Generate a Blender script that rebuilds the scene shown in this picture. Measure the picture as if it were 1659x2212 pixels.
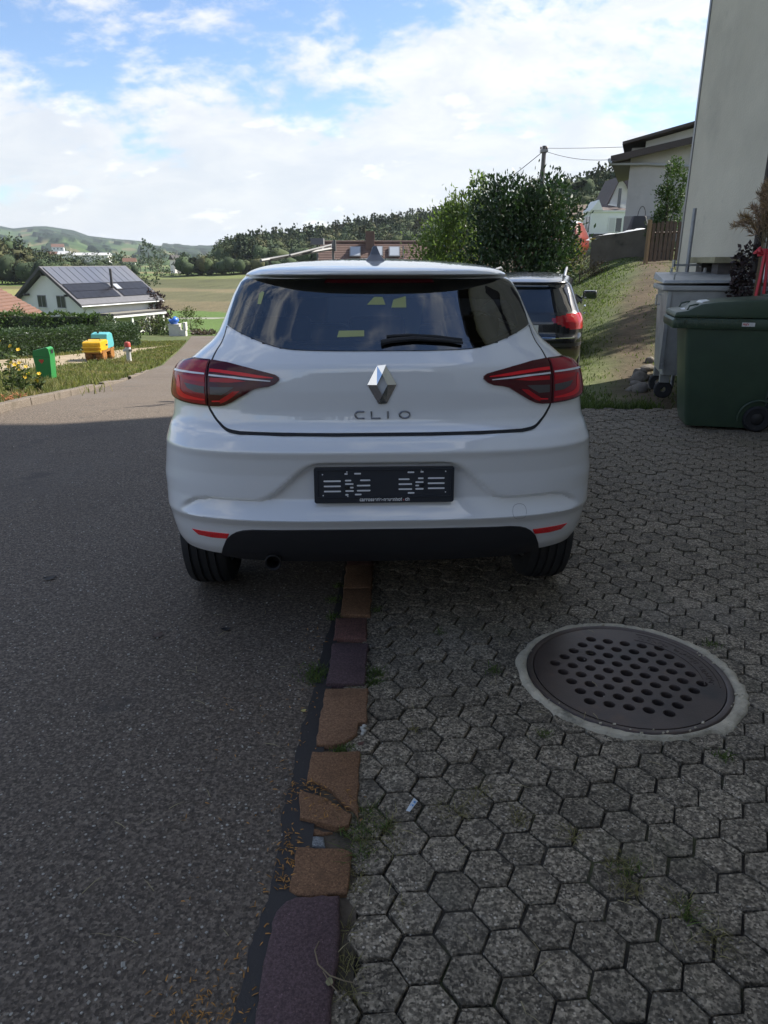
import bpy, bmesh, math, random
import numpy as np
from mathutils import Vector, Matrix
random.seed(7); RNG = np.random.default_rng(7)
for o in list(bpy.data.objects): bpy.data.objects.remove(o)
SC = bpy.context.scene
COL = SC.collection
R = math.radians
# ---------------------------------------------------------------- camera
CAM_H = 1.46; PITCH = 19.3
cam = bpy.data.cameras.new('camera'); cam.sensor_fit = 'VERTICAL'; cam.sensor_height = 36; cam.sensor_width = 27
cam.lens = 36 * 1550 / 2212; cam.clip_start = .05; cam.clip_end = 12000
camo = bpy.data.objects.new('camera', cam); COL.objects.link(camo)
camo.location = (0, 0, CAM_H); camo.rotation_euler = (R(90 - PITCH), 0, 0)
SC.camera = camo
# ---------------------------------------------------------------- light
SUN_AZ, SUN_EL = 65.7, 43.0            # azimuth clockwise from +Y (the view direction)
sd = Vector((math.sin(R(SUN_AZ)) * math.cos(R(SUN_EL)), math.cos(R(SUN_AZ)) * math.cos(R(SUN_EL)), math.sin(R(SUN_EL))))
sun = bpy.data.lights.new('sun', 'SUN'); sun.energy = 2.9; sun.angle = R(1.0); sun.color = (1, .94, .85)
suno = bpy.data.objects.new('sun', sun); COL.objects.link(suno)
suno.rotation_euler = sd.to_track_quat('Z', 'Y').to_euler(); suno.location = (20, 10, 30)
world = bpy.data.worlds.new('World'); SC.world = world; world.use_nodes = True
def sky_world():
    nt = world.node_tree; N = nt.nodes; L = nt.links; N.clear()
    out = N.new('ShaderNodeOutputWorld'); bg = N.new('ShaderNodeBackground'); L.new(bg.outputs[0], out.inputs[0])
    def math_(op, a, b=None, c=None):
        n = N.new('ShaderNodeMath'); n.operation = op
        for i, v in enumerate((a, b, c)):
            if v is None: continue
            if isinstance(v, (int, float)): n.inputs[i].default_value = v
            else: L.new(v, n.inputs[i])
        return n.outputs[0]
    def mix(f, a, b, mode='MIX'):
        n = N.new('ShaderNodeMix'); n.data_type = 'RGBA'; n.blend_type = mode
        for s, v in ((n.inputs[0], f), (n.inputs[6], a), (n.inputs[7], b)):
            if isinstance(v, (int, float)): s.default_value = v
            elif isinstance(v, tuple): s.default_value = (*v, 1)
            else: L.new(v, s)
        return n.outputs[2]
    def ramp(v, a, b, p=None):
        n = N.new('ShaderNodeMapRange'); n.interpolation_type = 'SMOOTHSTEP'; n.clamp = True
        L.new(v, n.inputs[0]); n.inputs[1].default_value = a; n.inputs[2].default_value = b
        return n.outputs[0]
    sky = N.new('ShaderNodeTexSky'); sky.sky_type = 'NISHITA'; sky.sun_disc = False
    sky.sun_elevation = R(SUN_EL); sky.sun_rotation = R(SUN_AZ); sky.air_density = 1.0; sky.dust_density = .35; sky.ozone_density = 3.0
    skyc = mix(1.0, sky.outputs[0], (SKY_K * .92, SKY_K * .94, SKY_K), 'MULTIPLY')
    tc = N.new('ShaderNodeTexCoord'); sep = N.new('ShaderNodeSeparateXYZ'); L.new(tc.outputs['Generated'], sep.inputs[0])
    zc = math_('MAXIMUM', sep.outputs[2], 0.0)
    den = math_('ADD', zc, 0.42)
    cb = N.new('ShaderNodeCombineXYZ')
    L.new(math_('DIVIDE', sep.outputs[0], den), cb.inputs[0]); L.new(math_('DIVIDE', sep.outputs[1], den), cb.inputs[1]); cb.inputs[2].default_value = 3.7
    def noise(scale, detail, rough, dist, off):
        m = N.new('ShaderNodeMapping'); m.inputs['Location'].default_value = off; L.new(cb.outputs[0], m.inputs[0])
        m.inputs['Scale'].default_value = (1.0, 1.25, 1)
        n = N.new('ShaderNodeTexNoise'); n.inputs['Scale'].default_value = scale; n.inputs['Detail'].default_value = detail
        n.inputs['Roughness'].default_value = rough; n.inputs['Distortion'].default_value = dist; L.new(m.outputs[0], n.inputs[0])
        return n.outputs['Fac']
    big = noise(1.3, 3, .5, .2, (BO[0], BO[1], 0)); mid = noise(4.2, 9, .6, .25, (BO[2], 1.7, 0)); fine = noise(17, 7, .62, .2, (1.1, 8.7, 0))
    # closed cover of thin cloud with blue gaps
    d = math_('ADD', math_('MULTIPLY', big, .70), math_('ADD', math_('MULTIPLY', mid, .62), math_('MULTIPLY', fine, .28)))
    cover = math_('ADD', d, math_('MULTIPLY', math_('SUBTRACT', 1.0, ramp(zc, .02, .30)), .14))     # more cloud is looked through towards the horizon
    mask = ramp(cover, MK[0], MK[1])
    dotn = N.new('ShaderNodeVectorMath'); dotn.operation = 'DOT_PRODUCT'; L.new(tc.outputs['Generated'], dotn.inputs[0]); dotn.inputs[1].default_value = sd
    glow = math_('POWER', math_('MAXIMUM', dotn.outputs['Value'], 0.0), 5.0)
    shade = ramp(noise(5.5, 8, .6, .4, (9.3, 4.2, 0)), .30, .72)
    cl = mix(shade, (CL * .77, CL * .82, CL * .89), (CL * 1.06, CL * 1.05, CL * 1.03))
    cl = mix(1.0, cl, mix(glow, (.96, .96, .96), (1.14, 1.14, 1.13)), 'MULTIPLY')
    # small heaped clouds standing in front of the veil
    heap = ramp(noise(6.5, 9, .55, .1, (12.4, 6.1, 0)), .585, .66)
    cl2 = cl
    low = math_('SUBTRACT', 1.0, ramp(zc, .0, .30))
    cl3 = mix(math_('MULTIPLY', low, .68), cl2, (CL * .69, CL * .73, CL * .775))
    cl3 = mix(math_('MULTIPLY', heap, .62), cl3, (CL * 1.06, CL * 1.05, CL * 1.02))
    L.new(mix(math_('MULTIPLY', mask, .93), skyc, cl3), bg.inputs[0]); bg.inputs[1].default_value = SKY_STRENGTH
SKY_STRENGTH = .1; SKY_K = .56; CL = 3.25; BO = (15.5, 4.4, 3.9); MK = (.745, .90)
sky_world()
SC.view_settings.view_transform = 'Standard'; SC.view_settings.look = 'None'; SC.view_settings.gamma = 1; SC.view_settings.use_curve_mapping = False
SC.view_settings.exposure = 1.80
SC.render.engine = 'CYCLES'; SC.cycles.use_denoising = True; SC.cycles.max_bounces = 8; SC.cycles.transparent_max_bounces = 24
SC.cycles.caustics_reflective = False; SC.cycles.caustics_refractive = False
# ---------------------------------------------------------------- helpers
def tag(o, label=None, cat=None, group=None, kind=None):
    if label: o['label'] = label
    if cat: o['category'] = cat
    if group: o['group'] = group
    if kind: o['kind'] = kind
    return o
def empty(name, loc=(0, 0, 0), rz=0, rx=0, ry=0):
    o = bpy.data.objects.new(name, None); COL.objects.link(o); o.location = loc; o.rotation_euler = (rx, ry, rz); o.empty_display_size = .1
    return o
def link(name, me, m=None, parent=None, smooth=False, loc=None, rot=None):
    if m is not None:
        me.materials.clear()
        for x in (m if isinstance(m, (list, tuple)) else [m]): me.materials.append(x)
    if smooth: me.polygons.foreach_set('use_smooth', np.ones(len(me.polygons), bool))
    o = bpy.data.objects.new(name, me); COL.objects.link(o)
    if parent is not None: o.parent = parent
    if loc is not None: o.location = loc
    if rot is not None: o.rotation_euler = rot
    return o
def npmesh(name, V, F):
    """V (n,3), F (m,k) arrays of equal sized faces"""
    me = bpy.data.meshes.new(name); V = np.asarray(V, np.float32); F = np.asarray(F, np.int32); k = F.shape[1]
    me.vertices.add(len(V)); me.vertices.foreach_set('co', V.ravel())
    me.loops.add(F.size); me.loops.foreach_set('vertex_index', F.ravel())
    me.polygons.add(len(F)); me.polygons.foreach_set('loop_start', np.arange(0, F.size, k, dtype=np.int32))
    me.polygons.foreach_set('loop_total', np.full(len(F), k, np.int32))
    me.update(calc_edges=True); me.validate(); return me
class MB:
    """collects simple solids into one mesh"""
    def __init__(s): s.v = []; s.f = []
    def add(s, V, F):
        n = len(s.v); s.v += [tuple(map(float, p)) for p in V]; s.f += [tuple(i + n for i in f) for f in F]; return s
    def box(s, a, b, M=None):
        (x0, y0, z0), (x1, y1, z1) = a, b
        V = [(x, y, z) for x in (x0, x1) for y in (y0, y1) for z in (z0, z1)]
        if M is not None: V = [tuple(M @ Vector(p)) for p in V]
        return s.add(V, [(0, 1, 3, 2), (4, 6, 7, 5), (0, 4, 5, 1), (2, 3, 7, 6), (0, 2, 6, 4), (1, 5, 7, 3)])
    def prism(s, poly, h, M=None):
        """poly in local xy, extruded along local z from 0 to h"""
        n = len(poly); V = [(x, y, 0) for x, y in poly] + [(x, y, h) for x, y in poly]
        if M is not None: V = [tuple(M @ Vector(p)) for p in V]
        return s.add(V, [tuple(range(n))[::-1], tuple(range(n, 2 * n))] + [(i, (i + 1) % n, n + (i + 1) % n, n + i) for i in range(n)])
    def tube(s, path, r, n=8, caps=True):
        P = [Vector(p) for p in path]; rs = r if isinstance(r, (list, tuple)) else [r] * len(P); V = []; F = []
        for i, p in enumerate(P):
            t = (P[min(i + 1, len(P) - 1)] - P[max(i - 1, 0)]).normalized()
            a = t.cross(Vector((0, 0, 1)) if abs(t.z) < .92 else Vector((0, 1, 0))).normalized(); b = t.cross(a)
            V += [tuple(p + rs[i] * (a * math.cos(k * 2 * math.pi / n) + b * math.sin(k * 2 * math.pi / n))) for k in range(n)]
        for i in range(len(P) - 1):
            for k in range(n): F.append((i * n + k, i * n + (k + 1) % n, (i + 1) * n + (k + 1) % n, (i + 1) * n + k))
        if caps: F += [tuple(range(n))[::-1], tuple(range((len(P) - 1) * n, len(P) * n))]
        return s.add(V, F)
    def lathe(s, prof, n=24, M=None, closed=False):
        """prof [(r, z)] turned about local z"""
        V = [(r * math.cos(2 * math.pi * k / n), r * math.sin(2 * math.pi * k / n), z) for r, z in prof for k in range(n)]
        if M is not None: V = [tuple(M @ Vector(p)) for p in V]
        m = len(prof); F = []
        for i in range(m if closed else m - 1):
            j = (i + 1) % m
            for k in range(n): F.append((i * n + k, i * n + (k + 1) % n, j * n + (k + 1) % n, j * n + k))
        return s.add(V, F)
    def mesh(s, name='mesh', fix=True):
        me = bpy.data.meshes.new(name); me.from_pydata(s.v, [], s.f); me.update()
        if fix:
            bm = bmesh.new(); bm.from_mesh(me); bmesh.ops.recalc_face_normals(bm, faces=bm.faces); bm.to_mesh(me); bm.free()
        return me
    def build(s, name, m, parent=None, smooth=False, bevel=0, seg=2, loc=None, rot=None):
        me = s.mesh(name)
        if bevel:
            bm = bmesh.new(); bm.from_mesh(me)
            bmesh.ops.bevel(bm, geom=[e for e in bm.edges if len(e.link_faces) == 2 and e.calc_face_angle(0) > .5], offset=bevel, segments=seg, profile=.6, affect='EDGES', clamp_overlap=True)
            bm.to_mesh(me); bm.free()
        o = link(name, me, m, parent, smooth, loc, rot)
        if smooth: auto_smooth(me)
        return o
def auto_smooth(me, ang=35):
    me.polygons.foreach_set('use_smooth', np.ones(len(me.polygons), bool))
    try: me.set_sharp_from_angle(angle=R(ang))
    except Exception: pass
def copy_tree(o, parent=None):
    c = o.copy(); COL.objects.link(c); c.parent = parent
    for ch in o.children: copy_tree(ch, c)
    return c
def frame_z(p, d):
    """matrix whose local z points along d at p"""
    return Matrix.Translation(p) @ Vector(d).to_track_quat('Z', 'Y').to_matrix().to_4x4()
# ---------------------------------------------------------------- materials
MATS = {}
def mat(name, col=(.5, .5, .5), rough=.6, metal=0, spec=.5, coat=0, coat_rough=.03, var=None, bump=None, alpha=None, trans=0, island=0, ior=None, second=None, attr=None, detail=6):
    """var=(scale, amount) brightness variation; second=(colour, scale, threshold lo, hi) patches; bump=(scale, strength)"""
    if name in MATS: return MATS[name]
    m = bpy.data.materials.new(name); m.use_nodes = True; nt = m.node_tree; N = nt.nodes; L = nt.links
    b = N['Principled BSDF']; b.inputs['Roughness'].default_value = rough; b.inputs['Metallic'].default_value = metal
    b.inputs['Specular IOR Level'].default_value = spec; b.inputs['Coat Weight'].default_value = coat; b.inputs['Coat Roughness'].default_value = coat_rough
    if ior: b.inputs['IOR'].default_value = ior
    b.inputs['Base Color'].default_value = (*col, 1)
    src = None
    pos = N.new('ShaderNodeNewGeometry')
    def noise(scale, det=detail, rg=.6):
        n = N.new('ShaderNodeTexNoise'); n.inputs['Scale'].default_value = scale; n.inputs['Detail'].default_value = det; n.inputs['Roughness'].default_value = rg
        L.new(pos.outputs['Position'], n.inputs['Vector']); return n
    def rng(v, a, b_, c, d, sm=False):
        n = N.new('ShaderNodeMapRange'); n.inputs[1].default_value = a; n.inputs[2].default_value = b_; n.inputs[3].default_value = c; n.inputs[4].default_value = d
        if sm: n.interpolation_type = 'SMOOTHSTEP'
        L.new(v, n.inputs[0]); return n.outputs[0]
    def mixc(f, a, c, mode='MIX'):
        n = N.new('ShaderNodeMix'); n.data_type = 'RGBA'; n.blend_type = mode
        if isinstance(f, float): n.inputs[0].default_value = f
        else: L.new(f, n.inputs[0])
        for s_, v in ((n.inputs[6], a), (n.inputs[7], c)):
            if isinstance(v, tuple): s_.default_value = (*v, 1)
            else: L.new(v, s_)
        return n.outputs[2]
    cur = tuple(col)
    if attr:
        a = N.new('ShaderNodeAttribute'); a.attribute_name = attr; cur = a.outputs['Color']
    if second:
        for (c2, sc, lo, hi) in (second if isinstance(second[0], tuple) and isinstance(second[0][0], tuple) else [second]):
            cur = mixc(rng(noise(sc).outputs['Fac'], lo, hi, 0, 1, True), cur, tuple(c2))
    if var:
        n = noise(var[0]); g = N.new('ShaderNodeCombineColor'); v = rng(n.outputs['Fac'], .25, .75, 1 - var[1], 1 + var[1])
        for i in range(3): L.new(v, g.inputs[i])
        cur = mixc(1.0, cur, g.outputs[0], 'MULTIPLY')
    if island:
        g = N.new('ShaderNodeCombineColor'); v = rng(pos.outputs['Random Per Island'], 0, 1, 1 - island, 1 + island)
        for i in range(3): L.new(v, g.inputs[i])
        cur = mixc(1.0, cur, g.outputs[0], 'MULTIPLY')
    if not isinstance(cur, tuple): L.new(cur, b.inputs['Base Color'])
    if bump:
        n = noise(bump[0], 5); bn = N.new('ShaderNodeBump'); bn.inputs['Strength'].default_value = bump[1]; bn.inputs['Distance'].default_value = bump[2] if len(bump) > 2 else .01
        L.new(n.outputs['Fac'], bn.inputs['Height']); L.new(bn.outputs[0], b.inputs['Normal'])
    if trans:                                    # leaves let some light through
        t = N.new('ShaderNodeBsdfTranslucent'); mx = N.new('ShaderNodeMixShader'); mx.inputs[0].default_value = trans
        if isinstance(cur, tuple): t.inputs[0].default_value = (*cur, 1)
        else: L.new(mixc(1.0, cur, (1.3, 1.45, .7), 'MULTIPLY'), t.inputs[0])
        L.new(b.outputs[0], mx.inputs[1]); L.new(t.outputs[0], mx.inputs[2]); L.new(mx.outputs[0], N['Material Output'].inputs[0])
    MATS[name] = m; return m
def glass_mat(name, tint, gloss=(1, 1, 1), ior=1.5, lo=.0, rough=.0):
    if name in MATS: return MATS[name]
    m = bpy.data.materials.new(name); m.use_nodes = True; nt = m.node_tree; N = nt.nodes; L = nt.links; N.remove(N['Principled BSDF'])
    t = N.new('ShaderNodeBsdfTransparent'); t.inputs[0].default_value = (*tint, 1)
    g = N.new('ShaderNodeBsdfGlossy'); g.inputs[0].default_value = (*gloss, 1); g.inputs['Roughness'].default_value = rough
    fr = N.new('ShaderNodeFresnel'); fr.inputs[0].default_value = ior; mx = N.new('ShaderNodeMixShader')
    if lo:
        a = N.new('ShaderNodeMath'); a.operation = 'MAXIMUM'; L.new(fr.outputs[0], a.inputs[0]); a.inputs[1].default_value = lo; L.new(a.outputs[0], mx.inputs[0])
    else: L.new(fr.outputs[0], mx.inputs[0])
    L.new(t.outputs[0], mx.inputs[1]); L.new(g.outputs[0], mx.inputs[2]); L.new(mx.outputs[0], N['Material Output'].inputs[0])
    MATS[name] = m; return m
def aggregate_mat(name, dark, light, cell, stones=.12, stone_col=(.30, .29, .27), rough=.85, bump=.5, tint=None, moss=None, per_obj=0):
    """mineral surface with visible grains: asphalt, washed concrete"""
    m = bpy.data.materials.new(name); m.use_nodes = True; nt = m.node_tree; N = nt.nodes; L = nt.links; b = N['Principled BSDF']
    pos = N.new('ShaderNodeNewGeometry')
    def vor(scale, feature='F1'):
        v = N.new('ShaderNodeTexVoronoi'); v.inputs['Scale'].default_value = scale; v.feature = feature; L.new(pos.outputs['Position'], v.inputs['Vector']); return v
    def noise(scale, det=6):
        n = N.new('ShaderNodeTexNoise'); n.inputs['Scale'].default_value = scale; n.inputs['Detail'].default_value = det; n.inputs['Roughness'].default_value = .62; L.new(pos.outputs['Position'], n.inputs['Vector']); return n
    def rng(v, a, b_, c, d, sm=True):
        n = N.new('ShaderNodeMapRange'); n.inputs[1].default_value = a; n.inputs[2].default_value = b_; n.inputs[3].default_value = c; n.inputs[4].default_value = d
        if sm: n.interpolation_type = 'SMOOTHSTEP'
        L.new(v, n.inputs[0]); return n.outputs[0]
    def mixc(f, a, c, mode='MIX'):
        n = N.new('ShaderNodeMix'); n.data_type = 'RGBA'; n.blend_type = mode
        if isinstance(f, float): n.inputs[0].default_value = f
        else: L.new(f, n.inputs[0])
        for s_, v in ((n.inputs[6], a), (n.inputs[7], c)):
            if isinstance(v, tuple): s_.default_value = (*v, 1)
            else: L.new(v, s_)
        return n.outputs[2]
    v1 = vor(1 / cell); sepc = N.new('ShaderNodeSeparateColor'); L.new(v1.outputs['Color'], sepc.inputs[0])
    cur = mixc(rng(sepc.outputs[0], .05, .95, 0, 1, False), tuple(dark), tuple(light))
    cur = mixc(rng(noise(1 / cell * .45, 8).outputs['Fac'], .35, .7, 0, .8), cur, tuple(np.array(dark) * .55))
    v2 = vor(1 / (cell * 1.5)); s2 = N.new('ShaderNodeSeparateColor'); L.new(v2.outputs['Color'], s2.inputs[0])
    pick = N.new('ShaderNodeMath'); pick.operation = 'MULTIPLY'
    L.new(rng(s2.outputs[1], 1 - stones, 1 - stones * .7, 0, 1), pick.inputs[0]); L.new(rng(v2.outputs['Distance'], .30, .42, 1, 0), pick.inputs[1])
    cur = mixc(pick.outputs[0], cur, mixc(s2.outputs[2], tuple(stone_col), tuple(np.array(stone_col) * np.array((.62, .56, .50)))))
    if tint:
        for c2, sc, lo, hi, am in tint: cur = mixc(rng(noise(sc).outputs['Fac'], lo, hi, 0, am), cur, tuple(c2))
    if per_obj:
        oi = N.new('ShaderNodeObjectInfo'); r = rng(oi.outputs['Random'], 0, 1, 1 - per_obj, 1 + per_obj, False)
        g = N.new('ShaderNodeCombineColor')
        for i in range(3): L.new(r, g.inputs[i])
        cur = mixc(1.0, cur, g.outputs[0], 'MULTIPLY')
    L.new(cur, b.inputs['Base Color']); b.inputs['Roughness'].default_value = rough; b.inputs['Specular IOR Level'].default_value = .35
    bn = N.new('ShaderNodeBump'); bn.inputs['Strength'].default_value = bump; bn.inputs['Distance'].default_value = cell * .35
    ad = N.new('ShaderNodeMath'); ad.operation = 'ADD'; L.new(v1.outputs['Distance'], ad.inputs[0]); L.new(noise(1 / cell * 1.5, 4).outputs['Fac'], ad.inputs[1])
    L.new(ad.outputs[0], bn.inputs['Height']); L.new(bn.outputs[0], b.inputs['Normal'])
    MATS[name] = m; return m
# ---------------------------------------------------------------- lie of the land
LP = [(-60, 0), (5, 0), (8, -.12), (14, -.84), (24, -2.05), (33, -3.0), (60, -4.6), (82, -6.1), (100, -6.9), (120, -7.0), (160, -5.8), (250, -3.2), (300, -3.6), (500, -5), (900, -4), (4000, 0)]
RP = [(-60, 0), (7.6, 0), (10.5, .02), (14, .38), (20, 1.15), (24, 1.5), (32, 2.2), (45, 2.7), (70, 3.2), (110, 5), (160, 10), (230, 18), (4000, 20)]
def T(x, y):
    x = np.asarray(x, float); y = np.asarray(y, float)
    l = np.interp(y, [p[0] for p in LP], [p[1] for p in LP]); r = np.interp(y, [p[0] for p in RP], [p[1] for p in RP])
    y0 = np.minimum(np.maximum(y, 0), 400)
    a = -.4 + .035 * y0; b = 3.0 + .22 * y0
    w = np.clip((x - a) / (b - a), 0, 1); w = w * w * (3 - 2 * w)
    w = w * np.clip((900 - y) / 500, 0, 1)
    hill = 12 * np.clip((x + 85) / 110, 0, 1) ** 1.3 * np.clip((y - 190) / 110, 0, 1) * np.clip((700 - y) / 200, 0, 1) * (1 - w)
    return l * (1 - w) + r * w + hill
def Tz(x, y): return float(T(x, y))
# ================================================================ ground
def inpoly(x, y, poly):
    x = np.asarray(x); y = np.asarray(y); c = np.zeros(x.shape, bool); n = len(poly)
    for i in range(n):
        x0, y0 = poly[i]; x1, y1 = poly[i - 1]
        k = ((y0 > y) != (y1 > y)) & (x < (x1 - x0) * (y - y0) / (y1 - y0 + 1e-12) + x0)
        c ^= k
    return c
def fbm(x, y, s, seed=0):
    """cheap smooth value noise in -1..1"""
    r = np.zeros(np.shape(x)); a = 1.0; t = 0
    for o in range(4):
        k = s * 2 ** o; u = np.asarray(x) * k + 17.3 * seed + o * 5.1; v = np.asarray(y) * k + 9.1 * seed + o * 3.3
        r = r + a * np.sin(u + 1.7 * np.sin(v * .8 + o) + seed) * np.cos(v + 1.3 * np.sin(u * .9 + 2 * o)); t += a; a *= .55
    return r / t
RLY = [(-30, -4.15), (-6, -4.13), (7.68, -4.16), (9.22, -4.35), (11.72, -4.86), (16, -5.80), (25.3, -8.29), (34.7, -10.4), (42.9, -12.1), (60, -15.9), (70, -18.3)]
RRY = [(-30, -.2), (7.5, -.2), (12, -.4), (20, -1.8), (30, -4.3), (40, -6.8), (60, -11.0), (70, -13.2)]
def road_l(y): return np.interp(y, [p[0] for p in RLY], [p[1] for p in RLY])
def road_r(y): return np.interp(y, [p[0] for p in RRY], [p[1] for p in RRY])
GRAVEL = [(-20, 34), (-18.1, 36.6), (-17.0, 41.8), (-15.84, 45.6), (-14.3, 51.5), (-14.5, 46), (-14.5, 43.0), (-13.3, 36.6), (-14.0, 34.4), (-13.6, 30.2), (-12.7, 25.6), (-12, 22), (-20, 22)]
DRIVE_END = 7.5
PATHC = [(7.4, 2.75), (9, 3.05), (12.4, 4.15), (17.1, 5.85), (22, 7.9), (26, 9.4)]
def zone(x, y):
    n1 = fbm(x, y, 1.3, 1); n2 = fbm(x, y, .31, 2); n3 = fbm(x, y, .035, 3)
    g = np.array([.078, .098, .036])[None] * (1 + .25 * n1[:, None] + .2 * n2[:, None])
    dry = np.clip(np.where(x > 0, -.12, .12) + .6 * n2 + .3 * n1, 0, 1)[:, None]
    c = g * (1 - dry * .5) + np.array([.16, .135, .07])[None] * dry * .5
    # trodden earth path up the bank
    pc = np.interp(y, [p[0] for p in PATHC], [p[1] for p in PATHC])
    d = np.abs(x - pc - .25 * n2) / (.40 + .011 * y)
    w = (np.clip(1.35 - d + .35 * n1, 0, 1) * (y > 7) * (y < 27))[:, None]
    w = w * .92
    c = c * (1 - w) + (np.array([.078, .055, .036])[None] * (1 + .25 * n1[:, None])) * w
    # gravel strip on the verge
    gr = inpoly(x + .5 * n1, y + .9 * n2, GRAVEL)[:, None]
    c = np.where(gr, np.array([.30, .245, .17])[None] * (1 + .15 * n1[:, None]), c)
    # valley floor and the farmed slope opposite
    far = y > 72
    mead = np.array([.085, .135, .035])[None] * (1 + .15 * n3[:, None])
    c = np.where(far[:, None], mead, c)
    side = x / np.maximum(y, 1)
    yy = y + 6 * n3 + side * 40
    fld = (side > -.42) & far
    def band(a, b, col, v=.12):
        nonlocal c
        k = (fld & (yy > a) & (yy < b))[:, None]; c = np.where(k, np.array(col)[None] * (1 + v * n1[:, None] + v * n3[:, None]), c)
    band(118, 140, (.125, .105, .058), .2); band(140, 168, (.085, .082, .042), .3); band(168, 176, (.14, .118, .065)); band(176, 208, (.082, .085, .040), .3); band(208, 232, (.13, .15, .055)); band(232, 330, (.085, .13, .038))
    tr = fld & (np.abs(yy - 104 - (x + 30) * .35) < 1.1); c = np.where(tr[:, None], np.array([.26, .25, .22])[None], c)
    lf = (~fld) & far
    for a, b, col in ((120, 160, (.10, .15, .04)), (160, 185, (.20, .19, .075)), (185, 195, (.12, .11, .05)), (195, 260, (.115, .17, .045))):
        k = (lf & (y > a) & (y < b))[:, None]; c = np.where(k, np.array(col)[None] * (1 + .1 * n3[:, None]), c)
    vf = y > 330
    q = np.sin(x * .013 + 2 * n3) * np.cos(y * .011 + .6 * n3)
    cf = np.where((q > .25)[:, None], np.array([.19, .17, .08])[None], np.where((q < -.35)[:, None], np.array([.05, .085, .03])[None], np.array([.09, .14, .04])[None]))
    c = np.where(vf[:, None], cf, c)
    return c
def ground():
    gx = lambda a, b, n: list(-np.geomspace(-b, -a, n))[::-1] if b < 0 else list(np.geomspace(a, b, n))
    xs = sorted(set([-4000, -2800, -1900, -1300, -900, -640, -460, -340, -260, -200] + list(np.arange(-160, -40, 3.0)) + list(np.arange(-40, -20, 1.0)) + list(np.arange(-20, 16, .3)) + list(np.arange(16, 60, 2.0)) + [70, 90, 120, 160, 220, 300, 450, 700, 1200, 2000, 4000]))
    ys = sorted(set([-400, -200, -100, -60] + list(np.arange(-40, 6, 3.0)) + list(np.arange(6, 56, .3)) + list(np.arange(56, 130, 1.5)) + list(np.arange(130, 340, 4.0)) + [360, 400, 460, 540, 650, 800, 1000, 1300, 1700, 2300, 3200]))
    X, Y = np.meshgrid(xs, ys); x = X.ravel(); y = Y.ravel()
    z = T(x, y) + .03 * fbm(x, y, .8, 5) * (y > 8.5) * (y < 70)
    paved = ((x > road_l(y) - .1) & (x < road_r(y) + .6) & (y < 69)) | ((y < DRIVE_END + .1) & (x > -4.4) & (x < 40))
    z = np.where(paved, z - .09, z)
    nx, ny = len(xs), len(ys); i = np.arange(nx * ny).reshape(ny, nx)
    F = np.stack([i[:-1, :-1], i[:-1, 1:], i[1:, 1:], i[1:, :-1]], -1).reshape(-1, 4)
    me = npmesh('ground', np.stack([x, y, z], 1), F)
    a = me.color_attributes.new('zone', 'FLOAT_COLOR', 'POINT'); c = np.ones((len(x), 4), np.float32); c[:, :3] = np.clip(zone(x, y), .01, 1); a.data.foreach_set('color', c.ravel())
    m = mat('meadow and earth', rough=.95, spec=.2, attr='zone', var=(2.2, .32), bump=(9, .6, .05))
    o = link('ground', me, m, smooth=True); tag(o, kind='structure'); return o
ground()
def strip(xl, xr, ys, nz, name, m, dz, wob=0):
    V = []; F = []
    for j, y in enumerate(ys):
        a, b = xl(y), xr(y)
        for k in range(nz + 1):
            x = a + (b - a) * k / nz; V.append((x, y, Tz(x, y) + dz))
    for j in range(len(ys) - 1):
        for k in range(nz): F.append((j * (nz + 1) + k, j * (nz + 1) + k + 1, (j + 1) * (nz + 1) + k + 1, (j + 1) * (nz + 1) + k))
    return link(name, npmesh(name, V, F), m, smooth=True)
m_asphalt = aggregate_mat('asphalt', (.070, .055, .042), (.222, .178, .136), .0068, stones=.13, stone_col=(.36, .335, .285), bump=.55,
                          tint=[((.074, .057, .044), .55, .50, .72, .5), ((.135, .117, .100), .23, .48, .66, .6), ((.045, .041, .038), 1.7, .60, .70, .5)])
road = strip(road_l, road_r, list(np.arange(-28, 6, 2.0)) + list(np.arange(6, 70, .5)), 12, 'road', m_asphalt, .0); tag(road, kind='structure')
# earth bed below the pavers, with the pavers as its pieces
m_joint = mat('joint_soil', (.036, .030, .022), .95, var=(30, .4), bump=(60, .5), second=((.062, .066, .026), 5, .50, .66))
MAN = (.905, 2.327)
MAN_R = .366
gx_ = np.arange(-.2, 4.03, .026); gy_ = np.concatenate([[-6, -3, -1], np.arange(.2, DRIVE_END + .01, .026)]); GX, GY = np.meshgrid(gx_, gy_)
GZ = -.0165 + .0125 * fbm(GX, GY, 2.1, 8) + .004 * fbm(GX, GY, 9.0, 9) + RNG.normal(0, .0012, GX.shape); GZ = np.minimum(GZ, -.001); GZ[np.hypot(GX - MAN[0], GY - MAN[1]) < .335] = -.3
bi = np.arange(GX.size).reshape(GX.shape); bed = link('driveway', npmesh('driveway', np.stack([GX.ravel(), GY.ravel(), GZ.ravel()], 1), np.stack([bi[:-1, :-1], bi[:-1, 1:], bi[1:, 1:], bi[1:, :-1]], -1).reshape(-1, 4)), m_joint, smooth=True); tag(bed, kind='structure')
m_paver = aggregate_mat('washed_concrete', (.070, .057, .040), (.440, .370, .270), .0058, stones=.14, stone_col=(.52, .46, .37), bump=.6,
                        tint=[((.075, .064, .048), 9, .50, .72, .6), ((.085, .084, .048), 2.1, .54, .74, .5), ((.27, .24, .20), 1.1, .5, .75, .35), ((.050, .042, .031), 34, .52, .66, .8)], per_obj=.20)
PITCH_H = .1175; ROT_H = R(4.5)
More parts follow.
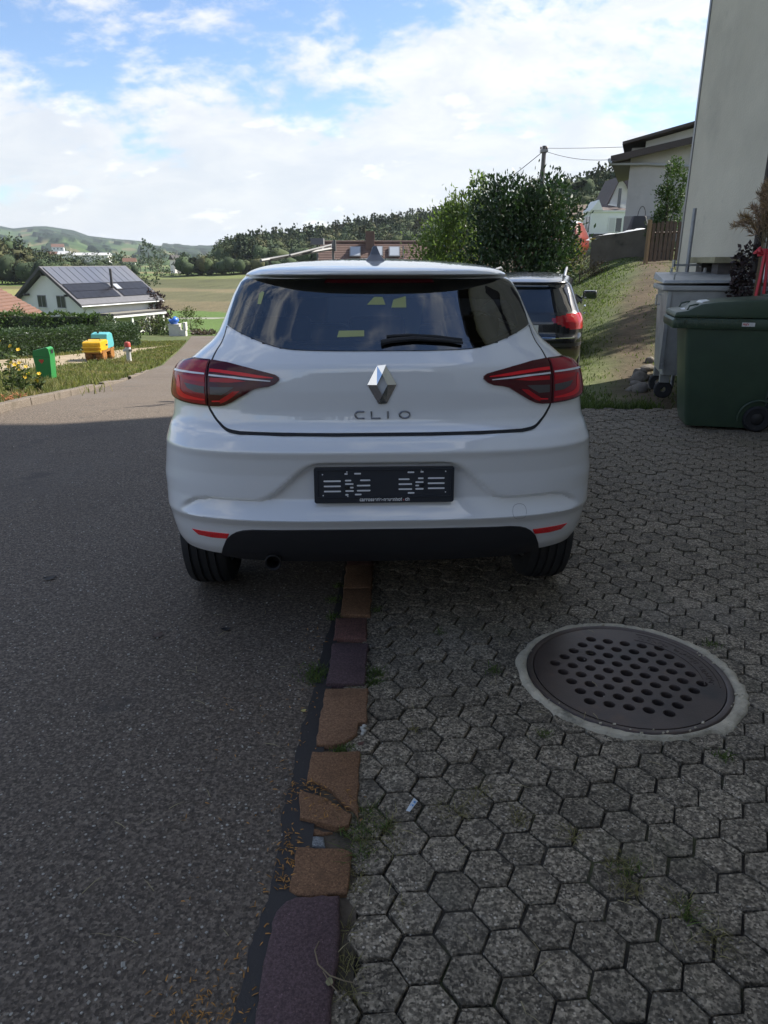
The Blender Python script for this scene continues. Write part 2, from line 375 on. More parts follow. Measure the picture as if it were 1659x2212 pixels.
def hex_mesh(seed):
    r = random.Random(seed); rad = PITCH_H / math.sqrt(3) - .0030; V = []; 
    ring = lambda k, z: [(rad * k * math.cos(math.pi / 3 * i) * (1 + r.uniform(-.02, .02)), rad * k * math.sin(math.pi / 3 * i) * (1 + r.uniform(-.02, .02)), z + r.uniform(-.0012, .0012)) for i in range(6)]
    a = ring(.945, 0.0); b = ring(.985, -.0034); c = [(x * 1.02, y * 1.02, -.035) for x, y, _ in b]
    V = [(0, 0, r.uniform(0, .0015))] + a + b + c; F = []
    for i in range(6):
        j = (i + 1) % 6; F += [(0, 1 + i, 1 + j), (1 + i, 7 + i, 7 + j, 1 + j), (7 + i, 13 + i, 13 + j, 7 + j)]
    me = bpy.data.meshes.new('paver'); me.from_pydata(V, [], F); me.materials.append(m_paver); me.update(); return me
hexes = [hex_mesh(i) for i in range(10)]
cells = []
c_, s_ = math.cos(ROT_H), math.sin(ROT_H)
for i in range(-80, 80):
    for j in range(-90, 110):
        u = i * PITCH_H * math.sqrt(3) / 2; v = (j + .5 * (i % 2)) * PITCH_H
        x = .277 + u * c_ - v * s_; y = 1.312 + u * s_ + v * c_
        if not (-.115 < x < 3.95 and .25 < y < DRIVE_END - .06): continue
        if math.hypot(x - MAN[0], y - MAN[1]) < .362: continue
        dep = y * math.cos(R(PITCH)) + CAM_H * math.sin(R(PITCH)); vv = (CAM_H * math.cos(R(PITCH)) - y * math.sin(R(PITCH))) / dep
        inview = abs(x / dep) < .545 and vv < .725 and not (abs(x) < .8 and y > 2.75)
        cells.append((0 if inview else 1, y, x, y))
cells.sort()
rest = MB()
for n, (iv, _, x, y) in enumerate(cells):
    z = .004 * math.sin(x * 2.3) * math.cos(y * 1.9) + random.uniform(-.0034, .0030)
    rot = (random.uniform(-.012, .012), random.uniform(-.012, .012), ROT_H + random.choice(range(6)) * math.pi / 3 + random.uniform(-.035, .035))
    x += random.uniform(-.0015, .0015); y += random.uniform(-.0015, .0015)
    if n < 300:
        o = bpy.data.objects.new('paver', hexes[n % 10]); COL.objects.link(o); o.parent = bed; o.location = (x, y, z); o.rotation_euler = rot
    else:
        M = Matrix.Translation((x, y, z)) @ Matrix.Rotation(rot[2], 4, 'Z') @ Matrix.Rotation(rot[0], 4, 'X')
        me = hexes[n % 10]; rest.add([M @ v.co for v in me.vertices], [tuple(p.vertices) for p in me.polygons])
me = bpy.data.meshes.new('paver_field'); me.from_pydata(rest.v, [], rest.f); me.update()
o = link('paver_field', me, m_paver, bed); tag(o, kind='stuff')
# ---------------------------------------------------------------- kerb of red and violet stones
KERB = [
 [(-.262,.86),(-.262,1.02),(-.263,1.111),(-.259,1.255),(-.255,1.284),(-.238,1.308),(-.217,1.323),(-.107,1.327),(-.101,1.271),(-.101,1.178),(-.107,1.069),(-.108,.86)],
 [(-.229,1.375),(-.232,1.35),(-.212,1.336),(-.182,1.332),(-.088,1.336),(-.084,1.467),(-.103,1.484),(-.228,1.484)],
 [(-.226,1.521),(-.223,1.494),(-.157,1.490),(-.159,1.528),(-.203,1.530)],
 [(-.206,1.562),(-.209,1.536),(-.161,1.535),(-.135,1.540)],
 [(-.244,1.682),(-.233,1.582),(-.193,1.573),(-.132,1.549),(-.094,1.556),(-.089,1.596),(-.161,1.658),(-.236,1.690)],
 [(-.225,1.869),(-.227,1.742),(-.164,1.711),(-.075,1.60),(-.072,1.58),(-.074,1.7),(-.076,1.869)],
 [(-.21,2.216),(-.217,1.904),(-.163,1.901),(-.126,1.916),(-.085,1.96),(-.087,2.018),(-.059,2.018),(-.057,2.22)],
 [(-.088,1.929),(-.063,1.935),(-.068,1.908),(-.091,1.905)],
 [(-.206,2.535),(-.208,2.247),(-.069,2.247),(-.064,2.535)],
 [(-.205,2.753),(-.204,2.577),(-.072,2.572),(-.074,2.753)],
 [(-.19,3.047),(-.187,2.787),(-.061,2.781),(-.055,3.047)]]
y = 3.06
while y < 7.3:
    l = random.uniform(.24, .36); KERB.append([(-.19, y + l - .012), (-.19, y), (-.055, y), (-.055, y + l - .012)]); y += l
y = .84
for k in range(4):
    KERB.append([(-.262, y), (-.262, y - .36), (-.107, y - .36), (-.107, y)]); y -= .375
def stone_mat(n, c):
    return aggregate_mat(n, tuple(np.array(c) * .72), tuple(np.array(c) * 1.25), .003, stones=.06, stone_col=tuple(np.array(c) * 1.9), bump=.7, tint=[(tuple(np.array(c) * .45), 14, .52, .75, .55)])
KM = [stone_mat('violet_porphyry', (.115, .072, .074)), stone_mat('brown_porphyry', (.225, .120, .062)), stone_mat('pale_schist', (.24, .25, .25)), stone_mat('red_porphyry', (.160, .078, .062)), stone_mat('rose_porphyry', (.245, .135, .075))]
KC = [0, 1, 2, 1, 1, 1, 4, 3, 0, 3, 1] + [1, 3, 0, 4, 1] * 8
kerb = empty('kerb', (-.15, 2, 0)); tag(kerb, kind='structure')
def chip(poly, step=.022, amp=.0034):
    out = []
    for i, p in enumerate(poly):
        q = poly[(i + 1) % len(poly)]; n = max(1, int(math.dist(p, q) / step))
        for k in range(n):
            t = k / n; out.append((p[0] + (q[0] - p[0]) * t + random.uniform(-amp, amp), p[1] + (q[1] - p[1]) * t + random.uniform(-amp, amp)))
    return out
def stone(poly, top, m, parent, name, base=-.08, round_=.012, origin=(0, 0)):
    P = chip(poly); cx = sum(p[0] for p in P) / len(P); cy = sum(p[1] for p in P) / len(P); n = len(P)
    def inset(d, z):
        r = []
        for i in range(n):
            a, b = Vector(P[i - 1]), Vector(P[(i + 1) % n]); t = (b - a).normalized(); nn = Vector((-t.y, t.x)); 
            if (Vector((cx, cy)) - Vector(P[i])).dot(nn) < 0: nn = -nn
            q = Vector(P[i]) + nn * d; r.append((q.x - origin[0], q.y - origin[1], z + random.uniform(-.001, .001)))
        return r
    V = inset(0, base) + inset(0, top - round_) + inset(round_ * .3, top - round_ * .35) + inset(round_, top); F = []
    for l in range(3):
        for i in range(n): F.append((l * n + i, l * n + (i + 1) % n, (l + 1) * n + (i + 1) % n, (l + 1) * n + i))
    F.append(tuple(range(3 * n, 4 * n)))
    me = bpy.data.meshes.new(name); me.from_pydata(V, [], F); bm = bmesh.new(); bm.from_mesh(me)
    bmesh.ops.triangulate(bm, faces=[f for f in bm.faces if len(f.verts) > 4]); bmesh.ops.recalc_face_normals(bm, faces=bm.faces); bm.to_mesh(me); bm.free()
    o = link(name, me, m, parent, True); auto_smooth(me, 50); return o
for i, p in enumerate(KERB):
    stone(p, .022 if i == 0 else (.004 if i in (2, 3, 7) else .014 + random.uniform(-.004, .004)), KM[KC[i % len(KC)]], kerb, 'kerb_stone', origin=(-.15, 2), round_=.011 if i == 0 else .0045)
# mortar and soil seen between the stones
seam = MB().box((-.225, -.6, -.2), (-.066, DRIVE_END, -.0035)).build('kerb_bedding', mat('bedding_mortar', (.085, .066, .046), .95, var=(25, .4), bump=(80, .6), second=((.055, .045, .03), 6, .48, .64)), kerb, loc=(.15, -2, 0))
TAR = [(-.307,.80),(-.307,1.021),(-.304,1.095),(-.304,1.193),(-.29,1.271),(-.277,1.375),(-.272,1.492),(-.286,1.624),(-.275,1.722),(-.274,1.806),(-.272,1.985),(-.261,2.12),(-.253,2.209),(-.246,2.44),(-.243,2.582),(-.225,2.673),(-.215,2.9),(-.205,3.4)]
V = []; F = []
tl = []
for i in range(len(TAR) - 1):
    for k in range(4):
        t = k / 4; tl.append((TAR[i][0] + (TAR[i + 1][0] - TAR[i][0]) * t + random.uniform(-.005, .005), TAR[i][1] + (TAR[i + 1][1] - TAR[i][1]) * t))
for x, y in tl: V += [(x, y, .0045), (-.19, y, .0050)]
for i in range(len(tl) - 1): F.append((2 * i, 2 * i + 1, 2 * i + 3, 2 * i + 2))
tar = link('tar_seam', npmesh('tar_seam', V, F), mat('bitumen', (.026, .023, .022), .7, bump=(120, .4, .004), second=((.05, .045, .04), 90, .62, .72))); tag(tar, kind='structure')
# ---------------------------------------------------------------- manhole
m_iron = mat('cast_iron', (.072, .052, .044), .46, metal=.15, var=(4, .25), bump=(140, .22, .003), second=[((.10, .062, .045), 7, .56, .72), ((.030, .028, .028), 2.2, .5, .7)])
man = empty('manhole_cover', (MAN[0], MAN[1], 0)); tag(man, 'round rusty brown drain cover with rows of holes in a pale concrete ring', 'manhole cover')
rr = []; n = 120
ro = [.394 + .009 * math.sin(2 * a + 1) + .005 * math.sin(5 * a) + .003 * math.sin(13 * a + 2) + random.uniform(-.004, .004) + (.018 if 5.2 < a < 6.1 else 0) for a in [2 * math.pi * k / n for k in range(n)]]
V = []; F = []
for k in range(n):
    a = 2 * math.pi * k / n
    for rad, z in ((.366, .002), (.372, .010 + random.uniform(-.002, .003)), (.372 + (ro[k] - .372) * .6, .013 + random.uniform(-.003, .003)), (ro[k], .008 + random.uniform(-.003, .002)), (ro[k] + .006, -.03)): V.append((rad * math.cos(a), rad * math.sin(a), z))
for k in range(n):
    for l in range(4): F.append((k * 5 + l, k * 5 + l + 1, ((k + 1) % n) * 5 + l + 1, ((k + 1) % n) * 5 + l))
me = bpy.data.meshes.new('concrete_collar'); me.from_pydata(V, [], F); me.update()
link('concrete_collar', me, mat('collar_mortar', (.50, .44, .33), .95, var=(12, .3), bump=(70, .9, .012), second=((.16, .15, .11), 9, .55, .72)), man, True)
MB().lathe([(.330, -.02), (.343, .008), (.349, .011), (.362, .011), (.367, .004), (.367, -.05)], 96).build('frame_ring', m_iron, man, True)
def plate_with_holes():
    bm = bmesh.new(); edges = []; holes = []
    def loop(cx, cy, rad, n, z=0.009):
        vs = [bm.verts.new((cx + rad * math.cos(2 * math.pi * i / n), cy + rad * math.sin(2 * math.pi * i / n), z)) for i in range(n)]
        es = [bm.edges.new((vs[i], vs[(i + 1) % n])) for i in range(n)]; edges.extend(es); return vs
    outer = loop(0, 0, .339, 96); ra = R(-15.8)
    for q in range(-4, 5):
        for r_ in range(-4, 5):
            if abs(q + r_) > 4: continue
            u = (q + r_ / 2) * .0652; v = r_ * .0652 * .866; holes.append((u * math.cos(ra) - v * math.sin(ra), u * math.sin(ra) + v * math.cos(ra), .0235 if q == r_ == 0 else .0205))
    hl = [loop(x, y, r_, 16) for x, y, r_ in holes]
    bmesh.ops.triangle_fill(bm, edges=edges, use_beauty=True, use_dissolve=False)
    for f in list(bm.faces):                      # faces the fill laid across a hole
        c = f.calc_center_median()
        if any(math.hypot(c.x - x, c.y - y) < r_ * .93 and all(math.hypot(v.co.x - x, v.co.y - y) < r_ * 1.02 for v in f.verts) for x, y, r_ in holes): bm.faces.remove(f)
    for vs, (x, y, r_) in zip(hl, holes):
        lo = [bm.verts.new((x + (v.co.x - x) * .93, y + (v.co.y - y) * .93, .004)) for v in vs]; l2 = [bm.verts.new((v.co.x, v.co.y, -.05)) for v in lo]
        for i in range(16):
            j = (i + 1) % 16; bm.faces.new((vs[i], vs[j], lo[j], lo[i])); bm.faces.new((lo[i], lo[j], l2[j], l2[i]))
    lo = [bm.verts.new((v.co.x, v.co.y, -.03)) for v in outer]
    for i in range(96): bm.faces.new((outer[i], outer[(i + 1) % 96], lo[(i + 1) % 96], lo[i]))
    bmesh.ops.recalc_face_normals(bm, faces=bm.faces)
    me = bpy.data.meshes.new('lid'); bm.to_mesh(me); bm.free(); return me
lid = link('lid', plate_with_holes(), m_iron, man)
MB().box((-.33, -.33, -.12), (.33, .33, -.058)).build('shaft', mat('shaft_dark', (.015, .014, .013), .9), man)
# worn raised letters along the rim and a cast mark opposite
V = MB()
for k in range(26):
    a = R(62 - k * 3.0); 
    if k % 9 == 8: continue
    for q in range(random.choice((2, 3))):
        M = Matrix.Rotation(a, 4, 'Z') @ Matrix.Translation((.296 + random.uniform(-.006, .006), random.uniform(-.004, .004), .009))
        V.box((-.008, -.0015, 0), (.008, .0015, .0016), M) if q == 0 else V.box((-.0015, -.005, 0), (.0015, .005, .0016), M @ Matrix.Translation((random.choice((-.007, 0, .007)), 0, 0)))
V.build('raised_lettering', m_iron, lid); lid.children[0]['kind'] = 'stuff'
V = MB()
for a0 in (66, -18): 
    pass
V.tube([(.27 * math.cos(R(a)), .27 * math.sin(R(a)), .0095) for a in range(-18, 70, 4)], .002, 6).tube([(.322 * math.cos(R(a)), .322 * math.sin(R(a)), .0095) for a in range(-18, 70, 4)], .002, 6)
V.build('raised_rib', m_iron, lid); lid.children[1]['kind'] = 'stuff'
# loose mortar crumbs round the rim
V = MB()
for k in range(60):
    a = random.uniform(0, 6.28); rad = random.choice((.355, .372, .41)) + random.uniform(-.01, .02); s = random.uniform(.002, .005); M = Matrix.Translation((rad * math.cos(a), rad * math.sin(a), .012)) @ Matrix.Rotation(a * 3, 4, (1, .4, .3))
    V.box((-s, -s * .8, -s * .6), (s, s * .7, s * .6), M)
V.build('mortar_crumbs', MATS['collar_mortar'], man)['kind'] = 'stuff'
# ---------------------------------------------------------------- left verge edging stones
edge = empty('verge_kerb', (-4.2, 8, 0)); tag(edge, kind='structure')
m_edge = aggregate_mat('weathered_concrete', (.13, .105, .085), (.25, .21, .165), .006, bump=.5, tint=[((.07, .06, .04), 3, .5, .7, .7)])
y = -6.0
while y < 26:
    l = .98; ny = y + l * .985
    def pt(yy, o): 
        x = float(road_l(yy)) + o; return Vector((x, yy, Tz(x, yy)))
    if random.random() < .93 or y < 10:
        a, b = pt(y, 0), pt(ny, 0); a2, b2 = pt(y, -.13), pt(ny, -.13); hgt = .085 + random.uniform(-.02, .02) - max(0, (y - 9) * .004)
        V = [a, b, b2, a2]; mb = MB(); mb.add([(p.x + 4.2, p.y - 8, p.z - .12) for p in V] + [(p.x + 4.2 + (-.012 if i < 2 else 0), p.y - 8, p.z + hgt) for i, p in enumerate(V)], [(0, 1, 2, 3), (4, 5, 6, 7), (0, 1, 5, 4), (1, 2, 6, 5), (2, 3, 7, 6), (3, 0, 4, 7)])
        mb.build('kerb_stone', m_edge, edge, bevel=.014)
    y += l
# ---------------------------------------------------------------- hatchback surface: (s, z) -> point
def _tab(pts, sm):
    zz = np.arange(0.15, 1.50, 0.002)
    v = np.interp(zz, [p[0] for p in pts], [p[1] for p in pts])
    if sm > 0:
        k = np.exp(-0.5 * (np.arange(-20, 21) * 0.002 / sm) ** 2); k /= k.sum()
        v = np.convolve(np.pad(v, 20, mode='edge'), k, mode='valid')
    return zz, v
REAR = _tab([(.15, .16), (.30, .12), (.378, .06), (.44, .035), (.492, .022), (.528, -.002), (.60, .012), (.70, .012), (.765, .003), (.793, -.007),
             (.835, .017), (.852, .034), (.862, .052), (.885, .070), (.93, .078), (1.00, .078), (1.09, .088), (1.142, .125), (1.25, .215), (1.36, .305),
             (1.392, .335), (1.398, .31), (1.404, .262), (1.424, .262), (1.436, .36), (1.45, .62), (1.46, .95), (1.467, 1.35), (1.50, 1.4)], .003)
WID = _tab([(.15, .80), (.25, .83), (.33, .853), (.39, .868), (.5, .880), (.654, .885), (.79, .864), (.87, .842), (.987, .826), (1.05, .812), (1.08, .775), (1.092, .750), (1.13, .705),
            (1.155, .672), (1.186, .648), (1.241, .626), (1.284, .611), (1.325, .597), (1.377, .570), (1.415, .535), (1.438, .476), (1.452, .38), (1.462, .22), (1.467, .03), (1.50, .03)], .006)
FRONT = _tab([(.15, 3.90), (.30, 4.0), (.45, 4.05), (.62, 4.04), (.72, 3.98), (.80, 3.75), (.88, 3.45), (.95, 3.15), (1.0, 2.98), (1.1, 2.76), (1.2, 2.55), (1.3, 2.33),
              (1.4, 2.08), (1.438, 1.92), (1.455, 1.75), (1.467, 1.5), (1.5, 1.5)], .012)
DEP = _tab([(.15, .44), (.8, .46), (.9, .42), (1.05, .40), (1.14, .36), (1.3, .36), (1.39, .36), (1.40, .42), (1.43, .5), (1.46, .4), (1.467, .1), (1.5, .05)], .01)
NEX = _tab([(.15, 3.2), (.8, 3.2), (1.0, 3.0), (1.15, 2.7), (1.5, 2.6)], .01)
def tv(t, z): return np.interp(z, t[0], t[1])
def smooth(a, b, x):
    t = np.clip((x - a) / (b - a), 0, 1); return t * t * (3 - 2 * t)
def recess(x, z):                      # the number plate hollow pressed into the bumper
    x = np.abs(x)
    zl = np.interp(x, [0, .235, .27, .30, .405, .435, .47, .66, .72, .77, .80, .82], [.757, .757, .748, .728, .637, .618, .612, .612, .600, .570, .535, .50])
    d = zl - z
    on = smooth(0.0, .022, d)
    fade = 1 - smooth(.0, .20, np.maximum(0, .0 + (.735 - z))) * .0
    depth = .034 * np.clip((z - .528) / (.60 - .528), 0, 1) ** .8
    return on * fade * depth * (1 - smooth(.74, .82, x))
A_ = np.linspace(0, math.pi / 2, 161)
def rear_contour(z):
    W, yr, D, n = tv(WID, z), tv(REAR, z), tv(DEP, z), tv(NEX, z)
    e = 2.0 / n
    x = W * np.sin(A_) ** e
    y = yr + D * (1 - np.cos(A_) ** e)
    if .5 < z < .80: y = y + recess(x, z)
    return x, y
def surf(s, z):                        # point on the shell at arc length s from the centre of the rear, height z
    x, y = rear_contour(z)
    L = np.concatenate([[0], np.cumsum(np.hypot(np.diff(x), np.diff(y)))])
    a = abs(s)
    if a <= L[-1]:
        px, py = np.interp(a, L, x), np.interp(a, L, y)
    else:
        px, py = x[-1], y[-1] + a - L[-1]
    return np.array([math.copysign(px, s) if s else 0.0, py, z])
def surfn(s, z, e=.004):
    p = surf(s, z)
    n = np.cross(surf(s + e, z) - surf(s - e, z), surf(s, z + e) - surf(s, z - e))
    return p, n / (np.linalg.norm(n) + 1e-9)
# ================================================================ white hatchback
m_paint = mat('white_paint', (.80, .805, .81), .30, coat=1.0, coat_rough=.02, spec=.5)
m_paint.node_tree.nodes['Principled BSDF'].inputs['Coat IOR'].default_value = 1.85
m_plastic = mat('black_plastic', (.018, .018, .021), .55, bump=(900, .15, .001))
m_gloss = mat('black_gloss', (.006, .006, .008), .08, spec=.6)
m_gap = mat('gap_dark', (.012, .012, .014), .7)
m_rubber = mat('tyre_rubber', (.022, .022, .023), .75, bump=(400, .2, .001), var=(40, .2))
m_chrome = mat('chrome', (.82, .83, .85), .06, metal=1)
m_dim = mat('interior_grey', (.022, .022, .025), .8)
m_lens = mat('dark_red_lens', (.34, .008, .022), .10, spec=.40)
m_lensdark = mat('smoked_lens_edge', (.075, .005, .010), .10, spec=.40)
m_red = mat('red_light_guide', (.85, .014, .025), .15, spec=.4)
m_redmid = mat('red_reflector_panel', (.48, .008, .016), .15, spec=.4)
m_clear = mat('grey_indicator_lens', (.085, .075, .075), .12, spec=.4)
m_white = mat('white_light_guide', (.78, .76, .78), .12, coat=1, coat_rough=.02)
m_reflect = mat('red_prism_reflector', (.90, .012, .02), .2, coat=1, bump=(700, .8, .004), var=(600, .35))
g_rear = glass_mat('tinted_rear_glass', (.42, .45, .47), lo=.14)
g_clear = glass_mat('clear_car_glass', (.72, .76, .74), lo=.03)
CAR_LOC = (-.004, 2.55, .004); CAR_YAW = R(2.4)
def car_panel(name, outline, off, mt, parent, rim=.004, du=.03, dz=.02, hole=None, smooth=True):
    """a piece of skin cut to an outline given in (s, z) on the shell, standing `off` proud of it"""
    bm = bmesh.new(); edges = []
    def loop(pts):
        vs = [bm.verts.new((a, b, 0)) for a, b in pts]; es = [bm.edges.new((vs[i], vs[(i + 1) % len(vs)])) for i in range(len(vs))]; edges.extend(es); return vs
    ov = loop(outline)
    if hole: loop(hole)
    bmesh.ops.triangle_fill(bm, edges=edges, use_beauty=True)
    if hole:
        hx = np.array([p[0] for p in hole]); 
        for f in list(bm.faces):
            c = f.calc_center_median()
            if inpoly(np.array([c.x]), np.array([c.y]), hole)[0]: bm.faces.remove(f)
    S = [v.co.x for v in bm.verts]; Z = [v.co.y for v in bm.verts]
    for a, b, st, ax in ((min(S), max(S), du, 0), (min(Z), max(Z), dz, 1)):
        k = math.ceil(a / st) * st
        while k < b:
            co = (k, 0, 0) if ax == 0 else (0, k, 0); no = (1, 0, 0) if ax == 0 else (0, 1, 0)
            bmesh.ops.bisect_plane(bm, geom=list(bm.verts) + list(bm.edges) + list(bm.faces), plane_co=co, plane_no=no, dist=1e-5); k += st
    bmesh.ops.remove_doubles(bm, verts=bm.verts, dist=1e-5)
    bd = [e for e in bm.edges if len(e.link_faces) == 1]
    P = {v: surfn(v.co.x, v.co.y) for v in bm.verts}
    if rim:
        ret = bmesh.ops.extrude_edge_only(bm, edges=bd)
        nv = [g for g in ret['geom'] if isinstance(g, bmesh.types.BMVert)]
        for v in nv: P[v] = (*surfn(v.co.x, v.co.y), -1)
    for v in bm.verts:
        q = P[v]; o_ = off - rim if len(q) == 3 else off
        v.co = Vector(q[0] + q[1] * o_)
    bmesh.ops.recalc_face_normals(bm, faces=bm.faces)
    me = bpy.data.meshes.new(name); bm.to_mesh(me); bm.free()
    ys = sum(p.normal.y for p in me.polygons)
    if ys > 0: me.flip_normals()
    o = link(name, me, mt, parent, smooth)
    if smooth: auto_smooth(me, 40)
    return o
def mirror(pts): return [(-a, b) for a, b in pts][::-1]
def rounded(pts, it=2):
    for _ in range(it):
        n = len(pts); pts = [q for i in range(n) for q in ((pts[i][0] * .75 + pts[(i + 1) % n][0] * .25, pts[i][1] * .75 + pts[(i + 1) % n][1] * .25), (pts[i][0] * .25 + pts[(i + 1) % n][0] * .75, pts[i][1] * .25 + pts[(i + 1) % n][1] * .75))]
    return pts
def spline(pts, n=6):
    out = []
    for i in range(len(pts) - 1):
        p0, p1, p2, p3 = pts[max(i - 1, 0)], pts[i], pts[i + 1], pts[min(i + 2, len(pts) - 1)]
        for k in range(n):
            t = k / n; out.append(tuple(.5 * (2 * b + (c - a) * t + (2 * a - 5 * b + 4 * c - d) * t * t + (3 * b - a - 3 * c + d) * t ** 3) for a, b, c, d in zip(p0, p1, p2, p3)))
    return out + [pts[-1]]
def ribbon(name, pts, w, off, mt, parent):
    """thin strip along a path of (s, z) points"""
    V = []; F = []
    for i, (a, b) in enumerate(pts):
        p, q = pts[max(i - 1, 0)], pts[min(i + 1, len(pts) - 1)]; t = Vector((q[0] - p[0], q[1] - p[1])).normalized(); n = (-t.y, t.x)
        for k in (-1, 1):
            P, N_ = surfn(a + n[0] * w * k, b + n[1] * w * k); V.append(tuple(P + N_ * off))
    for i in range(len(pts) - 1): F.append((2 * i, 2 * i + 1, 2 * i + 3, 2 * i + 2))
    return link(name, npmesh(name, V, F), mt, parent, True)
GLASS_L = [(-.16, 1.143), (-.315, 1.146), (-.391, 1.155), (-.475, 1.176), (-.572, 1.202), (-.640, 1.218), (-.646, 1.256), (-.640, 1.30), (-.632, 1.34), (-.624, 1.375), (-.58, 1.386), (-.41, 1.3905), (-.2, 1.392)]
GLASS_L = spline(GLASS_L[:6], 6) + spline(GLASS_L[6:10], 5) + GLASS_L[10:]
GLASS = GLASS_L + mirror(GLASS_L)
CLEAR_L = [(-.1, 1.156), (-.314, 1.160), (-.40, 1.172), (-.465, 1.188), (-.54, 1.209), (-.562, 1.225), (-.560, 1.26), (-.548, 1.292), (-.52, 1.308), (-.48, 1.314), (-.2, 1.326)]
CLEAR = CLEAR_L + mirror(CLEAR_L)
AXLE_Y, AXLE_Z, ARCH = .70, .315, .332
FAX = AXLE_Y + 2.583
def hatchback():
    car = empty('hatchback', CAR_LOC, CAR_YAW)
    tag(car, 'white hatchback seen from behind, parked astride the kerb', 'car')
    zrows = sorted(set(np.round(np.concatenate([np.arange(.19, .50, .014), np.arange(.50, .87, .0065), np.arange(.87, 1.39, .014), np.arange(1.388, 1.44, .004), np.arange(1.44, 1.4675, .003), [1.4669]]), 4)))
    NR, NS, NF = 80, 64, 26
    fr = np.concatenate([np.linspace(0, 1, NR)])
    V = []; 
    for z in zrows:
        x, y = rear_contour(z); L = np.concatenate([[0], np.cumsum(np.hypot(np.diff(x), np.diff(y)))]); s = fr * L[-1]
        xr, yr = np.interp(s, L, x), np.interp(s, L, y)
        yf = tv(FRONT, z); W = x[-1]; D = min(.75, .42 * (yf - y[-1])); 
        ysd = np.linspace(y[-1], yf - D, NS + 1)[1:]
        taper = 1 - .045 * np.clip((ysd - 2.2) / 1.4, 0, 1) ** 2
        a = np.linspace(0, math.pi / 2, NF + 1)[1:]; e = 2 / 2.6
        xf = W * taper[-1] * np.cos(a) ** e; yff = yf - D + D * np.sin(a) ** e
        hx = np.concatenate([xr, W * taper, xf]); hy = np.concatenate([yr, ysd, yff])
        X = np.concatenate([-hx[:0:-1], hx]); Yv = np.concatenate([hy[:0:-1], hy])     # the first centre point is shared, the last (front) is doubled
        V.append(np.stack([X, Yv, np.full(len(X), z)], 1))
    V = np.array(V); nz, nc = V.shape[:2]; half = nc // 2
    for ay in (AXLE_Y, FAX):                             # let the rows follow the wheel arches
        d = np.hypot(V[..., 1] - ay, V[..., 2] - AXLE_Z); k = (np.abs(d - ARCH) < .019) & (np.abs(V[..., 0]) > .6)
        f = np.where(k, ARCH / np.maximum(d, .01), 1)
        V[..., 1] = ay + (V[..., 1] - ay) * f; V[..., 2] = AXLE_Z + (V[..., 2] - AXLE_Z) * f
    groups = {}
    idx = np.arange(nz * nc).reshape(nz, nc)
    C = (V[:-1, :-1] + V[:-1, 1:] + V[1:, 1:] + V[1:, :-1]) / 4
    for r in range(nz - 1):
        z = (zrows[r] + zrows[r + 1]) / 2
        for c in range(nc - 1):
            x, y, zc = C[r, c]; col = abs(c + .5 - half)
            if zc < .345 and y < 1.05 and not (abs(x) > .5 and y > .9): continue
            if any((y - ay) ** 2 + (zc - AXLE_Z) ** 2 < ARCH ** 2 and abs(x) > .5 for ay in (AXLE_Y, FAX)): continue
            key = 'body'
            if col < NR and .352 <= z <= .852 and y < .7: key = 'rear_bumper'
            if col < NR and 1.12 < z < 1.36:
                s = math.copysign(1, x) * 0
                P_ = None
                if abs(x) < .62 and in_clear(x, y, z): continue
            if NR + 8 <= col < NR + NS - 2 and 1.06 < z < 1.385 and .62 < y < 2.75 - (z - 1.06) * 1.35: key = 'side_window_' + ('l' if x < 0 else 'r')
            if col >= NR + NS - 2 and 1.02 < z < 1.40 and y > 1.7: key = 'windscreen'
            if col >= NR + NS + 6 and .60 < z < .70 and y > 3.6: key = 'headlamp_' + ('l' if x < 0 else 'r') if abs(x) > .38 else 'grille'
            groups.setdefault(key, []).append(tuple(idx[r, c:c + 2]) + tuple(idx[r + 1, c:c + 2][::-1]))
    VV = V.reshape(-1, 3)
    for key, F in groups.items():
        F = np.array(F); u, inv = np.unique(F, return_inverse=True); me = npmesh(key, VV[u], inv.reshape(F.shape))
        mt = {'body': m_paint, 'rear_bumper': m_paint, 'windscreen': g_clear, 'grille': m_plastic}.get(key, glass_mat('side_glass', (.10, .11, .12), lo=.06) if 'window' in key else m_chrome)
        o = link(key.rstrip('lr').rstrip('_') if key[-2:] in ('_l', '_r') else key, me, mt, car, True); auto_smooth(me, 38)
    # ---- lid of the boot
    gl = spline([(-.640, 1.214), (-.640, 1.164), (-.650, 1.128), (-.655, 1.097), (-.660, 1.02), (-.656, .945), (-.641, .915), (-.615, .884), (-.580, .861), (-.528, .8535)], 5)
    gate_line = gl + [(-.365, .852), (-.18, .851), (0, .851)]
    gate_line = gate_line + mirror(gate_line)[1:]
    ribbon('shut_line', gate_line, .0047, .0026, m_gap, car)
    inner = inset_poly(gate_line + [(.3, 1.2), (-.3, 1.2)], .0052)[:len(gate_line)]
    bot = [(-.615, 1.2075), (-.572, 1.194), (-.475, 1.169), (-.391, 1.148), (-.315, 1.139), (-.16, 1.136), (0, 1.136)]
    top = bot + mirror(bot)[1:]
    gate = car_panel('tailgate', inner + top[::-1], .0035, m_paint, car, du=.025, dz=.012)
    # ---- rear screen: black printed border, tinted pane, lamp strip
    frit = car_panel('window_border', GLASS, .0028, m_gloss, car, hole=CLEAR)
    glass = car_panel('rear_window', [(a * .999, b) for a, b in GLASS], .0045, g_rear, car, rim=.0)
    car_panel('high_brake_light', [(-.21, 1.374), (.21, 1.374), (.20, 1.387), (-.20, 1.387)], .006, m_lensdark, car, rim=.002)
    # paper notes laid over the pane, its tint's dimming put into their colour
    m_note = mat('dimmed_yellow_paper', (.36, .39, .17), .7)
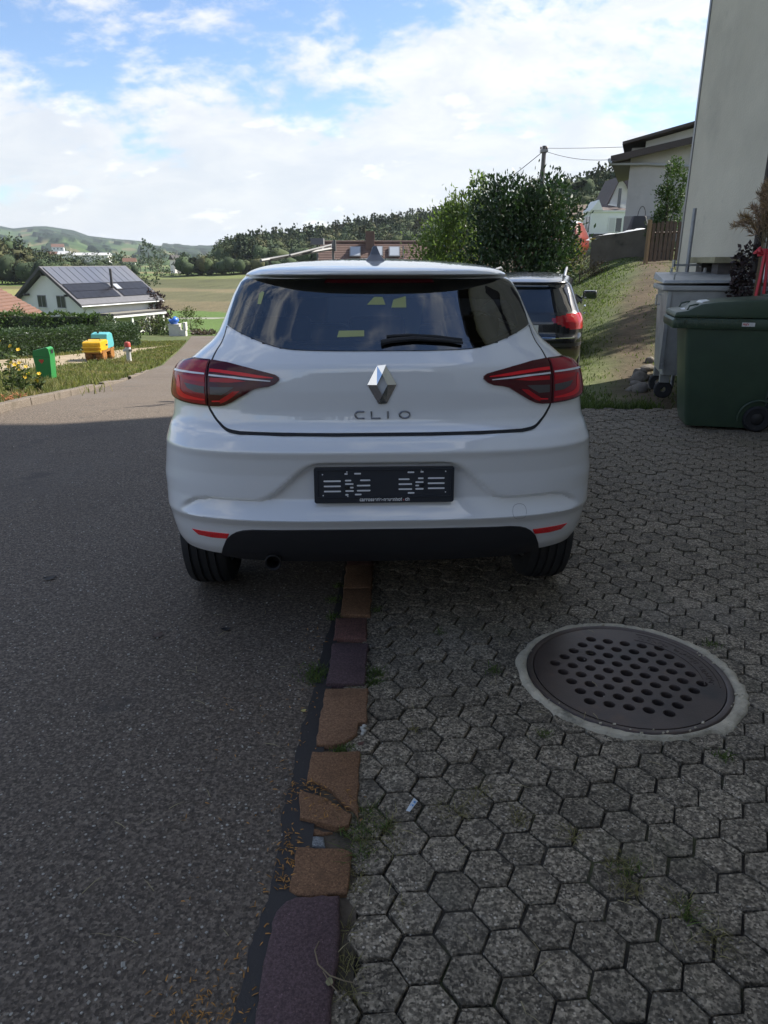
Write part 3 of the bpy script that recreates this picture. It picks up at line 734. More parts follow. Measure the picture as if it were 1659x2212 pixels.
    notes = [[(-.478, 1.296), (-.462, 1.296), (-.452, 1.338), (-.463, 1.341), (-.475, 1.333)], [(-.162, 1.187), (-.062, 1.190), (-.062, 1.210), (-.155, 1.209)],
             [(.042, 1.287), (.098, 1.287), (.098, 1.327), (.050, 1.314)], [(.02, 1.297), (-.05, 1.297), (-.022, 1.324), (.01, 1.324)]]
    for pn in notes: car_panel('paper_note', pn, .0052, m_note, car, rim=.0)
    # ---- tail lamps, built on the near side and mirrored
    LO = [(-.836, 1.083), (-.76, 1.096), (-.659, 1.099), (-.573, 1.094), (-.486, 1.083), (-.419, 1.070), (-.388, 1.063), (-.375, 1.054), (-.374, 1.044), (-.392, 1.029), (-.414, 1.020), (-.447, 1.016), (-.474, 1.009), (-.514, .986), (-.557, .961), (-.585, .949), (-.61, .944), (-.652, .9425), (-.729, .944), (-.803, .948), (-.87, .955), (-.95, .966), (-.985, .985), (-.985, 1.03), (-.965, 1.060), (-.92, 1.074)]
    SPL = -.6535
    LOUT = [p for p in LO if p[0] < SPL - .004]; LIN = [p for p in LO if p[0] > SPL + .004]
    lo_in = [(SPL + .003, 1.0988)] + [p for p in LIN if p[1] > 1.05 or p[0] > -.6] ; 
    i_in = [(SPL + .003, 1.0985), (-.573, 1.094), (-.486, 1.083), (-.419, 1.070), (-.388, 1.063), (-.375, 1.054), (-.374, 1.044), (-.392, 1.029), (-.414, 1.020), (-.447, 1.016), (-.474, 1.009), (-.514, .986), (-.557, .961), (-.585, .949), (-.61, .944), (SPL + .003, .9425)]
    i_out = [(SPL - .003, .9425), (-.729, .944), (-.803, .948), (-.87, .955), (-.95, .966), (-.985, .985), (-.985, 1.03), (-.965, 1.060), (-.92, 1.074), (-.836, 1.083), (-.76, 1.096), (SPL - .003, 1.0985)]
    deco_in = {'light_bar': [(m_red, [(-.644, 1.071), (-.601, 1.071), (-.512, 1.066), (-.445, 1.0585), (-.395, 1.0525), (-.396, 1.0495), (-.459, 1.051), (-.54, 1.057), (-.60, 1.061), (-.644, 1.061)]),
                             (m_red, [(-.634, .9635), (-.599, .966), (-.601, .961), (-.634, .9585)])],
               'white_guide': [(m_white, [(-.644, 1.0535), (-.54, 1.0515), (-.459, 1.046), (-.404, 1.0415), (-.405, 1.0385), (-.486, 1.042), (-.569, 1.047), (-.644, 1.0485)])],
               'indicator_lens': [(m_clear, [(-.640, 1.011), (-.542, 1.015), (-.564, 1.001), (-.593, .986), (-.640, .986)])],
               'reflector_panel': [(m_redmid, [(-.640, 1.043), (-.555, 1.0455), (-.495, 1.037), (-.555, 1.0305), (-.640, 1.029)]), (m_redmid, [(-.60, .969), (-.548, 1.000), (-.520, 1.003), (-.548, .982), (-.578, .963), (-.60, .9545)])]}
    deco_out = {'light_bar': [(m_red, rounded([(-.822, 1.037), (-.806, 1.040), (-.792, 1.008), (-.792, .992), (-.770, .979), (-.727, .972), (-.664, .9675), (-.664, .9610), (-.728, .9605), (-.780, .962), (-.812, .971), (-.820, .985)], 1))],
                'white_guide': [(m_white, [(-.935, 1.045), (-.86, 1.051), (-.761, 1.0545), (-.664, 1.0555), (-.664, 1.051), (-.757, 1.0495), (-.86, 1.0465), (-.935, 1.041)])],
                'indicator_lens': [(m_clear, [(-.768, 1.017), (-.664, 1.011), (-.664, .988), (-.709, .990), (-.745, .999)])],
                'reflector_panel': [(m_redmid, [(-.79, 1.042), (-.664, 1.0435), (-.664, 1.026), (-.776, 1.030)])]}
    for sg in (-1, 1):
        for nm, out, deco in (('tail_lamp', i_out, deco_out), ('boot_lamp', i_in, deco_in)):
            pts = out if sg < 0 else mirror(out)
            base = car_panel(nm, pts, .013, m_lensdark, car, rim=.016, du=.02, dz=.02)
            ins = inset_poly(out, .006); car_panel('lens', ins if sg < 0 else mirror(ins), .0142, m_lens if nm == 'tail_lamp' else m_lensdark, base, rim=.0015)
            for dn, lst in deco.items():
                for mt, p in lst: car_panel(dn, p if sg < 0 else mirror(p), .0154 if dn != 'white_guide' else .0165, mt, base, rim=.001)
    # ---- bumper trim
    dl = [(0, .487), (-.278, .486), (-.50, .4815), (-.54, .476), (-.567, .467), (-.591, .451), (-.613, .428), (-.632, .39), (-.649, .349), (-.640, .336), (-.548, .330), (0, .326)]
    car_panel('lower_valance', dl + mirror(dl)[1:-1], .006, m_plastic, car, rim=.01)
    rf = [(-.770, .4535), (-.659, .4555), (-.598, .4555), (-.609, .4335), (-.674, .430), (-.739, .433)]
    for p in (rf, mirror(rf)): car_panel('bumper_reflector', p, .003, m_reflect, car, rim=.003)
    tow = rounded([(.503, .570), (.559, .568), (.558, .515), (.502, .517)], 2); ribbon('tow_eye_cover', tow + tow[:1], .0009, .0009, mat('paint_shade_gap', (.35, .35, .36), .5), car)
    ribbon('bumper_seam', [(s, .528) for s in np.linspace(-.70, .70, 60)], .0008, .0004, mat('paint_shade_gap', (.35, .35, .36), .5), car)
    # ---- badge
    def rz(x, z, o): 
        P, N_ = surfn(x, z); return tuple(P + N_ * (o + .0035))
    k = 1.0; cz = 1.028; Lp, TL, TR, Rp, BR, BL = (-.054, cz), (-.0175, cz + .0645), (.0145, cz + .0645), (.054, cz), (.0175, cz - .0665), (-.0145, cz - .0665)
    it, ir, ib, il = (0, cz + .038), (.0195, cz), (0, cz - .036), (-.0195, cz)
    b = MB()
    def facet(pts, offs): b.add([rz(x, z, o) for (x, z), o in zip(pts, offs)], [tuple(range(len(pts)))])
    facet([Lp, il, it, TR, TL], [.004, .015, .010, .014, .005]); facet([TR, it, ir, Rp], [.005, .013, .015, .004]); facet([Rp, ir, ib, BL, BR], [.004, .015, .010, .014, .005]); facet([BL, ib, il, Lp], [.005, .013, .015, .004])
    ring = [Lp, TL, TR, Rp, BR, BL]
    for i in range(6):
        p, q_ = ring[i], ring[(i + 1) % 6]; b.add([rz(*p, .0045), rz(*q_, .0045), rz(*q_, -.001), rz(*p, -.001)], [(0, 1, 2, 3)])
    ring = [it, ir, ib, il]
    for i in range(4):
        p, q_ = ring[i], ring[(i + 1) % 4]; b.add([rz(*p, .0145), rz(*q_, .0145), rz(*q_, -.001), rz(*p, -.001)], [(0, 1, 2, 3)])
    b.build('badge', m_chrome, car)
    let = empty('model_lettering'); let.parent = car
    def bar(path, r=.0034):
        pp = [rz(x, z, .002) for x, z in path]; MB().tube(pp, r, 6).build('letter', mat('dark_chrome', (.20, .205, .22), .28, metal=.7), let, True)
    el = lambda cx, cz_, a, b_, t0, t1, n=22: [(cx + a * math.cos(R(t0 + (t1 - t0) * i / n)), cz_ + b_ * math.sin(R(t0 + (t1 - t0) * i / n))) for i in range(n + 1)]
    bar([(-.066, .9305), (-.082, .9305)] + el(-.083, .918, .017, .0125, 90, 270) + [(-.082, .9055), (-.066, .9055)]); bar([(-.040, .931), (-.040, .9055), (-.006, .9055)]); bar([(.021, .9315), (.021, .9045)]); bar(el(.083, .918, .0195, .0125, 0, 360))
    # ---- number plate holder
    ph = empty('plate_holder', (.006, .030, .6635), 0, R(-3)); ph.parent = car
    rbx = lambda w, h_, r, n=5: [(sx * (w - r) + r * math.cos(R(a0 + 90 * i / n)), sy * (h_ - r) + r * math.sin(R(a0 + 90 * i / n))) for sx, sy, a0 in ((1, 1, 0), (-1, 1, 90), (-1, -1, 180), (1, -1, 270)) for i in range(n + 1)]
    MX = Matrix.Rotation(R(90), 4, 'X')
    m_hold = mat('black_holder_plastic', (.034, .037, .045), .38)
    MB().prism(rbx(.262, .0685, .009), .016, Matrix.Translation((0, 0, 0)) @ MX).build('backing_plate', m_hold, ph, bevel=.0015)
    mb = MB()
    for a, b_ in (((-.255, .046), (.255, .0625)), ):
        pass
    mb.box((-.252, -.0205, .058), (.252, -.0155, .0615)).box((-.252, -.0205, -.047), (.252, -.0155, -.0435)).box((-.252, -.0205, -.0435), (-.2485, -.0155, .058)).box((.2485, -.0205, -.0435), (.252, -.0155, .058))
    mb.build('raised_rim', m_hold, ph)
    m_slot = mat('slot_showing_paint', (.80, .80, .81), .35)
    sx = lambda px: (px - 829.5) / 1659 * .524 * 1659 / 1560; sz = lambda py: -(py - 232) / 390 * .137
    slots = [(155, 347, 182), (157, 347, 238), (158, 347, 294), (392, 463, 177), (393, 487, 215), (447, 487, 254), (395, 488, 291), (560, 674, 176), (523, 674, 233), (523, 674, 289), (495, 571, 103), (500, 575, 331), (987, 1110, 169), (987, 1139, 223), (987, 1139, 278), (1086, 1162, 94), (1090, 1166, 320),
             (1204, 1266, 161), (1175, 1266, 203), (1175, 1216, 240), (1176, 1267, 277), (1313, 1500, 161), (1313, 1502, 217), (1315, 1503, 272), (388, 424, 105), (393, 430, 333), (1230, 1266, 91)]
    for a, b_, yy in slots:
        w = abs(sx(b_) - sx(a)) / 2; sl = MB().prism(rbx(w, .0029, .0028, 3), .0012, Matrix.Translation(((sx(a) + sx(b_)) / 2, -.0158, sz(yy))) @ MX).build('slot', m_slot, ph)
    for px, py in ((145, 110), (148, 338), (1511, 88), (1514, 314), (415, 84), (421, 353), (1240, 68)): MB().prism(rbx(.0026, .0026, .0025, 2), .0012, Matrix.Translation((sx(px), -.0158, sz(py))) @ MX).build('hole', m_slot, ph)
    for px, py in ((415, 250), (1250, 238)): MB().lathe([(.0001, .005), (.008, .004), (.0095, 0)], 14, Matrix.Translation((sx(px), -.016, sz(py))) @ MX).build('screw_cap', m_gap, ph, True)
    def text(body, size, x, name, mt):
        cu = bpy.data.curves.new('print', 'FONT'); cu.body = body; cu.size = size; cu.align_x = 'LEFT'; cu.extrude = .0003; cu.offset = .0007; cu.space_character = 1.04
        t = bpy.data.objects.new('print', cu); COL.objects.link(t); bpy.context.view_layer.update()
        me = bpy.data.meshes.new_from_object(t.evaluated_get(bpy.context.evaluated_depsgraph_get())); bpy.data.objects.remove(t)
        o = link(name, me, mt, ph, loc=(x, -.0165, -.0605), rot=(R(90), 0, 0)); return o
    mw = mat('white_print', (.75, .75, .75), .5)
    def width(o): return max(v.co.x for v in o.data.vertices)
    t1 = text('carrosserie-neuenhof', .0205, -.093, 'lettering', mw); sc_ = .160 / width(t1); t1.scale = (sc_, 1, 1)
    t2 = text('ch', .0205, .078, 'lettering', mw); t2.scale = (sc_, 1, 1)
    MB().lathe([(.0001, .0006), (.0028, .0006), (.003, 0)], 12, Matrix.Translation((.0725, -.0165, -.0572)) @ MX).build('red_dot', mat('red_print', (.55, .12, .12), .5), ph)
    # ---- wiper, aerial, exhaust, underside
    w = MB(); P0 = surf(.0, 1.150); 
    arm = [surfn(s_, z_) for s_, z_ in ((.0, 1.163), (.04, 1.170), (.12, 1.176), (.22, 1.170), (.30, 1.160))]
    w.tube([tuple(p + n_ * .016) for p, n_ in arm], [.011, .010, .009, .008, .006], 8); w.build('wiper_arm', m_plastic, car, True)
    bl = [surfn(s_, z_) for s_, z_ in ((.02, 1.186), (.10, 1.190), (.2, 1.185), (.30, 1.172))]
    MB().tube([tuple(p + n_ * .010) for p, n_ in bl], .0065, 6).build('wiper_blade', m_rubber, car, True)
    yb = .92; zb = 1.447
    fin = MB(); fin.add([(-.046, yb - .12, zb + .004), (.046, yb - .12, zb + .004), (.038, yb + .12, zb + .012), (-.038, yb + .12, zb + .012), (-.022, yb - .06, zb + .036), (.022, yb - .06, zb + .036), (.012, yb + .05, zb + .034), (-.012, yb + .05, zb + .034), (-.008, yb - .045, zb + .072), (.008, yb - .045, zb + .072), (.006, yb + .0, zb + .072), (-.006, yb + .0, zb + .072)],
        [(0, 1, 5, 4), (1, 2, 6, 5), (2, 3, 7, 6), (3, 0, 4, 7), (4, 5, 9, 8), (5, 6, 10, 9), (6, 7, 11, 10), (7, 4, 8, 11), (8, 9, 10, 11), (0, 3, 2, 1)])
    fin.build('roof_aerial', mat('dark_grey_plastic', (.10, .11, .13), .35), car, bevel=.004, smooth=True)
    MB().lathe([(.024, .12), (.030, .12), (.033, -.015), (.030, -.018), (.025, -.012), (.024, .12)], 20, Matrix.Translation((-.43, .10, .335)) @ Matrix.Rotation(R(90), 4, 'X') @ Matrix.Rotation(R(180), 4, 'X') @ Matrix.Translation((0, 0, -.02))).build('exhaust_pipe', mat('dark_steel', (.022, .020, .020), .55, metal=.5), car, True)  # pipe in one very dark steel tone
    u = MB().box((-.62, .46, .19), (.62, .95, .40)).box((-.60, .22, .33), (.60, .46, .40)).box((-.62, .95, .17), (.62, 3.0, .30)).box((-.60, 3.0, .19), (.60, 3.85, .42)); u.box((-.66, .66, .27), (.66, .74, .34)); u.build('underbody', m_gap, car)
    for sx_ in (-1, 1): MB().box((sx_ * .5, 1.05, .19), (sx_ * .80, 2.9, .26)).build('sill', m_plastic, car, bevel=.02)
    for sx_ in (-1, 1):
        for ay in (AXLE_Y, FAX):
            wh = empty('wheel', (sx_ * .775, ay, AXLE_Z - .004)); wh.parent = car; wh.rotation_euler = (0, R(90) * sx_, 0)
            prof = [(.215, -.085), (.235, -.098), (.275, -.1005), (.300, -.092), (.309, -.075)]
            for g in (-.055, -.018, .018, .055): prof += [(.3125, g - .006), (.304, g - .0045), (.304, g + .0045), (.3125, g + .006)]
            prof += [(.309, .075), (.300, .092), (.275, .1005), (.235, .098), (.215, .085)]
            MB().lathe(prof, 56, closed=True).build('tyre', m_rubber, wh, True)
            rim_ = MB().lathe([(.214, -.08), (.214, .088), (.200, .09), (.190, .06), (.185, -.08)], 40, closed=True)
            for q in range(10):
                a0 = q * math.pi / 5; M = Matrix.Rotation(a0, 4, 'Z'); rim_.box((.03, -.014, .05), (.196, .014, .075), M)
            rim_.lathe([(.0001, .085), (.04, .082), (.05, .05), (.0001, .05)], 20); rim_.lathe([(.0001, -.03), (.19, -.03), (.19, -.06), (.0001, -.06)], 24)
            rim_.build('rim', mat('alloy_wheel', (.42, .43, .44), .3, metal=.9), wh, True)
    # ---- cabin
    def cushion(a, b_, name, bev=.05): MB().box(a, b_).build(name, m_dim, car, bevel=bev, seg=3, smooth=True)
    cushion((-.62, .52, .55), (.62, .70, 1.13), 'rear_seat_back'); cushion((-.62, .70, .42), (.62, 1.2, .58), 'rear_seat'); cushion((-.60, .40, .42), (.60, 3.0, .46), 'cabin_floor', .01)
    for x_ in (-.40, 0, .40): cushion((x_ - .12, .56, 1.13), (x_ + .12, .65, 1.235), 'headrest', .03)
    for x_ in (-.36, .36):
        cushion((x_ - .23, 1.55, .5), (x_ + .23, 1.70, 1.12), 'front_seat_back'); cushion((x_ - .12, 1.57, 1.13), (x_ + .12, 1.66, 1.30), 'headrest', .03)
    cushion((-.68, 2.45, .7), (.68, 2.95, 1.02), 'dashboard', .06); cushion((-.03, 2.2, 1.36), (.16, 2.24, 1.42), 'inner_mirror', .01)
    MB().add([(.06, .70, 1.12), (.18, .70, 1.12), (.22, .76, 1.30), (.08, .76, 1.30)], [(0, 1, 2, 3)]).build('paper_cover', m_note, car)
    for sg in (-1, 1):
        mm = empty('door_mirror', (sg * .80, 2.42, 1.06)); mm.parent = car
        MB().box((-.10, -.06, -.06), (.09, .05, .07)).build('housing', m_paint, mm, bevel=.03, seg=3, smooth=True); MB().box((-.085, -.064, -.045), (.075, -.060, .055)).build('mirror_glass', m_chrome, mm)
    for sg in (-1, 1):
        for yy in (1.05, 2.05):
            MB().box((sg * .878, yy, .93), (sg * .905, yy + .16, .96)).build('door_handle', m_paint, car, bevel=.008)
    return car
def in_clear(x, y, z):
    xx, yy = rear_contour(z); L = np.concatenate([[0], np.cumsum(np.hypot(np.diff(xx), np.diff(yy)))]); s = np.interp(abs(x), xx, L)
    return bool(inpoly(np.array([math.copysign(s, x)]), np.array([z]), CLEAR_GROWN)[0])
def inset_poly(P, d):
    n = len(P); A = sum(P[i - 1][0] * P[i][1] - P[i][0] * P[i - 1][1] for i in range(n)); out = []
    for i in range(n):
        a, b, c = Vector(P[i - 1]), Vector(P[i]), Vector(P[(i + 1) % n]); e1 = (b - a).normalized(); e2 = (c - b).normalized()
        n1 = Vector((-e1.y, e1.x)); n2 = Vector((-e2.y, e2.x)); m_ = n1 + n2; m_ = m_ / max(.35, m_.length_squared / 2) if m_.length > 1e-6 else n1
        q = b + m_ * d * (1 if A > 0 else -1); out.append((q.x, q.y))
    return out
CLEAR_GROWN = inset_poly(CLEAR, -.012)
hatchback()
# ================================================================ near house on the right, bins and things along its wall
HX, HY = 4.0, 10.3
m_stucco = mat('beige_render', (.56, .52, .43), .92, var=(1.2, .12), bump=(38, .5, .010), second=[((.47, .44, .37), .9, .5, .75), ((.41, .385, .325), 3.3, .62, .78)])
m_dark = mat('dark_brown_wood', (.035, .026, .022), .6, var=(9, .2))
near = empty('near_house', (HX, HY, 0)); tag(near, 'tall beige rendered house along the paved drive, cut off by the picture edge', 'house')
w = MB(); w.box((0, -24, -.5), (10, 0, 8.6)); w.build('wall', m_stucco, near)
w = MB(); w.box((-.6, -24.6, 8.6), (10.6, .6, 8.85)); w.build('roof', m_dark, near)
MB().box((-.012, -20, .0), (-.002, -.002, .22)).build('plinth', mat('grey_plinth', (.20, .19, .17), .9, var=(5, .2)), near)
MB().tube([(-.06, -2.22, .05), (-.06, -2.22, 8.4)], .038, 10).build('downpipe', m_dark, near, True)
d = empty('entrance_door', (-.0, -3.3, 0)); d.parent = near
MB().box((-.05, -.75, .0), (-.003, .75, 2.3)).build('leaf', mat('pale_grey_door', (.50, .52, .52), .5), d)
MB().box((-.07, .75, 0), (-.003, .86, 2.42)).box((-.07, -.86, 0), (-.003, -.75, 2.42)).box((-.07, -.86, 2.302), (-.003, .86, 2.42)).build('frame', mat('white_frame', (.7, .7, .68), .5), d)
for zz in (1.95, 4.6):
    sh = empty('window', (0, -2.95 if zz < 3 else -6, zz)); sh.parent = near
    MB().box((-.05, -.5, .55), (-.004, .5, 1.9)).build('shutter', m_dark, sh)
MB().box((-.012, .002, 0), (.05, .05, 8.3)).build('corner_pipe', mat('grey_zinc', (.22, .22, .22), .4, metal=.6), near)
# ---------------------------------------------------------------- green two-wheeled bin, side on
m_bin = mat('green_bin_plastic', (.036, .064, .038), .42, var=(6, .15), bump=(300, .08, .001), second=((.035, .06, .045), 1.7, .55, .75))
gb = empty('wheelie_bin', (2.56, 6.52, 0), R(-13)); tag(gb, 'dark green plastic refuse bin with lid, standing side on in front of the metal container', 'bin')
def rrect(x0, x1, y0, y1, z, r, n=4):
    return [(sx + r * math.cos(R(a0 + 90 * i / n)), sy + r * math.sin(R(a0 + 90 * i / n)), z) for sx, sy, a0 in ((x1 - r, y1 - r, 0), (x0 + r, y1 - r, 90), (x0 + r, y0 + r, 180), (x1 - r, y0 + r, 270)) for i in range(n + 1)]
def loft(rings, cap=True):
    n = len(rings[0]); V = [p for r_ in rings for p in r_]; F = []
    for l in range(len(rings) - 1):
        for i in range(n): F.append((l * n + i, l * n + (i + 1) % n, (l + 1) * n + (i + 1) % n, (l + 1) * n + i))
    if cap: F += [tuple(range(n))[::-1], tuple(range((len(rings) - 1) * n, len(rings) * n))]
    return MB().add(V, F)
loft([rrect(.215, .84, .03, .53, .03, .05), rrect(.195, .865, .015, .545, .12, .05), rrect(.10, .89, .0, .58, .93, .05)]).build('body', m_bin, gb, True)
loft([rrect(-.01, .93, -.025, .605, .90, .035), rrect(-.02, .93, -.03, .61, .915, .035), rrect(-.02, .93, -.03, .61, .965, .035), rrect(-.005, .92, -.02, .60, .985, .03)]).build('rim', m_bin, gb, True)
ld = MB(); prof = [(-.01, .99), (.0, 1.035), (.10, 1.05), (.20, 1.105), (.34, 1.125), (.92, 1.165), (.955, 1.15), (.955, 1.03), (.9, .99)]
ld.prism([(x, z) for x, z in prof], .60, Matrix.Translation((0, .59, 0)) @ Matrix.Rotation(R(90), 4, 'X')); lid_ = ld.build('lid', m_bin, gb, True, bevel=.018, seg=2)
MB().prism([(.80, 1.150), (.80, 1.172), (.93, 1.178), (.95, 1.15)], .46, Matrix.Translation((0, .52, 0)) @ Matrix.Rotation(R(90), 4, 'X')).build('hinge_ridge', m_bin, lid_)
MB().tube([(.10, .06, 1.045), (.115, .06, 1.085), (.165, .06, 1.098), (.19, .06, 1.10)], .008, 6).build('handle', m_bin, lid_, True); MB().tube([(.10, .52, 1.045), (.115, .52, 1.085), (.165, .52, 1.098), (.19, .52, 1.10)], .008, 6).build('handle', m_bin, lid_, True)
MB().tube([(.98, .06, 1.0), (.99, .06, 1.02), (.99, .52, 1.02), (.98, .52, 1.0)], .014, 8).build('grip_bar', m_bin, gb, True)
for yy in (.02, .53):
    wh = empty('wheel', (.80, yy, .12)); wh.parent = gb; wh.rotation_euler = (R(90), 0, 0)
    MB().lathe([(.055, -.03), (.10, -.035), (.118, -.02), (.118, .02), (.10, .035), (.055, .03)], 28, closed=True).build('tyre', mat('bin_tyre', (.012, .012, .013), .7, second=((.10, .10, .08), 60, .62, .7)), wh, True)
    MB().lathe([(.0001, .028), (.03, .028), (.056, .018), (.056, -.018), (.0001, -.02)], 20).build('hub', mat('hub_black', (.016, .016, .016), .5), wh, True)
MB().tube([(.80, .03, .12), (.80, .53, .12)], .012, 8).build('axle', mat('steel_rod', (.3, .3, .3), .4, metal=1), gb)
MB().tube([(.80 + .165 * math.cos(R(a)), -.003, .12 + .165 * math.sin(R(a))) for a in range(20, 196, 8)], .009, 6).build('wheel_arch', m_bin, gb, True)
def flat_text(body, size, loc, rot, parent, mt, name='lettering', bold=.0):
    cu = bpy.data.curves.new('print', 'FONT'); cu.body = body; cu.size = size; cu.extrude = .0002; cu.offset = bold
    t = bpy.data.objects.new('print', cu); COL.objects.link(t); bpy.context.view_layer.update()
    me = bpy.data.meshes.new_from_object(t.evaluated_get(bpy.context.evaluated_depsgraph_get())); bpy.data.objects.remove(t)
    return link(name, me, mt, parent, loc=loc, rot=rot)
stk = MB().box((.545, -.0335, .925), (.648, -.0315, .958)).build('sticker', mat('white_label', (.72, .72, .70), .5), gb)
flat_text('FREY', .024, (.550, -.0345, .9335), (R(90), 0, 0), stk, mat('red_lettering', (.50, .03, .03), .5), bold=.0008)
for k in range(4): MB().box((.602, -.0345, .932 + k * .006), (.602 + random.uniform(.025, .042), -.0337, .9335 + k * .006)).build('small_print', mat('grey_print', (.35, .35, .36), .5), stk)
# grass cuttings caught under the rim and on the lid
def straws(n, fn, lmin, lmax, wd, flat=.3):
    V = []; F = []
    for i in range(n):
        p = np.array(fn()); a = random.uniform(0, 6.283); l = random.uniform(lmin, lmax); d = np.array([math.cos(a), math.sin(a) , random.uniform(-flat, flat)]) * l; s = np.array([-math.sin(a), math.cos(a), .3]) * wd
        k = len(V); V += [p - s, p + s, p + d * .5 + s + (0, 0, l * .08), p + d * .5 - s + (0, 0, l * .08), p + d]; F += [(k, k + 1, k + 2, k + 3), (k + 3, k + 2, k + 4)]
    return V, F
def straw_obj(name, n, fn, lmin, lmax, wd, mt, parent=None, flat=.3, loc=None):
    V, F = straws(n, fn, lmin, lmax, wd, flat); me = bpy.data.meshes.new(name); me.from_pydata([tuple(v) for v in V], [], F); me.update(); return link(name, me, mt, parent, loc=loc)
m_cut = mat('dry_cuttings', (.10, .105, .045), .9, island=.5)
straw_obj('grass_cuttings', 420, lambda: (random.uniform(.05, .62) if random.random() < .8 else random.uniform(.0, .1), random.uniform(-.045, -.02), random.choice((.988, .975, .94)) + random.uniform(-.03, .012)), .015, .05, .0012, m_cut, gb, .8)['kind'] = 'stuff'
pap = empty('paper_sheet', (2.67, 6.65, 1.05), R(-13)); tag(pap, 'crumpled white paper sheet lying on the front lip of the green bin', 'paper')
V = [(0, 0, -.005), (.10, -.02, .01), (.16, .0, .065), (.22, .03, .075), (.0, .16, .0), (.09, .17, .02), (.15, .16, .075), (.215, .17, .08)]
me = bpy.data.meshes.new('sheet'); me.from_pydata(V, [], [(0, 1, 5, 4), (1, 2, 6, 5), (2, 3, 7, 6)]); me.update(); link('sheet', me, mat('white_paper', (.75, .75, .72), .7), pap)
# ---------------------------------------------------------------- galvanised container
m_galv = mat('galvanised_steel', (.36, .365, .355), .46, metal=.45, var=(5, .22), bump=(14, .12, .01), second=[((.24, .245, .24), 2.2, .5, .7), ((.43, .435, .425), 6, .56, .72)])
gc = empty('waste_container', (2.96, 7.95, 0), R(-13)); tag(gc, 'grey galvanised metal waste container on castors behind the green bin', 'container')
loft([rrect(.10, .95, .05, .75, .27, .02), rrect(.09, .96, .04, .76, .33, .02), rrect(.04, .99, .0, .80, 1.16, .02)]).build('tub', m_galv, gc, True)
MB().box((-.01, -.03, 1.16), (1.02, .84, 1.215)).build('rim', m_galv, gc, bevel=.012)
MB().add([(-.015, -.04, 1.235), (1.03, -.04, 1.245), (1.03, .86, 1.27), (-.015, .86, 1.26), (-.005, -.03, 1.265), (1.02, -.03, 1.275), (1.02, .84, 1.345), (-.005, .84, 1.335)], [(0, 1, 2, 3), (4, 5, 6, 7), (0, 1, 5, 4), (1, 2, 6, 5), (2, 3, 7, 6), (3, 0, 4, 7)]).build('lid', m_galv, gc, bevel=.008)
MB().box((.05, -.012, .34), (.085, .002, 1.15)).build('corner_post', m_galv, gc); MB().box((.94, -.012, .34), (.975, .002, 1.15)).build('corner_post', m_galv, gc)
for x_ in (.14, .86):
    for y_ in (.14, .66):
        ca = empty('castor', (x_, y_, .10)); ca.parent = gc; MB().lathe([(.03, -.025), (.085, -.025), (.098, -.015), (.098, .015), (.085, .025), (.03, .025)], 22, Matrix.Rotation(R(90), 4, 'X'), closed=True).build('wheel', m_rubber, ca, True); MB().box((-.05, -.04, .08), (.05, .04, .18)).build('fork', m_galv, ca)
for x_ in (.16, .52, .70, .86): MB().box((x_, .80, 1.31), (x_ + .02, .87, 1.385)).build('hinge_lug', m_galv, gc)
MB().tube([(.10, .05, 1.26), (.10, .05, 1.32), (.115, .05, 1.335)], .01, 6).build('latch', m_galv, gc)
MB().tube([(-.02, .0, 1.02), (-.06, -.0, 1.02), (-.06, 0, 1.12), (-.02, 0, 1.12)], .009, 6).build('side_handle', m_galv, gc)
# ---------------------------------------------------------------- pipe, shelf, plants
pp = empty('metal_post', (3.52, 8.80, 0)); tag(pp, 'bare grey steel pipe standing behind the metal container', 'post')
MB().tube([(0, 0, 0), (0, 0, 2.02)], .022, 12).build('pipe', mat('zinc_pipe', (.27, .28, .30), .45, metal=.6, var=(20, .2)), pp, True); MB().box((-.16, -.02, 1.40), (.16, .03, 1.425)).box((-.17, -.02, 1.39), (-.15, .03, 1.47)).box((.15, -.02, 1.39), (.17, .03, 1.47)).build('cross_bracket', m_galv, pp)
sb = empty('stone_shelf', (3.62, 8.30, 0)); tag(sb, 'pale stone slab on block legs against the beige wall', 'shelf')
MB().box((-.02, -.02, 1.435), (.37, .70, 1.50)).build('slab', mat('sandstone', (.30, .27, .17), .9, var=(6, .2), bump=(40, .4)), sb, bevel=.008)
for yy in (.05, .48): MB().box((.06, yy, 0), (.34, yy + .16, 1.435)).build('block_leg', mat('dark_block', (.10, .09, .085), .9, var=(8, .3)), sb)
def leafquads(P, D, U, L, W):
    """arrays of leaf blades: base point, direction, side vector, length, width -> folded rhombus"""
    n = len(P); L = L[:, None]; W = W[:, None]; a = P; b = P + D * L * .45 + U * W; c = P + D * L; d = P + D * L * .45 - U * W
    V = np.stack([a, b, c, d], 1).reshape(-1, 3); F = np.arange(n * 4).reshape(n, 4); return V, F
def unit(v): return v / (np.linalg.norm(v, axis=1, keepdims=True) + 1e-9)
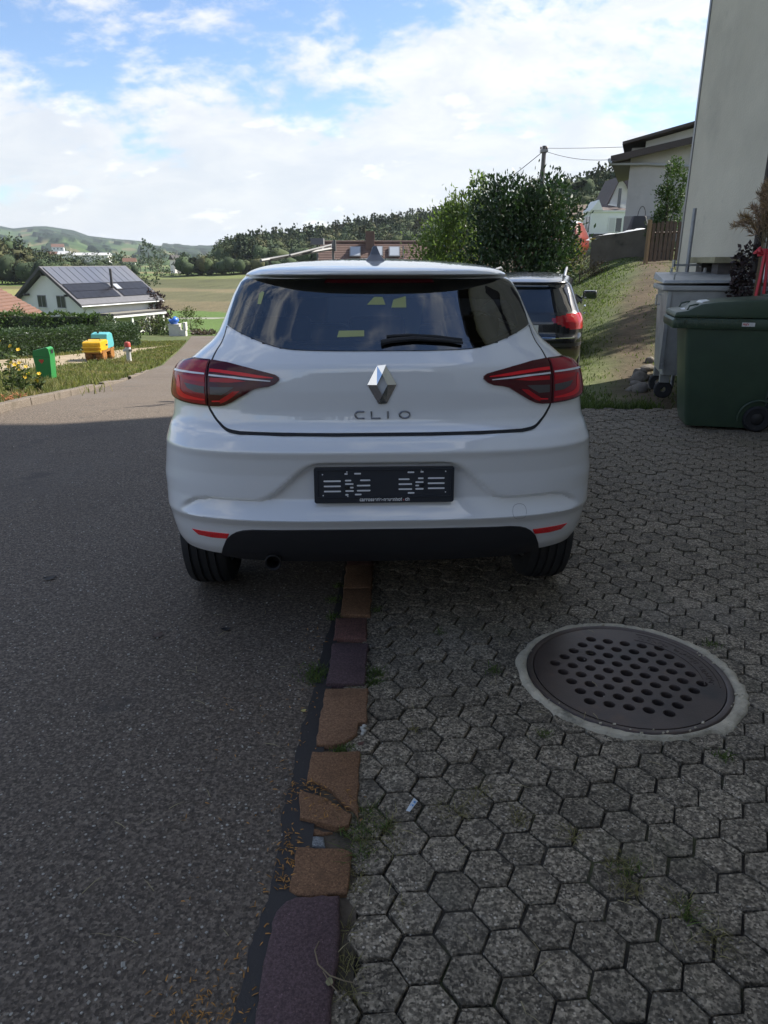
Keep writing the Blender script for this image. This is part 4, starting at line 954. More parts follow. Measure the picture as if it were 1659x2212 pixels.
def pampas():
    root = empty('dried_plume_bunch', (3.66, 7.36, 0)); root.scale = (.95, .95, 1.0); tag(root, 'tall bunch of dried brown plumes tied with a red ribbon by the house door', 'dried flowers')
    loft([rrect(-.14, .14, -.14, .14, 0, .10), rrect(-.17, .17, -.17, .17, .35, .12)]).build('pot', mat('dark_pot', (.04, .035, .035), .6), root, True)
    st = MB(); V = []; F = []
    for i in range(26):
        a = random.uniform(0, 6.28); r0 = random.uniform(0, .05); tilt = random.uniform(.05, 1.05); az = random.uniform(0, 6.28)
        p0 = (r0 * math.cos(a), r0 * math.sin(a), .3); p1 = (.03 * math.cos(a), .03 * math.sin(a), 1.62); 
        ln = random.uniform(.35, .58); tip = Vector((math.cos(az) * math.sin(tilt), math.sin(az) * math.sin(tilt), math.cos(tilt) * .9 + .15)) * ln
        st.tube([p0, (p1[0], p1[1], 1.0), p1, tuple(Vector(p1) + tip * .5)], .0035, 5)
        B = Vector(p1) + tip * .25; E_ = Vector(p1) + tip + Vector((0, 0, -.12 * tilt))
        m_ = 150; t = RNG.random(m_); base = np.array(B)[None] * (1 - t[:, None]) + np.array(E_)[None] * t[:, None]; base[:, 2] += .06 * np.sin(t * 3.1)
        D = unit(np.array(tip)[None] / ln + RNG.normal(0, .45, (m_, 3)) + np.array([0, 0, -.25])); U = unit(np.cross(D, RNG.normal(0, 1, (m_, 3))))
        v, f = leafquads(base, D, U, RNG.uniform(.05, .10, m_), np.full(m_, .0035)); F.append(f + len(V) * m_ * 4); V.append(v)
    st.build('stems', mat('dry_stems', (.16, .12, .07), .9), root)['kind'] = 'stuff'
    link('plumes', npmesh('plumes', np.concatenate(V), np.concatenate(F)), mat('dried_plume', (.30, .205, .145), .95, island=.45, trans=.25), root)
    MB().lathe([(.050, 1.50), (.058, 1.53), (.050, 1.57)], 14).build('ribbon_band', mat('red_ribbon', (.55, .03, .045), .5), root, True)
    rb = MB()
    for s in (-1, 1):
        for k in range(2): rb.tube([(s * .04, -.055, 1.54), (s * (.09 + .04 * k), -.10, 1.58 - .05 * k), (s * .13, -.07, 1.53), (s * .03, -.06, 1.52)], .010, 5)
        rb.tube([(s * .015, -.062, 1.52), (s * .03, -.075, 1.30), (s * .045, -.07, 1.05), (s * .05, -.07, .92)], [.016, .017, .018, .016], 4)
    rb.build('ribbon_bow', MATS['red_ribbon'], root)
pampas()
def cloud(n, centre, radii, leaf, wratio=.45, up=.3, shell=.55, clumps=0, jitter=.35):
    """leaf blades spread through an ellipsoid, denser towards its skin and gathered in clumps"""
    c = np.array(centre); r = np.array(radii)
    if clumps:
        d = unit(RNG.normal(0, 1, (clumps, 3))); cc = d * (RNG.uniform(shell, 1, (clumps, 1))); k = RNG.integers(0, clumps, n); p = cc[k] + RNG.normal(0, jitter, (n, 3)) * .5
    else:
        d = unit(RNG.normal(0, 1, (n, 3))); p = d * RNG.uniform(shell, 1, (n, 1)) ** .6
    P = c + p * r; D = unit(unit(p) * .8 + RNG.normal(0, .7, (n, 3)) + np.array([0, 0, up])); U = unit(np.cross(D, RNG.normal(0, 1, (n, 3))))
    L = RNG.uniform(.65, 1.25, n) * leaf; return leafquads(P, D, U, L, L * wratio * .5)
def join(parts):
    V = []; F = []; k = 0
    for v, f in parts: V.append(v); F.append(f + k); k += len(v)
    return np.concatenate(V), np.concatenate(F)
ds = empty('potted_shrub', (3.62, 7.62, 0)); tag(ds, 'slim dark purple leaved potted shrub between the container and the red ribbon', 'plant')
loft([rrect(-.12, .12, -.12, .12, 0, .08), rrect(-.15, .15, -.15, .15, .3, .1)]).build('pot', mat('terracotta', (.25, .11, .06), .8), ds, True)
MB().tube([(0, 0, .25), (.01, 0, .9), (0, .01, 1.5)], [.014, .011, .006], 6).build('stem', mat('bark_dark', (.05, .04, .03), .9), ds)
link('foliage', npmesh('foliage', *join([cloud(70, (random.uniform(-.03, .03), random.uniform(-.03, .03), z), (.11 - .04 * abs(z - 1) , .11, .07), .055, .7) for z in np.arange(.42, 1.60, .08)])), mat('purple_leaf', (.045, .028, .030), .6, island=.5, trans=.2), ds)
# tall door-side bush behind the bins
db = empty('climbing_plant', (3.86, 7.0, 0)); tag(db, 'dark reddish climbing plant with bare twigs beside the door, behind the green bin', 'plant')
MB().tube([(0, 0, 0), (.02, .05, .8), (-.02, .0, 1.5)], [.02, .016, .008], 6).tube([(0, 0, .3), (-.06, .12, .9), (-.05, .2, 1.3)], [.014, .011, .005], 6).build('stem', MATS['bark_dark'], db)
link('foliage', npmesh('foliage', *join([cloud(240, (0, .1, .55), (.14, .25, .5), .06, .6), cloud(180, (-.02, .02, 1.15), (.10, .18, .35), .06, .6)])), mat('reddish_leaf', (.075, .035, .028), .7, island=.5, trans=.2), db)
# ---------------------------------------------------------------- field stones along the path edge
m_rock = mat('field_stone', (.13, .115, .095), .9, var=(9, .3), bump=(22, .6, .02), second=((.11, .095, .07), 6, .5, .7))
def rock(x, y, s, seed):
    r = random.Random(seed); bm = bmesh.new(); bmesh.ops.create_icosphere(bm, subdivisions=2, radius=s)
    ph = [r.uniform(0, 6) for _ in range(6)]; sc = (r.uniform(.8, 1.3), r.uniform(.8, 1.2), r.uniform(.5, .8))
    for v in bm.verts:
        c = v.co / s; k = 1 + .16 * math.sin(3 * c.x + ph[0]) + .13 * math.sin(4 * c.y + ph[1]) + .12 * math.sin(4 * c.z + ph[2]) + .06 * math.sin(9 * c.x + 7 * c.y + ph[3]); v.co = Vector((v.co.x * k * sc[0], v.co.y * k * sc[1], v.co.z * k * sc[2]))
    me = bpy.data.meshes.new('field_stone'); bm.to_mesh(me); bm.free(); o = link('field_stone', me, m_rock, None, True, loc=(x, y, Tz(x, y) + s * .25)); o.rotation_euler = (r.uniform(-.3, .3), r.uniform(-.3, .3), r.uniform(0, 6))
    return tag(o, 'rough grey brown field stone in the loose row between path and house', 'stone', 'stones edging the earth path')
for i, (x, y, s) in enumerate([(3.02, 8.95, .09), (3.05, 8.85, .11), (3.12, 9.25, .09), (3.28, 9.1, .10), (3.34, 9.75, .12), (3.5, 10.2, .10), (3.72, 10.6, .11), (3.95, 11.1, .10)]): rock(x + .12, y, s, i)
# ================================================================ black estate car on the grass
def simple_shell(tabs, zrows, NR, NS, NF, ny_front=.7, nex=3.0, dep=.42):
    rear, wid, front = tabs; rows = []
    for z in zrows:
        W, yr, yf = (np.interp(z, [p[0] for p in t], [p[1] for p in t]) for t in (wid, rear, front)); D = min(dep, .4 * (yf - yr)); e = 2 / nex
        a = np.linspace(0, math.pi / 2, 200); x = W * np.sin(a) ** e; y = yr + D * (1 - np.cos(a) ** e); L = np.concatenate([[0], np.cumsum(np.hypot(np.diff(x), np.diff(y)))]); s = np.linspace(0, L[-1], NR)
        Df = min(ny_front, .4 * (yf - yr)); ysd = np.linspace(y[-1], yf - Df, NS + 1)[1:]; b = np.linspace(0, math.pi / 2, NF + 1)[1:]
        hx = np.concatenate([np.interp(s, L, x), np.full(NS, W), W * np.cos(b) ** .77]); hy = np.concatenate([np.interp(s, L, y), ysd, yf - Df + Df * np.sin(b) ** .77])
        rows.append(np.stack([np.concatenate([-hx[:0:-1], hx]), np.concatenate([hy[:0:-1], hy]), np.full(2 * len(hx) - 1, z)], 1))
    return np.array(rows)
def build_shell(car, V, zrows, NR, NS, classify, mats, arches, rad, az, names):
    nz, nc = V.shape[:2]; half = nc // 2
    for ay in arches:
        d = np.hypot(V[..., 1] - ay, V[..., 2] - az); k = (np.abs(d - rad) < .022) & (np.abs(V[..., 0]) > .5); f = np.where(k, rad / np.maximum(d, .01), 1)
        V[..., 1] = ay + (V[..., 1] - ay) * f; V[..., 2] = az + (V[..., 2] - az) * f
    idx = np.arange(nz * nc).reshape(nz, nc); C = (V[:-1, :-1] + V[:-1, 1:] + V[1:, 1:] + V[1:, :-1]) / 4; g = {}
    for r in range(nz - 1):
        z = (zrows[r] + zrows[r + 1]) / 2
        for c in range(nc - 1):
            x, y, zc = C[r, c]
            if any((y - ay) ** 2 + (zc - az) ** 2 < rad ** 2 and abs(x) > .45 for ay in arches): continue
            k = classify(x, y, z, abs(c + .5 - half))
            if k: g.setdefault(k, []).append(tuple(idx[r, c:c + 2]) + tuple(idx[r + 1, c:c + 2][::-1]))
    VV = V.reshape(-1, 3)
    for k, F in g.items():
        F = np.array(F); u, inv = np.unique(F, return_inverse=True); me = npmesh(names[k], VV[u], inv.reshape(F.shape)); link(names[k], me, mats[k], car, True); auto_smooth(me, 40)
def plain_wheel(car, x, y, z, r, sg, w=.1):
    wh = empty('wheel', (x, y, z)); wh.parent = car; wh.rotation_euler = (0, R(90) * sg, 0)
    MB().lathe([(r * .68, -w * .85), (r * .8, -w), (r * .95, -w * .9), (r, -w * .6), (r, w * .6), (r * .95, w * .9), (r * .8, w), (r * .68, w * .85)], 40, closed=True).build('tyre', m_rubber, wh, True)
    rm = MB().lathe([(r * .69, -w * .7), (r * .69, w * .9), (r * .62, w * .85), (r * .60, -w * .6)], 32, closed=True).lathe([(.0001, -w * .1), (r * .62, -w * .1), (r * .62, -w * .3), (.0001, -w * .3)], 24)
    for q in range(5): rm.box((.03, -.03, w * .3), (r * .64, .03, w * .65), Matrix.Rotation(q * 2 * math.pi / 5, 4, 'Z'))
    rm.build('rim', mat('alloy_grey', (.35, .36, .37), .35, metal=.9), wh, True)
def estate():
    car = empty('estate_car', (2.04, 11.0, Tz(2.2, 11.2) - .03), R(-15), R(3.5)); car.scale = (.98, .98, .955); tag(car, 'black estate car with silver roof rails on the grass, half hidden by the white hatchback', 'car')
    m_bk = mat('black_paint', (.008, .008, .010), .25, coat=1, coat_rough=.03)
    tabs = ([(.25, .14), (.42, .03), (.55, .0), (.72, .0), (.78, .05), (.95, .07), (1.08, .12), (1.20, .20), (1.46, .40), (1.50, .40), (1.51, .33), (1.535, .33), (1.56, .48), (1.585, .8), (1.60, 1.3)],
            [(.25, .84), (.42, .89), (.6, .905), (.85, .91), (.98, .90), (1.05, .872), (1.10, .835), (1.2, .79), (1.35, .735), (1.47, .68), (1.53, .625), (1.57, .50), (1.59, .32), (1.60, .05)],
            [(.25, 4.5), (.5, 4.62), (.7, 4.55), (.85, 4.1), (.95, 3.5), (1.02, 3.2), (1.2, 2.85), (1.45, 2.35), (1.55, 2.0), (1.60, 1.5)])
    zr = list(np.arange(.25, 1.06, .025)) + list(np.arange(1.06, 1.50, .022)) + list(np.arange(1.50, 1.60, .008)) + [1.60]; NR, NS = 56, 70
    V = simple_shell(tabs, zr, NR, NS, 20)
    def cl(x, y, z, col):
        ax = abs(x)
        if z < .32 and y < .9: return 'skirt'
        if col < NR:
            if 1.10 < z < 1.485 and col < NR * .70: return 'rw'
            lx = 1.0 - (ax - .52) * .0
            if .86 < z < 1.075 and ax > .45 and y < .46 and z > .86 + max(0, (.72 - ax)) * .42 and z < 1.075 - max(0, (.66 - ax)) * .25: return ('ll', 'lr')[x > 0] if ax > .66 else ('il', 'ir')[x > 0]
        if col >= NR + 3 and col < NR + NS - 1 and 1.09 < z < 1.47 and y < 3.0 - (z - 1.09) * 1.35 and y > .66 + (z - 1.09) * .45: return ('wl', 'wr')[x > 0] if min(abs(y - 1.42), abs(y - 2.32)) > .035 else 'pil'
        if col >= NR + NS - 1 and 1.05 < z < 1.52 and y > 1.9: return 'ws'
        if .60 < z < .64: return 'strip' if y < 4.2 else 'body'
        return 'body'
    ml = mat('red_tail_lens', (.42, .010, .016), .1, coat=1); ml2 = mat('dark_red_tail_lens', (.30, .008, .014), .1, coat=1); gl = mat('dark_car_glass', (.010, .012, .015), .03, spec=.8, coat=1, coat_rough=0)
    build_shell(car, V, zr, NR, NS, cl, dict(body=m_bk, skirt=m_plastic, rw=gl, ll=ml, lr=ml, il=ml2, ir=ml2, wl=gl, wr=gl, pil=m_gloss, ws=gl, strip=m_plastic), (.92, 3.66), .355, .33,
                dict(body='body', skirt='skirt', rw='rear_window', ll='tail_lamp', lr='tail_lamp', il='boot_lamp', ir='boot_lamp', wl='side_window', wr='side_window', pil='window_pillar', ws='windscreen', strip='rubbing_strip'))
    for sg in (-1, 1):
        MB().tube([(sg * .56, .62, 1.545), (sg * .575, .62, 1.60), (sg * .575, .70, 1.632), (sg * .57, 1.3, 1.645), (sg * .56, 2.0, 1.625), (sg * .55, 2.15, 1.58)], .021, 8).build('roof_rail', mat('brushed_aluminium', (.36, .37, .38), .4, metal=1), car, True)
        mm = empty('door_mirror', (sg * .985, 2.62, 1.10)); mm.parent = car
        MB().box((-.12, -.05, -.06), (.12, .07, .09)).build('housing', m_bk, mm, bevel=.045, seg=3, smooth=True); MB().box((-.10, -.056, -.045), (.10, -.051, .075)).build('mirror_glass', m_chrome, mm); MB().tube([(-.12 * sg, .02, -.04), (-.2 * sg, .02, -.05)], .02, 6).build('arm', m_bk, mm)
        for yy in (1.5, 2.45): MB().box((sg * .905, yy - .16, .93), (sg * .93, yy, .955)).build('door_handle', m_chrome, car, bevel=.006)
        for yy in (.92, 3.66): plain_wheel(car, sg * .79, yy, .33, .33, sg, .11)
    MB().tube([(x, -.003 + abs(x) ** 4 * .3, .735) for x in np.linspace(-.80, .80, 30)], .007, 5).build('chrome_strip', m_chrome, car)
    MB().tube([(0, .22, 1.15), (.16, .225, 1.17), (.36, .245, 1.16)], .012, 6).build('wiper', m_plastic, car)
    MB().box((-.78, .3, .22), (.78, 4.2, .4)).build('underbody', m_gap, car)
    MB().box((-.26, .035, .80), (.26, .06, .92)).build('number_plate', mat('plate_white', (.6, .6, .58), .5), car)
estate()
# ================================================================ ladder rack on a trailer, seen over the white roof
tr = empty('ladder_trailer', (-.95, 9.2, Tz(-.95, 9.2))); tag(tr, 'grey metal ladder on a trailer rack, just showing above the white roof', 'trailer')
m_alu = mat('dull_aluminium', (.20, .20, .20), .55, metal=.5)
g0 = Tz(-.95, 9.2)
MB().box((-.55, .2, .45), (.55, 1.9, .85)).build('bed', mat('trailer_grey', (.12, .13, .14), .5), tr)
for sg in (-1, 1): plain_wheel(tr, sg * .66, 1.1, .29 + Tz(-.95 + sg * .66, 10.3) - Tz(-.95, 9.2), .29, sg, .08)
MB().tube([(0, .2, .5), (0, -.5, .45)], .03, 8).build('drawbar', m_alu, tr); MB().tube([(0, -.5, .45), (0, -.5, 0)], .025, 8).build('support_leg', m_alu, tr)
lad = empty('ladder', (0, 0, 0)); lad.parent = tr
MB().tube([(-.50, -.25, 1.46 - g0), (.29, 1.05, 1.62 - g0)], .020, 8).build('rail', m_alu, lad, True); MB().tube([(-.18, -.05, 1.52 - g0), (.26, 1.25, 1.67 - g0)], .014, 8).build('rail', m_alu, lad, True)
for t in np.linspace(.08, .95, 6): MB().tube([(-.50 + .79 * t, -.25 + 1.3 * t, 1.46 + .16 * t - g0), (-.18 + .44 * t, -.05 + 1.3 * t, 1.52 + .15 * t - g0)], .009, 6).build('rung', m_alu, lad)
for x_, y_, z_ in ((-.42, -.12, 1.47), (.27, 1.0, 1.70)): MB().tube([(x_, y_, z_ - g0), (x_, max(.25, y_), .8)], .016, 8).build('upright', m_alu, tr, True)
MB().tube([(.29, 1.0, 1.58 - g0), (.29, 1.0, 1.72 - g0)], .022, 8).build('end_hook', m_alu, tr, True)
MB().box((-.02, .9, 1.66 - g0), (.15, 1.1, 1.74 - g0)).build('tool_box', mat('grey_box', (.2, .2, .21), .5), tr); MB().tube([(.06, 1.0, .85), (.06, 1.0, 1.67 - g0)], .012, 6).build('upright', m_alu, tr)
# ================================================================ verge on the left
m_green = mat('green_sheet_metal', (.028, .21, .055), .38, var=(5, .1))
db_ = empty('dog_waste_bin', (-6.62, 14.1, Tz(-6.62, 14.1) + .04), R(2), 0, R(3.5)); db_.scale = (.88, .9, .86); tag(db_, 'bright green dog waste box on a post with a red emblem, in the verge grass', 'bin')
M = Matrix.Translation((-.17, .14, 0)) @ Matrix.Rotation(R(90), 4, 'X')
MB().prism([(.06, .12), (.36, .14), (.36, .66), (.335, .80), (.29, .83), (0, .74), (-.01, .62)], .27, M).build('box', m_green, db_, bevel=.008)
MB().box((.192, -.05, .70), (.1945, .06, .78), Matrix.Rotation(0, 4, 'Z')).build('opening', m_gap, db_)
MB().add([(.1935, -.07, .665), (.1935, .08, .665), (.183, .08, .785), (.183, -.07, .785)], [(0, 1, 2, 3)]).build('hatch_plate', m_green, db_)
MB().add([(.1965, -.042, .69), (.1965, .052, .69), (.1875, .052, .77), (.1875, -.042, .77)], [(0, 1, 2, 3)]).build('slot', m_gap, db_)
MB().tube([(.02, 0, -.2), (.02, 0, .14)], .035, 10).build('post', mat('dark_green_post', (.012, .06, .03), .5), db_)
ht = [(0, -.055), (.05, .005), (.045, .04), (.018, .045), (0, .028), (-.02, .045), (-.05, .04), (-.055, .008)]
MB().prism([(-.0 + x, .52 + z) for x, z in ht], .003, Matrix.Translation((0, -.131, 0)) @ Matrix.Rotation(R(90), 4, 'X')).build('emblem', mat('red_enamel', (.50, .06, .04), .4), db_)
MB().box((-.172, -.134, .615), (.19, -.1305, .622)).build('lid_seam', mat('dark_green_post', (.012, .06, .03)), db_)
hx, hy = -11.84, 33.8
hy_ = empty('fire_hydrant', (hx, hy, Tz(hx, hy))); tag(hy_, 'grey white fire hydrant with a red cap beside the road', 'hydrant')
MB().lathe([(.15, 0), (.15, .05), (.115, .06), (.105, .55), (.13, .60), (.13, .72), (.115, .74)], 24).build('barrel', mat('hydrant_white', (.55, .54, .52), .55, var=(9, .15)), hy_, True)
MB().lathe([(.115, .745), (.14, .75), (.14, .92), (.11, .97), (.0001, .985)], 24).build('cap', mat('hydrant_red', (.42, .06, .04), .5), hy_, True)
for a in (-60, 50): MB().lathe([(.05, 0), (.055, .06), (.06, .06), (.06, .10), (.0001, .10)], 14, frame_z((.12 * math.sin(R(a)), -.12 * math.cos(R(a)), .60), (math.sin(R(a)), -math.cos(R(a)), 0))).build('outlet', mat('outlet_dark', (.05, .05, .05), .5) if a > 0 else MATS['hydrant_white'], hy_, True)
# ---- trench roller
rx_, ry_ = -14.0, 36.0
rl = empty('trench_roller', (rx_, ry_, Tz(rx_, ry_)), R(90)); tag(rl, 'small yellow and turquoise trench roller standing on the gravel strip', 'roller')
m_yel = mat('yellow_paint', (.62, .36, .012), .4, var=(4, .15)); m_trq = mat('turquoise_paint', (.10, .38, .40), .4); m_ora = mat('rusty_orange', (.30, .13, .03), .6, var=(6, .3), second=((.10, .06, .03), 5, .5, .65))
MX90 = Matrix.Rotation(R(90), 4, 'X')
MB().prism([(-.95, .55), (-.20, .52), (.0, .60), (.05, .95), (-.15, 1.02), (-.90, .98), (-1.0, .92)], .86, Matrix.Translation((0, .43, 0)) @ MX90).build('front_hood', m_yel, rl, bevel=.03)
MB().prism([(.02, .55), (.82, .55), (.95, .70), (.80, 1.22), (.55, 1.30), (.12, 1.24), (.04, 1.0)], .80, Matrix.Translation((0, .40, 0)) @ MX90).build('rear_hood', m_trq, rl, bevel=.04)
MB().box((-.97, -.40, .42), (.9, .40, .55)).build('frame', m_ora, rl, bevel=.02)
MB().box((-1.10, -.44, .50), (-.95, .44, .58)).box((-1.10, -.44, .70), (-1.0, .44, .74)).build('front_bumper', m_yel, rl)
for x_ in (-.55, .50):
    for y_ in (-.27, .27):
        dr = empty('drum', (x_, y_, .29)); dr.parent = rl; dr.rotation_euler = (R(90), 0, 0)
        MB().lathe([(.0001, .17), (.25, .17), (.25, -.17), (.0001, -.17)], 24).build('shell', m_ora, dr)
        pads = MB()
        for k in range(14):
            for l in (-.09, .09): pads.box((.245, -.03, l - .06), (.29, .03, l + .06), Matrix.Rotation((k + (.5 if l > 0 else 0)) * math.pi / 7, 4, 'Z'))
        pads.build('pads', m_ora, dr)['kind'] = 'stuff'
MB().tube([(-.6, -.3, 1.0), (-.6, -.3, 1.10), (-.6, .3, 1.10), (-.6, .3, 1.0)], .02, 8).build('lifting_bar', m_gap, rl); MB().box((-.30, -.434, .72), (-.05, -.431, .80)).build('maker_print', m_gap, rl); MB().lathe([(.05, 0), (.05, .12), (.0001, .12)], 12, Matrix.Translation((.3, .1, 1.24))).build('exhaust', m_gap, rl)
# ---- white gate pillars with a blue bag
px_, py_ = -19.5, 69.0
m_wc = mat('white_concrete', (.55, .54, .50), .85, var=(4, .12))
pl = empty('white_pillar', (px_, py_, Tz(px_, py_))); tag(pl, 'white meter cabinet at the bend of the road with a blue bag on top', 'pillar')
MB().box((-.55, -.4, 0), (.45, .4, 1.05)).build('cabinet', m_wc, pl, bevel=.03); MB().box((.46, -.35, 0), (1.0, .3, .55)).build('low_wall', m_wc, pl, bevel=.02); MB().box((.80, -.35, .55), (1.06, .3, 1.25)).build('short_pier', m_wc, pl, bevel=.02); MB().box((-.60, -.45, 1.05), (.50, .45, 1.11)).build('cover', m_wc, pl)
bg_ = empty('blue_bag', (px_ - .1, py_, Tz(px_, py_) + 1.11)); tag(bg_, 'crumpled bright blue plastic bag lying on the white cabinet', 'bag')
bm = bmesh.new(); bmesh.ops.create_icosphere(bm, subdivisions=3, radius=.45)
for v in bm.verts: v.co = Vector((v.co.x * (1 + .15 * math.sin(9 * v.co.z)), v.co.y, max(0, (v.co.z + .30) * .8 * (1 + .2 * math.sin(8 * v.co.x)))))
me = bpy.data.meshes.new('sack'); bm.to_mesh(me); bm.free(); link('sack', me, mat('blue_plastic', (.03, .14, .55), .35), bg_, True)
# ================================================================ house with the solar roof
def house_left():
    A = Vector((-30.7, 76.0)); phi = R(66); u = Vector((math.cos(phi), math.sin(phi))); v = Vector((-math.sin(phi), math.cos(phi)))   # u along the ridge, v across the gable
    g = -6.3; root = empty('solar_house', (A.x, A.y, g), phi); tag(root, 'white house in the valley with solar panels covering its dark roof', 'house')
    Lh, Wh, ez, rz_ = 10.8, 9.0, 3.75, 7.0; oh, og = .55, .75
    m_w = mat('white_render', (.74, .74, .72), .9, var=(.6, .06)); m_r = mat('grey_tiles', (.10, .10, .11), .6, var=(3, .2)); m_t = mat('dark_timber', (.05, .047, .05), .6)
    wl = MB(); wl.add([(0, 0, -1), (0, Wh, -1), (0, Wh, ez), (0, Wh / 2, rz_ - .25), (0, 0, ez), (Lh, 0, -1), (Lh, Wh, -1), (Lh, Wh, ez), (Lh, Wh / 2, rz_ - .25), (Lh, 0, ez)], [(0, 1, 2, 3, 4), (5, 9, 8, 7, 6), (0, 4, 9, 5), (1, 6, 7, 2), (0, 5, 6, 1), (4, 3, 8, 9), (2, 7, 8, 3)]); wl.build('wall', m_w, root)
    sl = (rz_ - ez) / (Wh / 2)
    rf = empty('roof', (0, 0, 0)); rf.parent = root
    for sg in (0, 1):
        e0 = (-og, -oh) if sg == 0 else (-og, Wh + oh); zz = ez - oh * sl
        P = [(-og, e0[1], zz), (Lh + og, e0[1], zz), (Lh + og, Wh / 2, rz_), (-og, Wh / 2, rz_)]
        MB().add([(x, y, z + .02) for x, y, z in P] + [(x, y, z + .22) for x, y, z in P], [(0, 1, 2, 3), (4, 5, 6, 7), (0, 1, 5, 4), (1, 2, 6, 5), (2, 3, 7, 6), (3, 0, 4, 7)]).build('slope', m_r, rf)
    for x_ in (-og - .02, Lh + og + .02):
        b = MB()
        for sg in (-1, 1): b.add([(x_ - .03, Wh / 2, rz_ + .24), (x_ + .03, Wh / 2, rz_ + .24), (x_ - .03, Wh / 2, rz_ - .10), (x_ + .03, Wh / 2, rz_ - .10)] + [(x_ + q * .03, Wh / 2 + sg * (Wh / 2 + oh), ez - oh * sl + d_) for d_ in (.24, -.10) for q in (-1, 1)], [(0, 1, 5, 4), (2, 6, 7, 3), (0, 4, 6, 2), (1, 3, 7, 5), (4, 5, 7, 6), (0, 2, 3, 1)])
        b.build('barge_board', m_t, rf)
    for y_, z_ in ((Wh * .18, 4.4), (Wh * .82, 4.4), (Wh / 2, rz_ - .6)): MB().box((-.7, y_ - .09, z_ - .1), (0, y_ + .09, z_ + .1)).build('purlin_end', m_t, rf)
    MB().tube([(-og, -oh - .06, ez - oh * sl + .02), (Lh + og, -oh - .06, ez - oh * sl + .02)], .07, 8).build('gutter', mat('pale_zinc', (.5, .5, .5), .4, metal=.5), rf)
    for x_ in (.15, Lh - .1): MB().tube([(x_, -oh, ez - .45), (x_, -.08, ez - .8), (x_, -.08, -.9)], .05, 8).build('downpipe', MATS['pale_zinc'], root)
    # panels: local slope coordinates a along the ridge, b down from the ridge
    n = Vector((0, -sl, 1)).normalized(); n = Vector((0, -math.sin(math.atan(sl)), math.cos(math.atan(sl)))); dn = Vector((0, -math.cos(math.atan(sl)), -math.sin(math.atan(sl)))); O = Vector((0, Wh / 2, rz_ + .24))
    def panel(a0, a1, b0, b1, mt, name='solar_panel', t=.05):
        Q = [O + Vector((a, 0, 0)) + dn * b + n * k for k in (.02, .02 + t) for a, b in ((a0, b0), (a1, b0), (a1, b1), (a0, b1))]
        return MB().add(Q, [(0, 1, 2, 3), (4, 5, 6, 7), (0, 1, 5, 4), (1, 2, 6, 5), (2, 3, 7, 6), (3, 0, 4, 7)]).build(name, mt, rf)
    m_p1 = mat('solar_glass_with_sky', (.085, .088, .105), .14, spec=.8, coat=1, coat_rough=.05); m_p2 = mat('solar_glass_dark', (.012, .012, .016), .25, spec=.5)  # top-row glass colour lightened to stand in for reflected sky
    wv = (Lh + 2 * og - .5) / 12
    for k in range(12): panel(-og + .25 + k * wv, -og + .25 + (k + 1) * wv - .07, .25, 3.0, m_p1)
    for k in range(6):
        for b0 in (3.1, 4.25): panel(-og + .3 + k * 1.02, -og + .3 + (k + 1) * 1.02 - .04, b0, b0 + 1.1, m_p2)
    for k in range(5):
        for b0 in (3.1, 4.25): panel(Lh + og - .3 - (k + 1) * 1.02, Lh + og - .3 - k * 1.02 - .04, b0, b0 + 1.1, m_p2)
    panel(6.05, 6.95, 3.25, 4.3, m_t, 'skylight_frame', .10); panel(6.15, 6.85, 3.4, 4.2, mat('skylight_glass', (.35, .38, .42), .1), 'skylight_pane', .13)
    c = O + Vector((5.75, 0, 0)) + dn * 3.9; MB().tube([c, c + Vector((0, 0, 2.0))], .14, 12).build('flue', m_t, rf, True)
    for y_ in (2.9, 5.6):
        wn = empty('window', (0, y_, 3.75)); wn.parent = root
        MB().box((-.05, -.6, -.62), (-.004, .6, .62)).build('frame', mat('grey_frame', (.25, .25, .26), .6), wn)
        for k in (-1, 1): MB().box((-.07, .05 if k > 0 else -.53, -.55), (-.052, .53 if k > 0 else -.05, .55)).build('pane', mat('house_glass', (.04, .05, .06), .08, spec=.7), wn)
        MB().box((-.14, -.66, -.68), (-.004, .66, -.621)).build('sill', m_w, wn)
    # terrace canopy on the long side
    cp = empty('terrace_canopy', (0, 0, 0)); cp.parent = root
    MB().box((1.6, -2.4, 2.35), (Lh - 1.2, -.06, 2.55)).build('canopy_roof', m_t, cp); MB().box((1.8, -2.2, 2.555), (Lh - 1.4, -.2, 2.57)).build('canopy_deck', mat('gravel_deck', (.20, .19, .16), .9), cp); MB().box((1.55, -2.45, 2.15), (Lh - 1.15, -2.38, 2.35)).build('fascia', m_w, cp)
    for x_ in (1.8, 4.4, 7.0, 9.3): MB().box((x_ - .1, -2.3, -1), (x_ + .1, -2.1, 2.15)).build('post', m_w, cp)
    for x_ in (3.2, 6.2, 8.8): MB().box((x_, -.04, -.8), (x_ + 1.6, -.004, 1.4)).build('terrace_door', mat('house_glass', (.04, .05, .06)), root)
house_left()
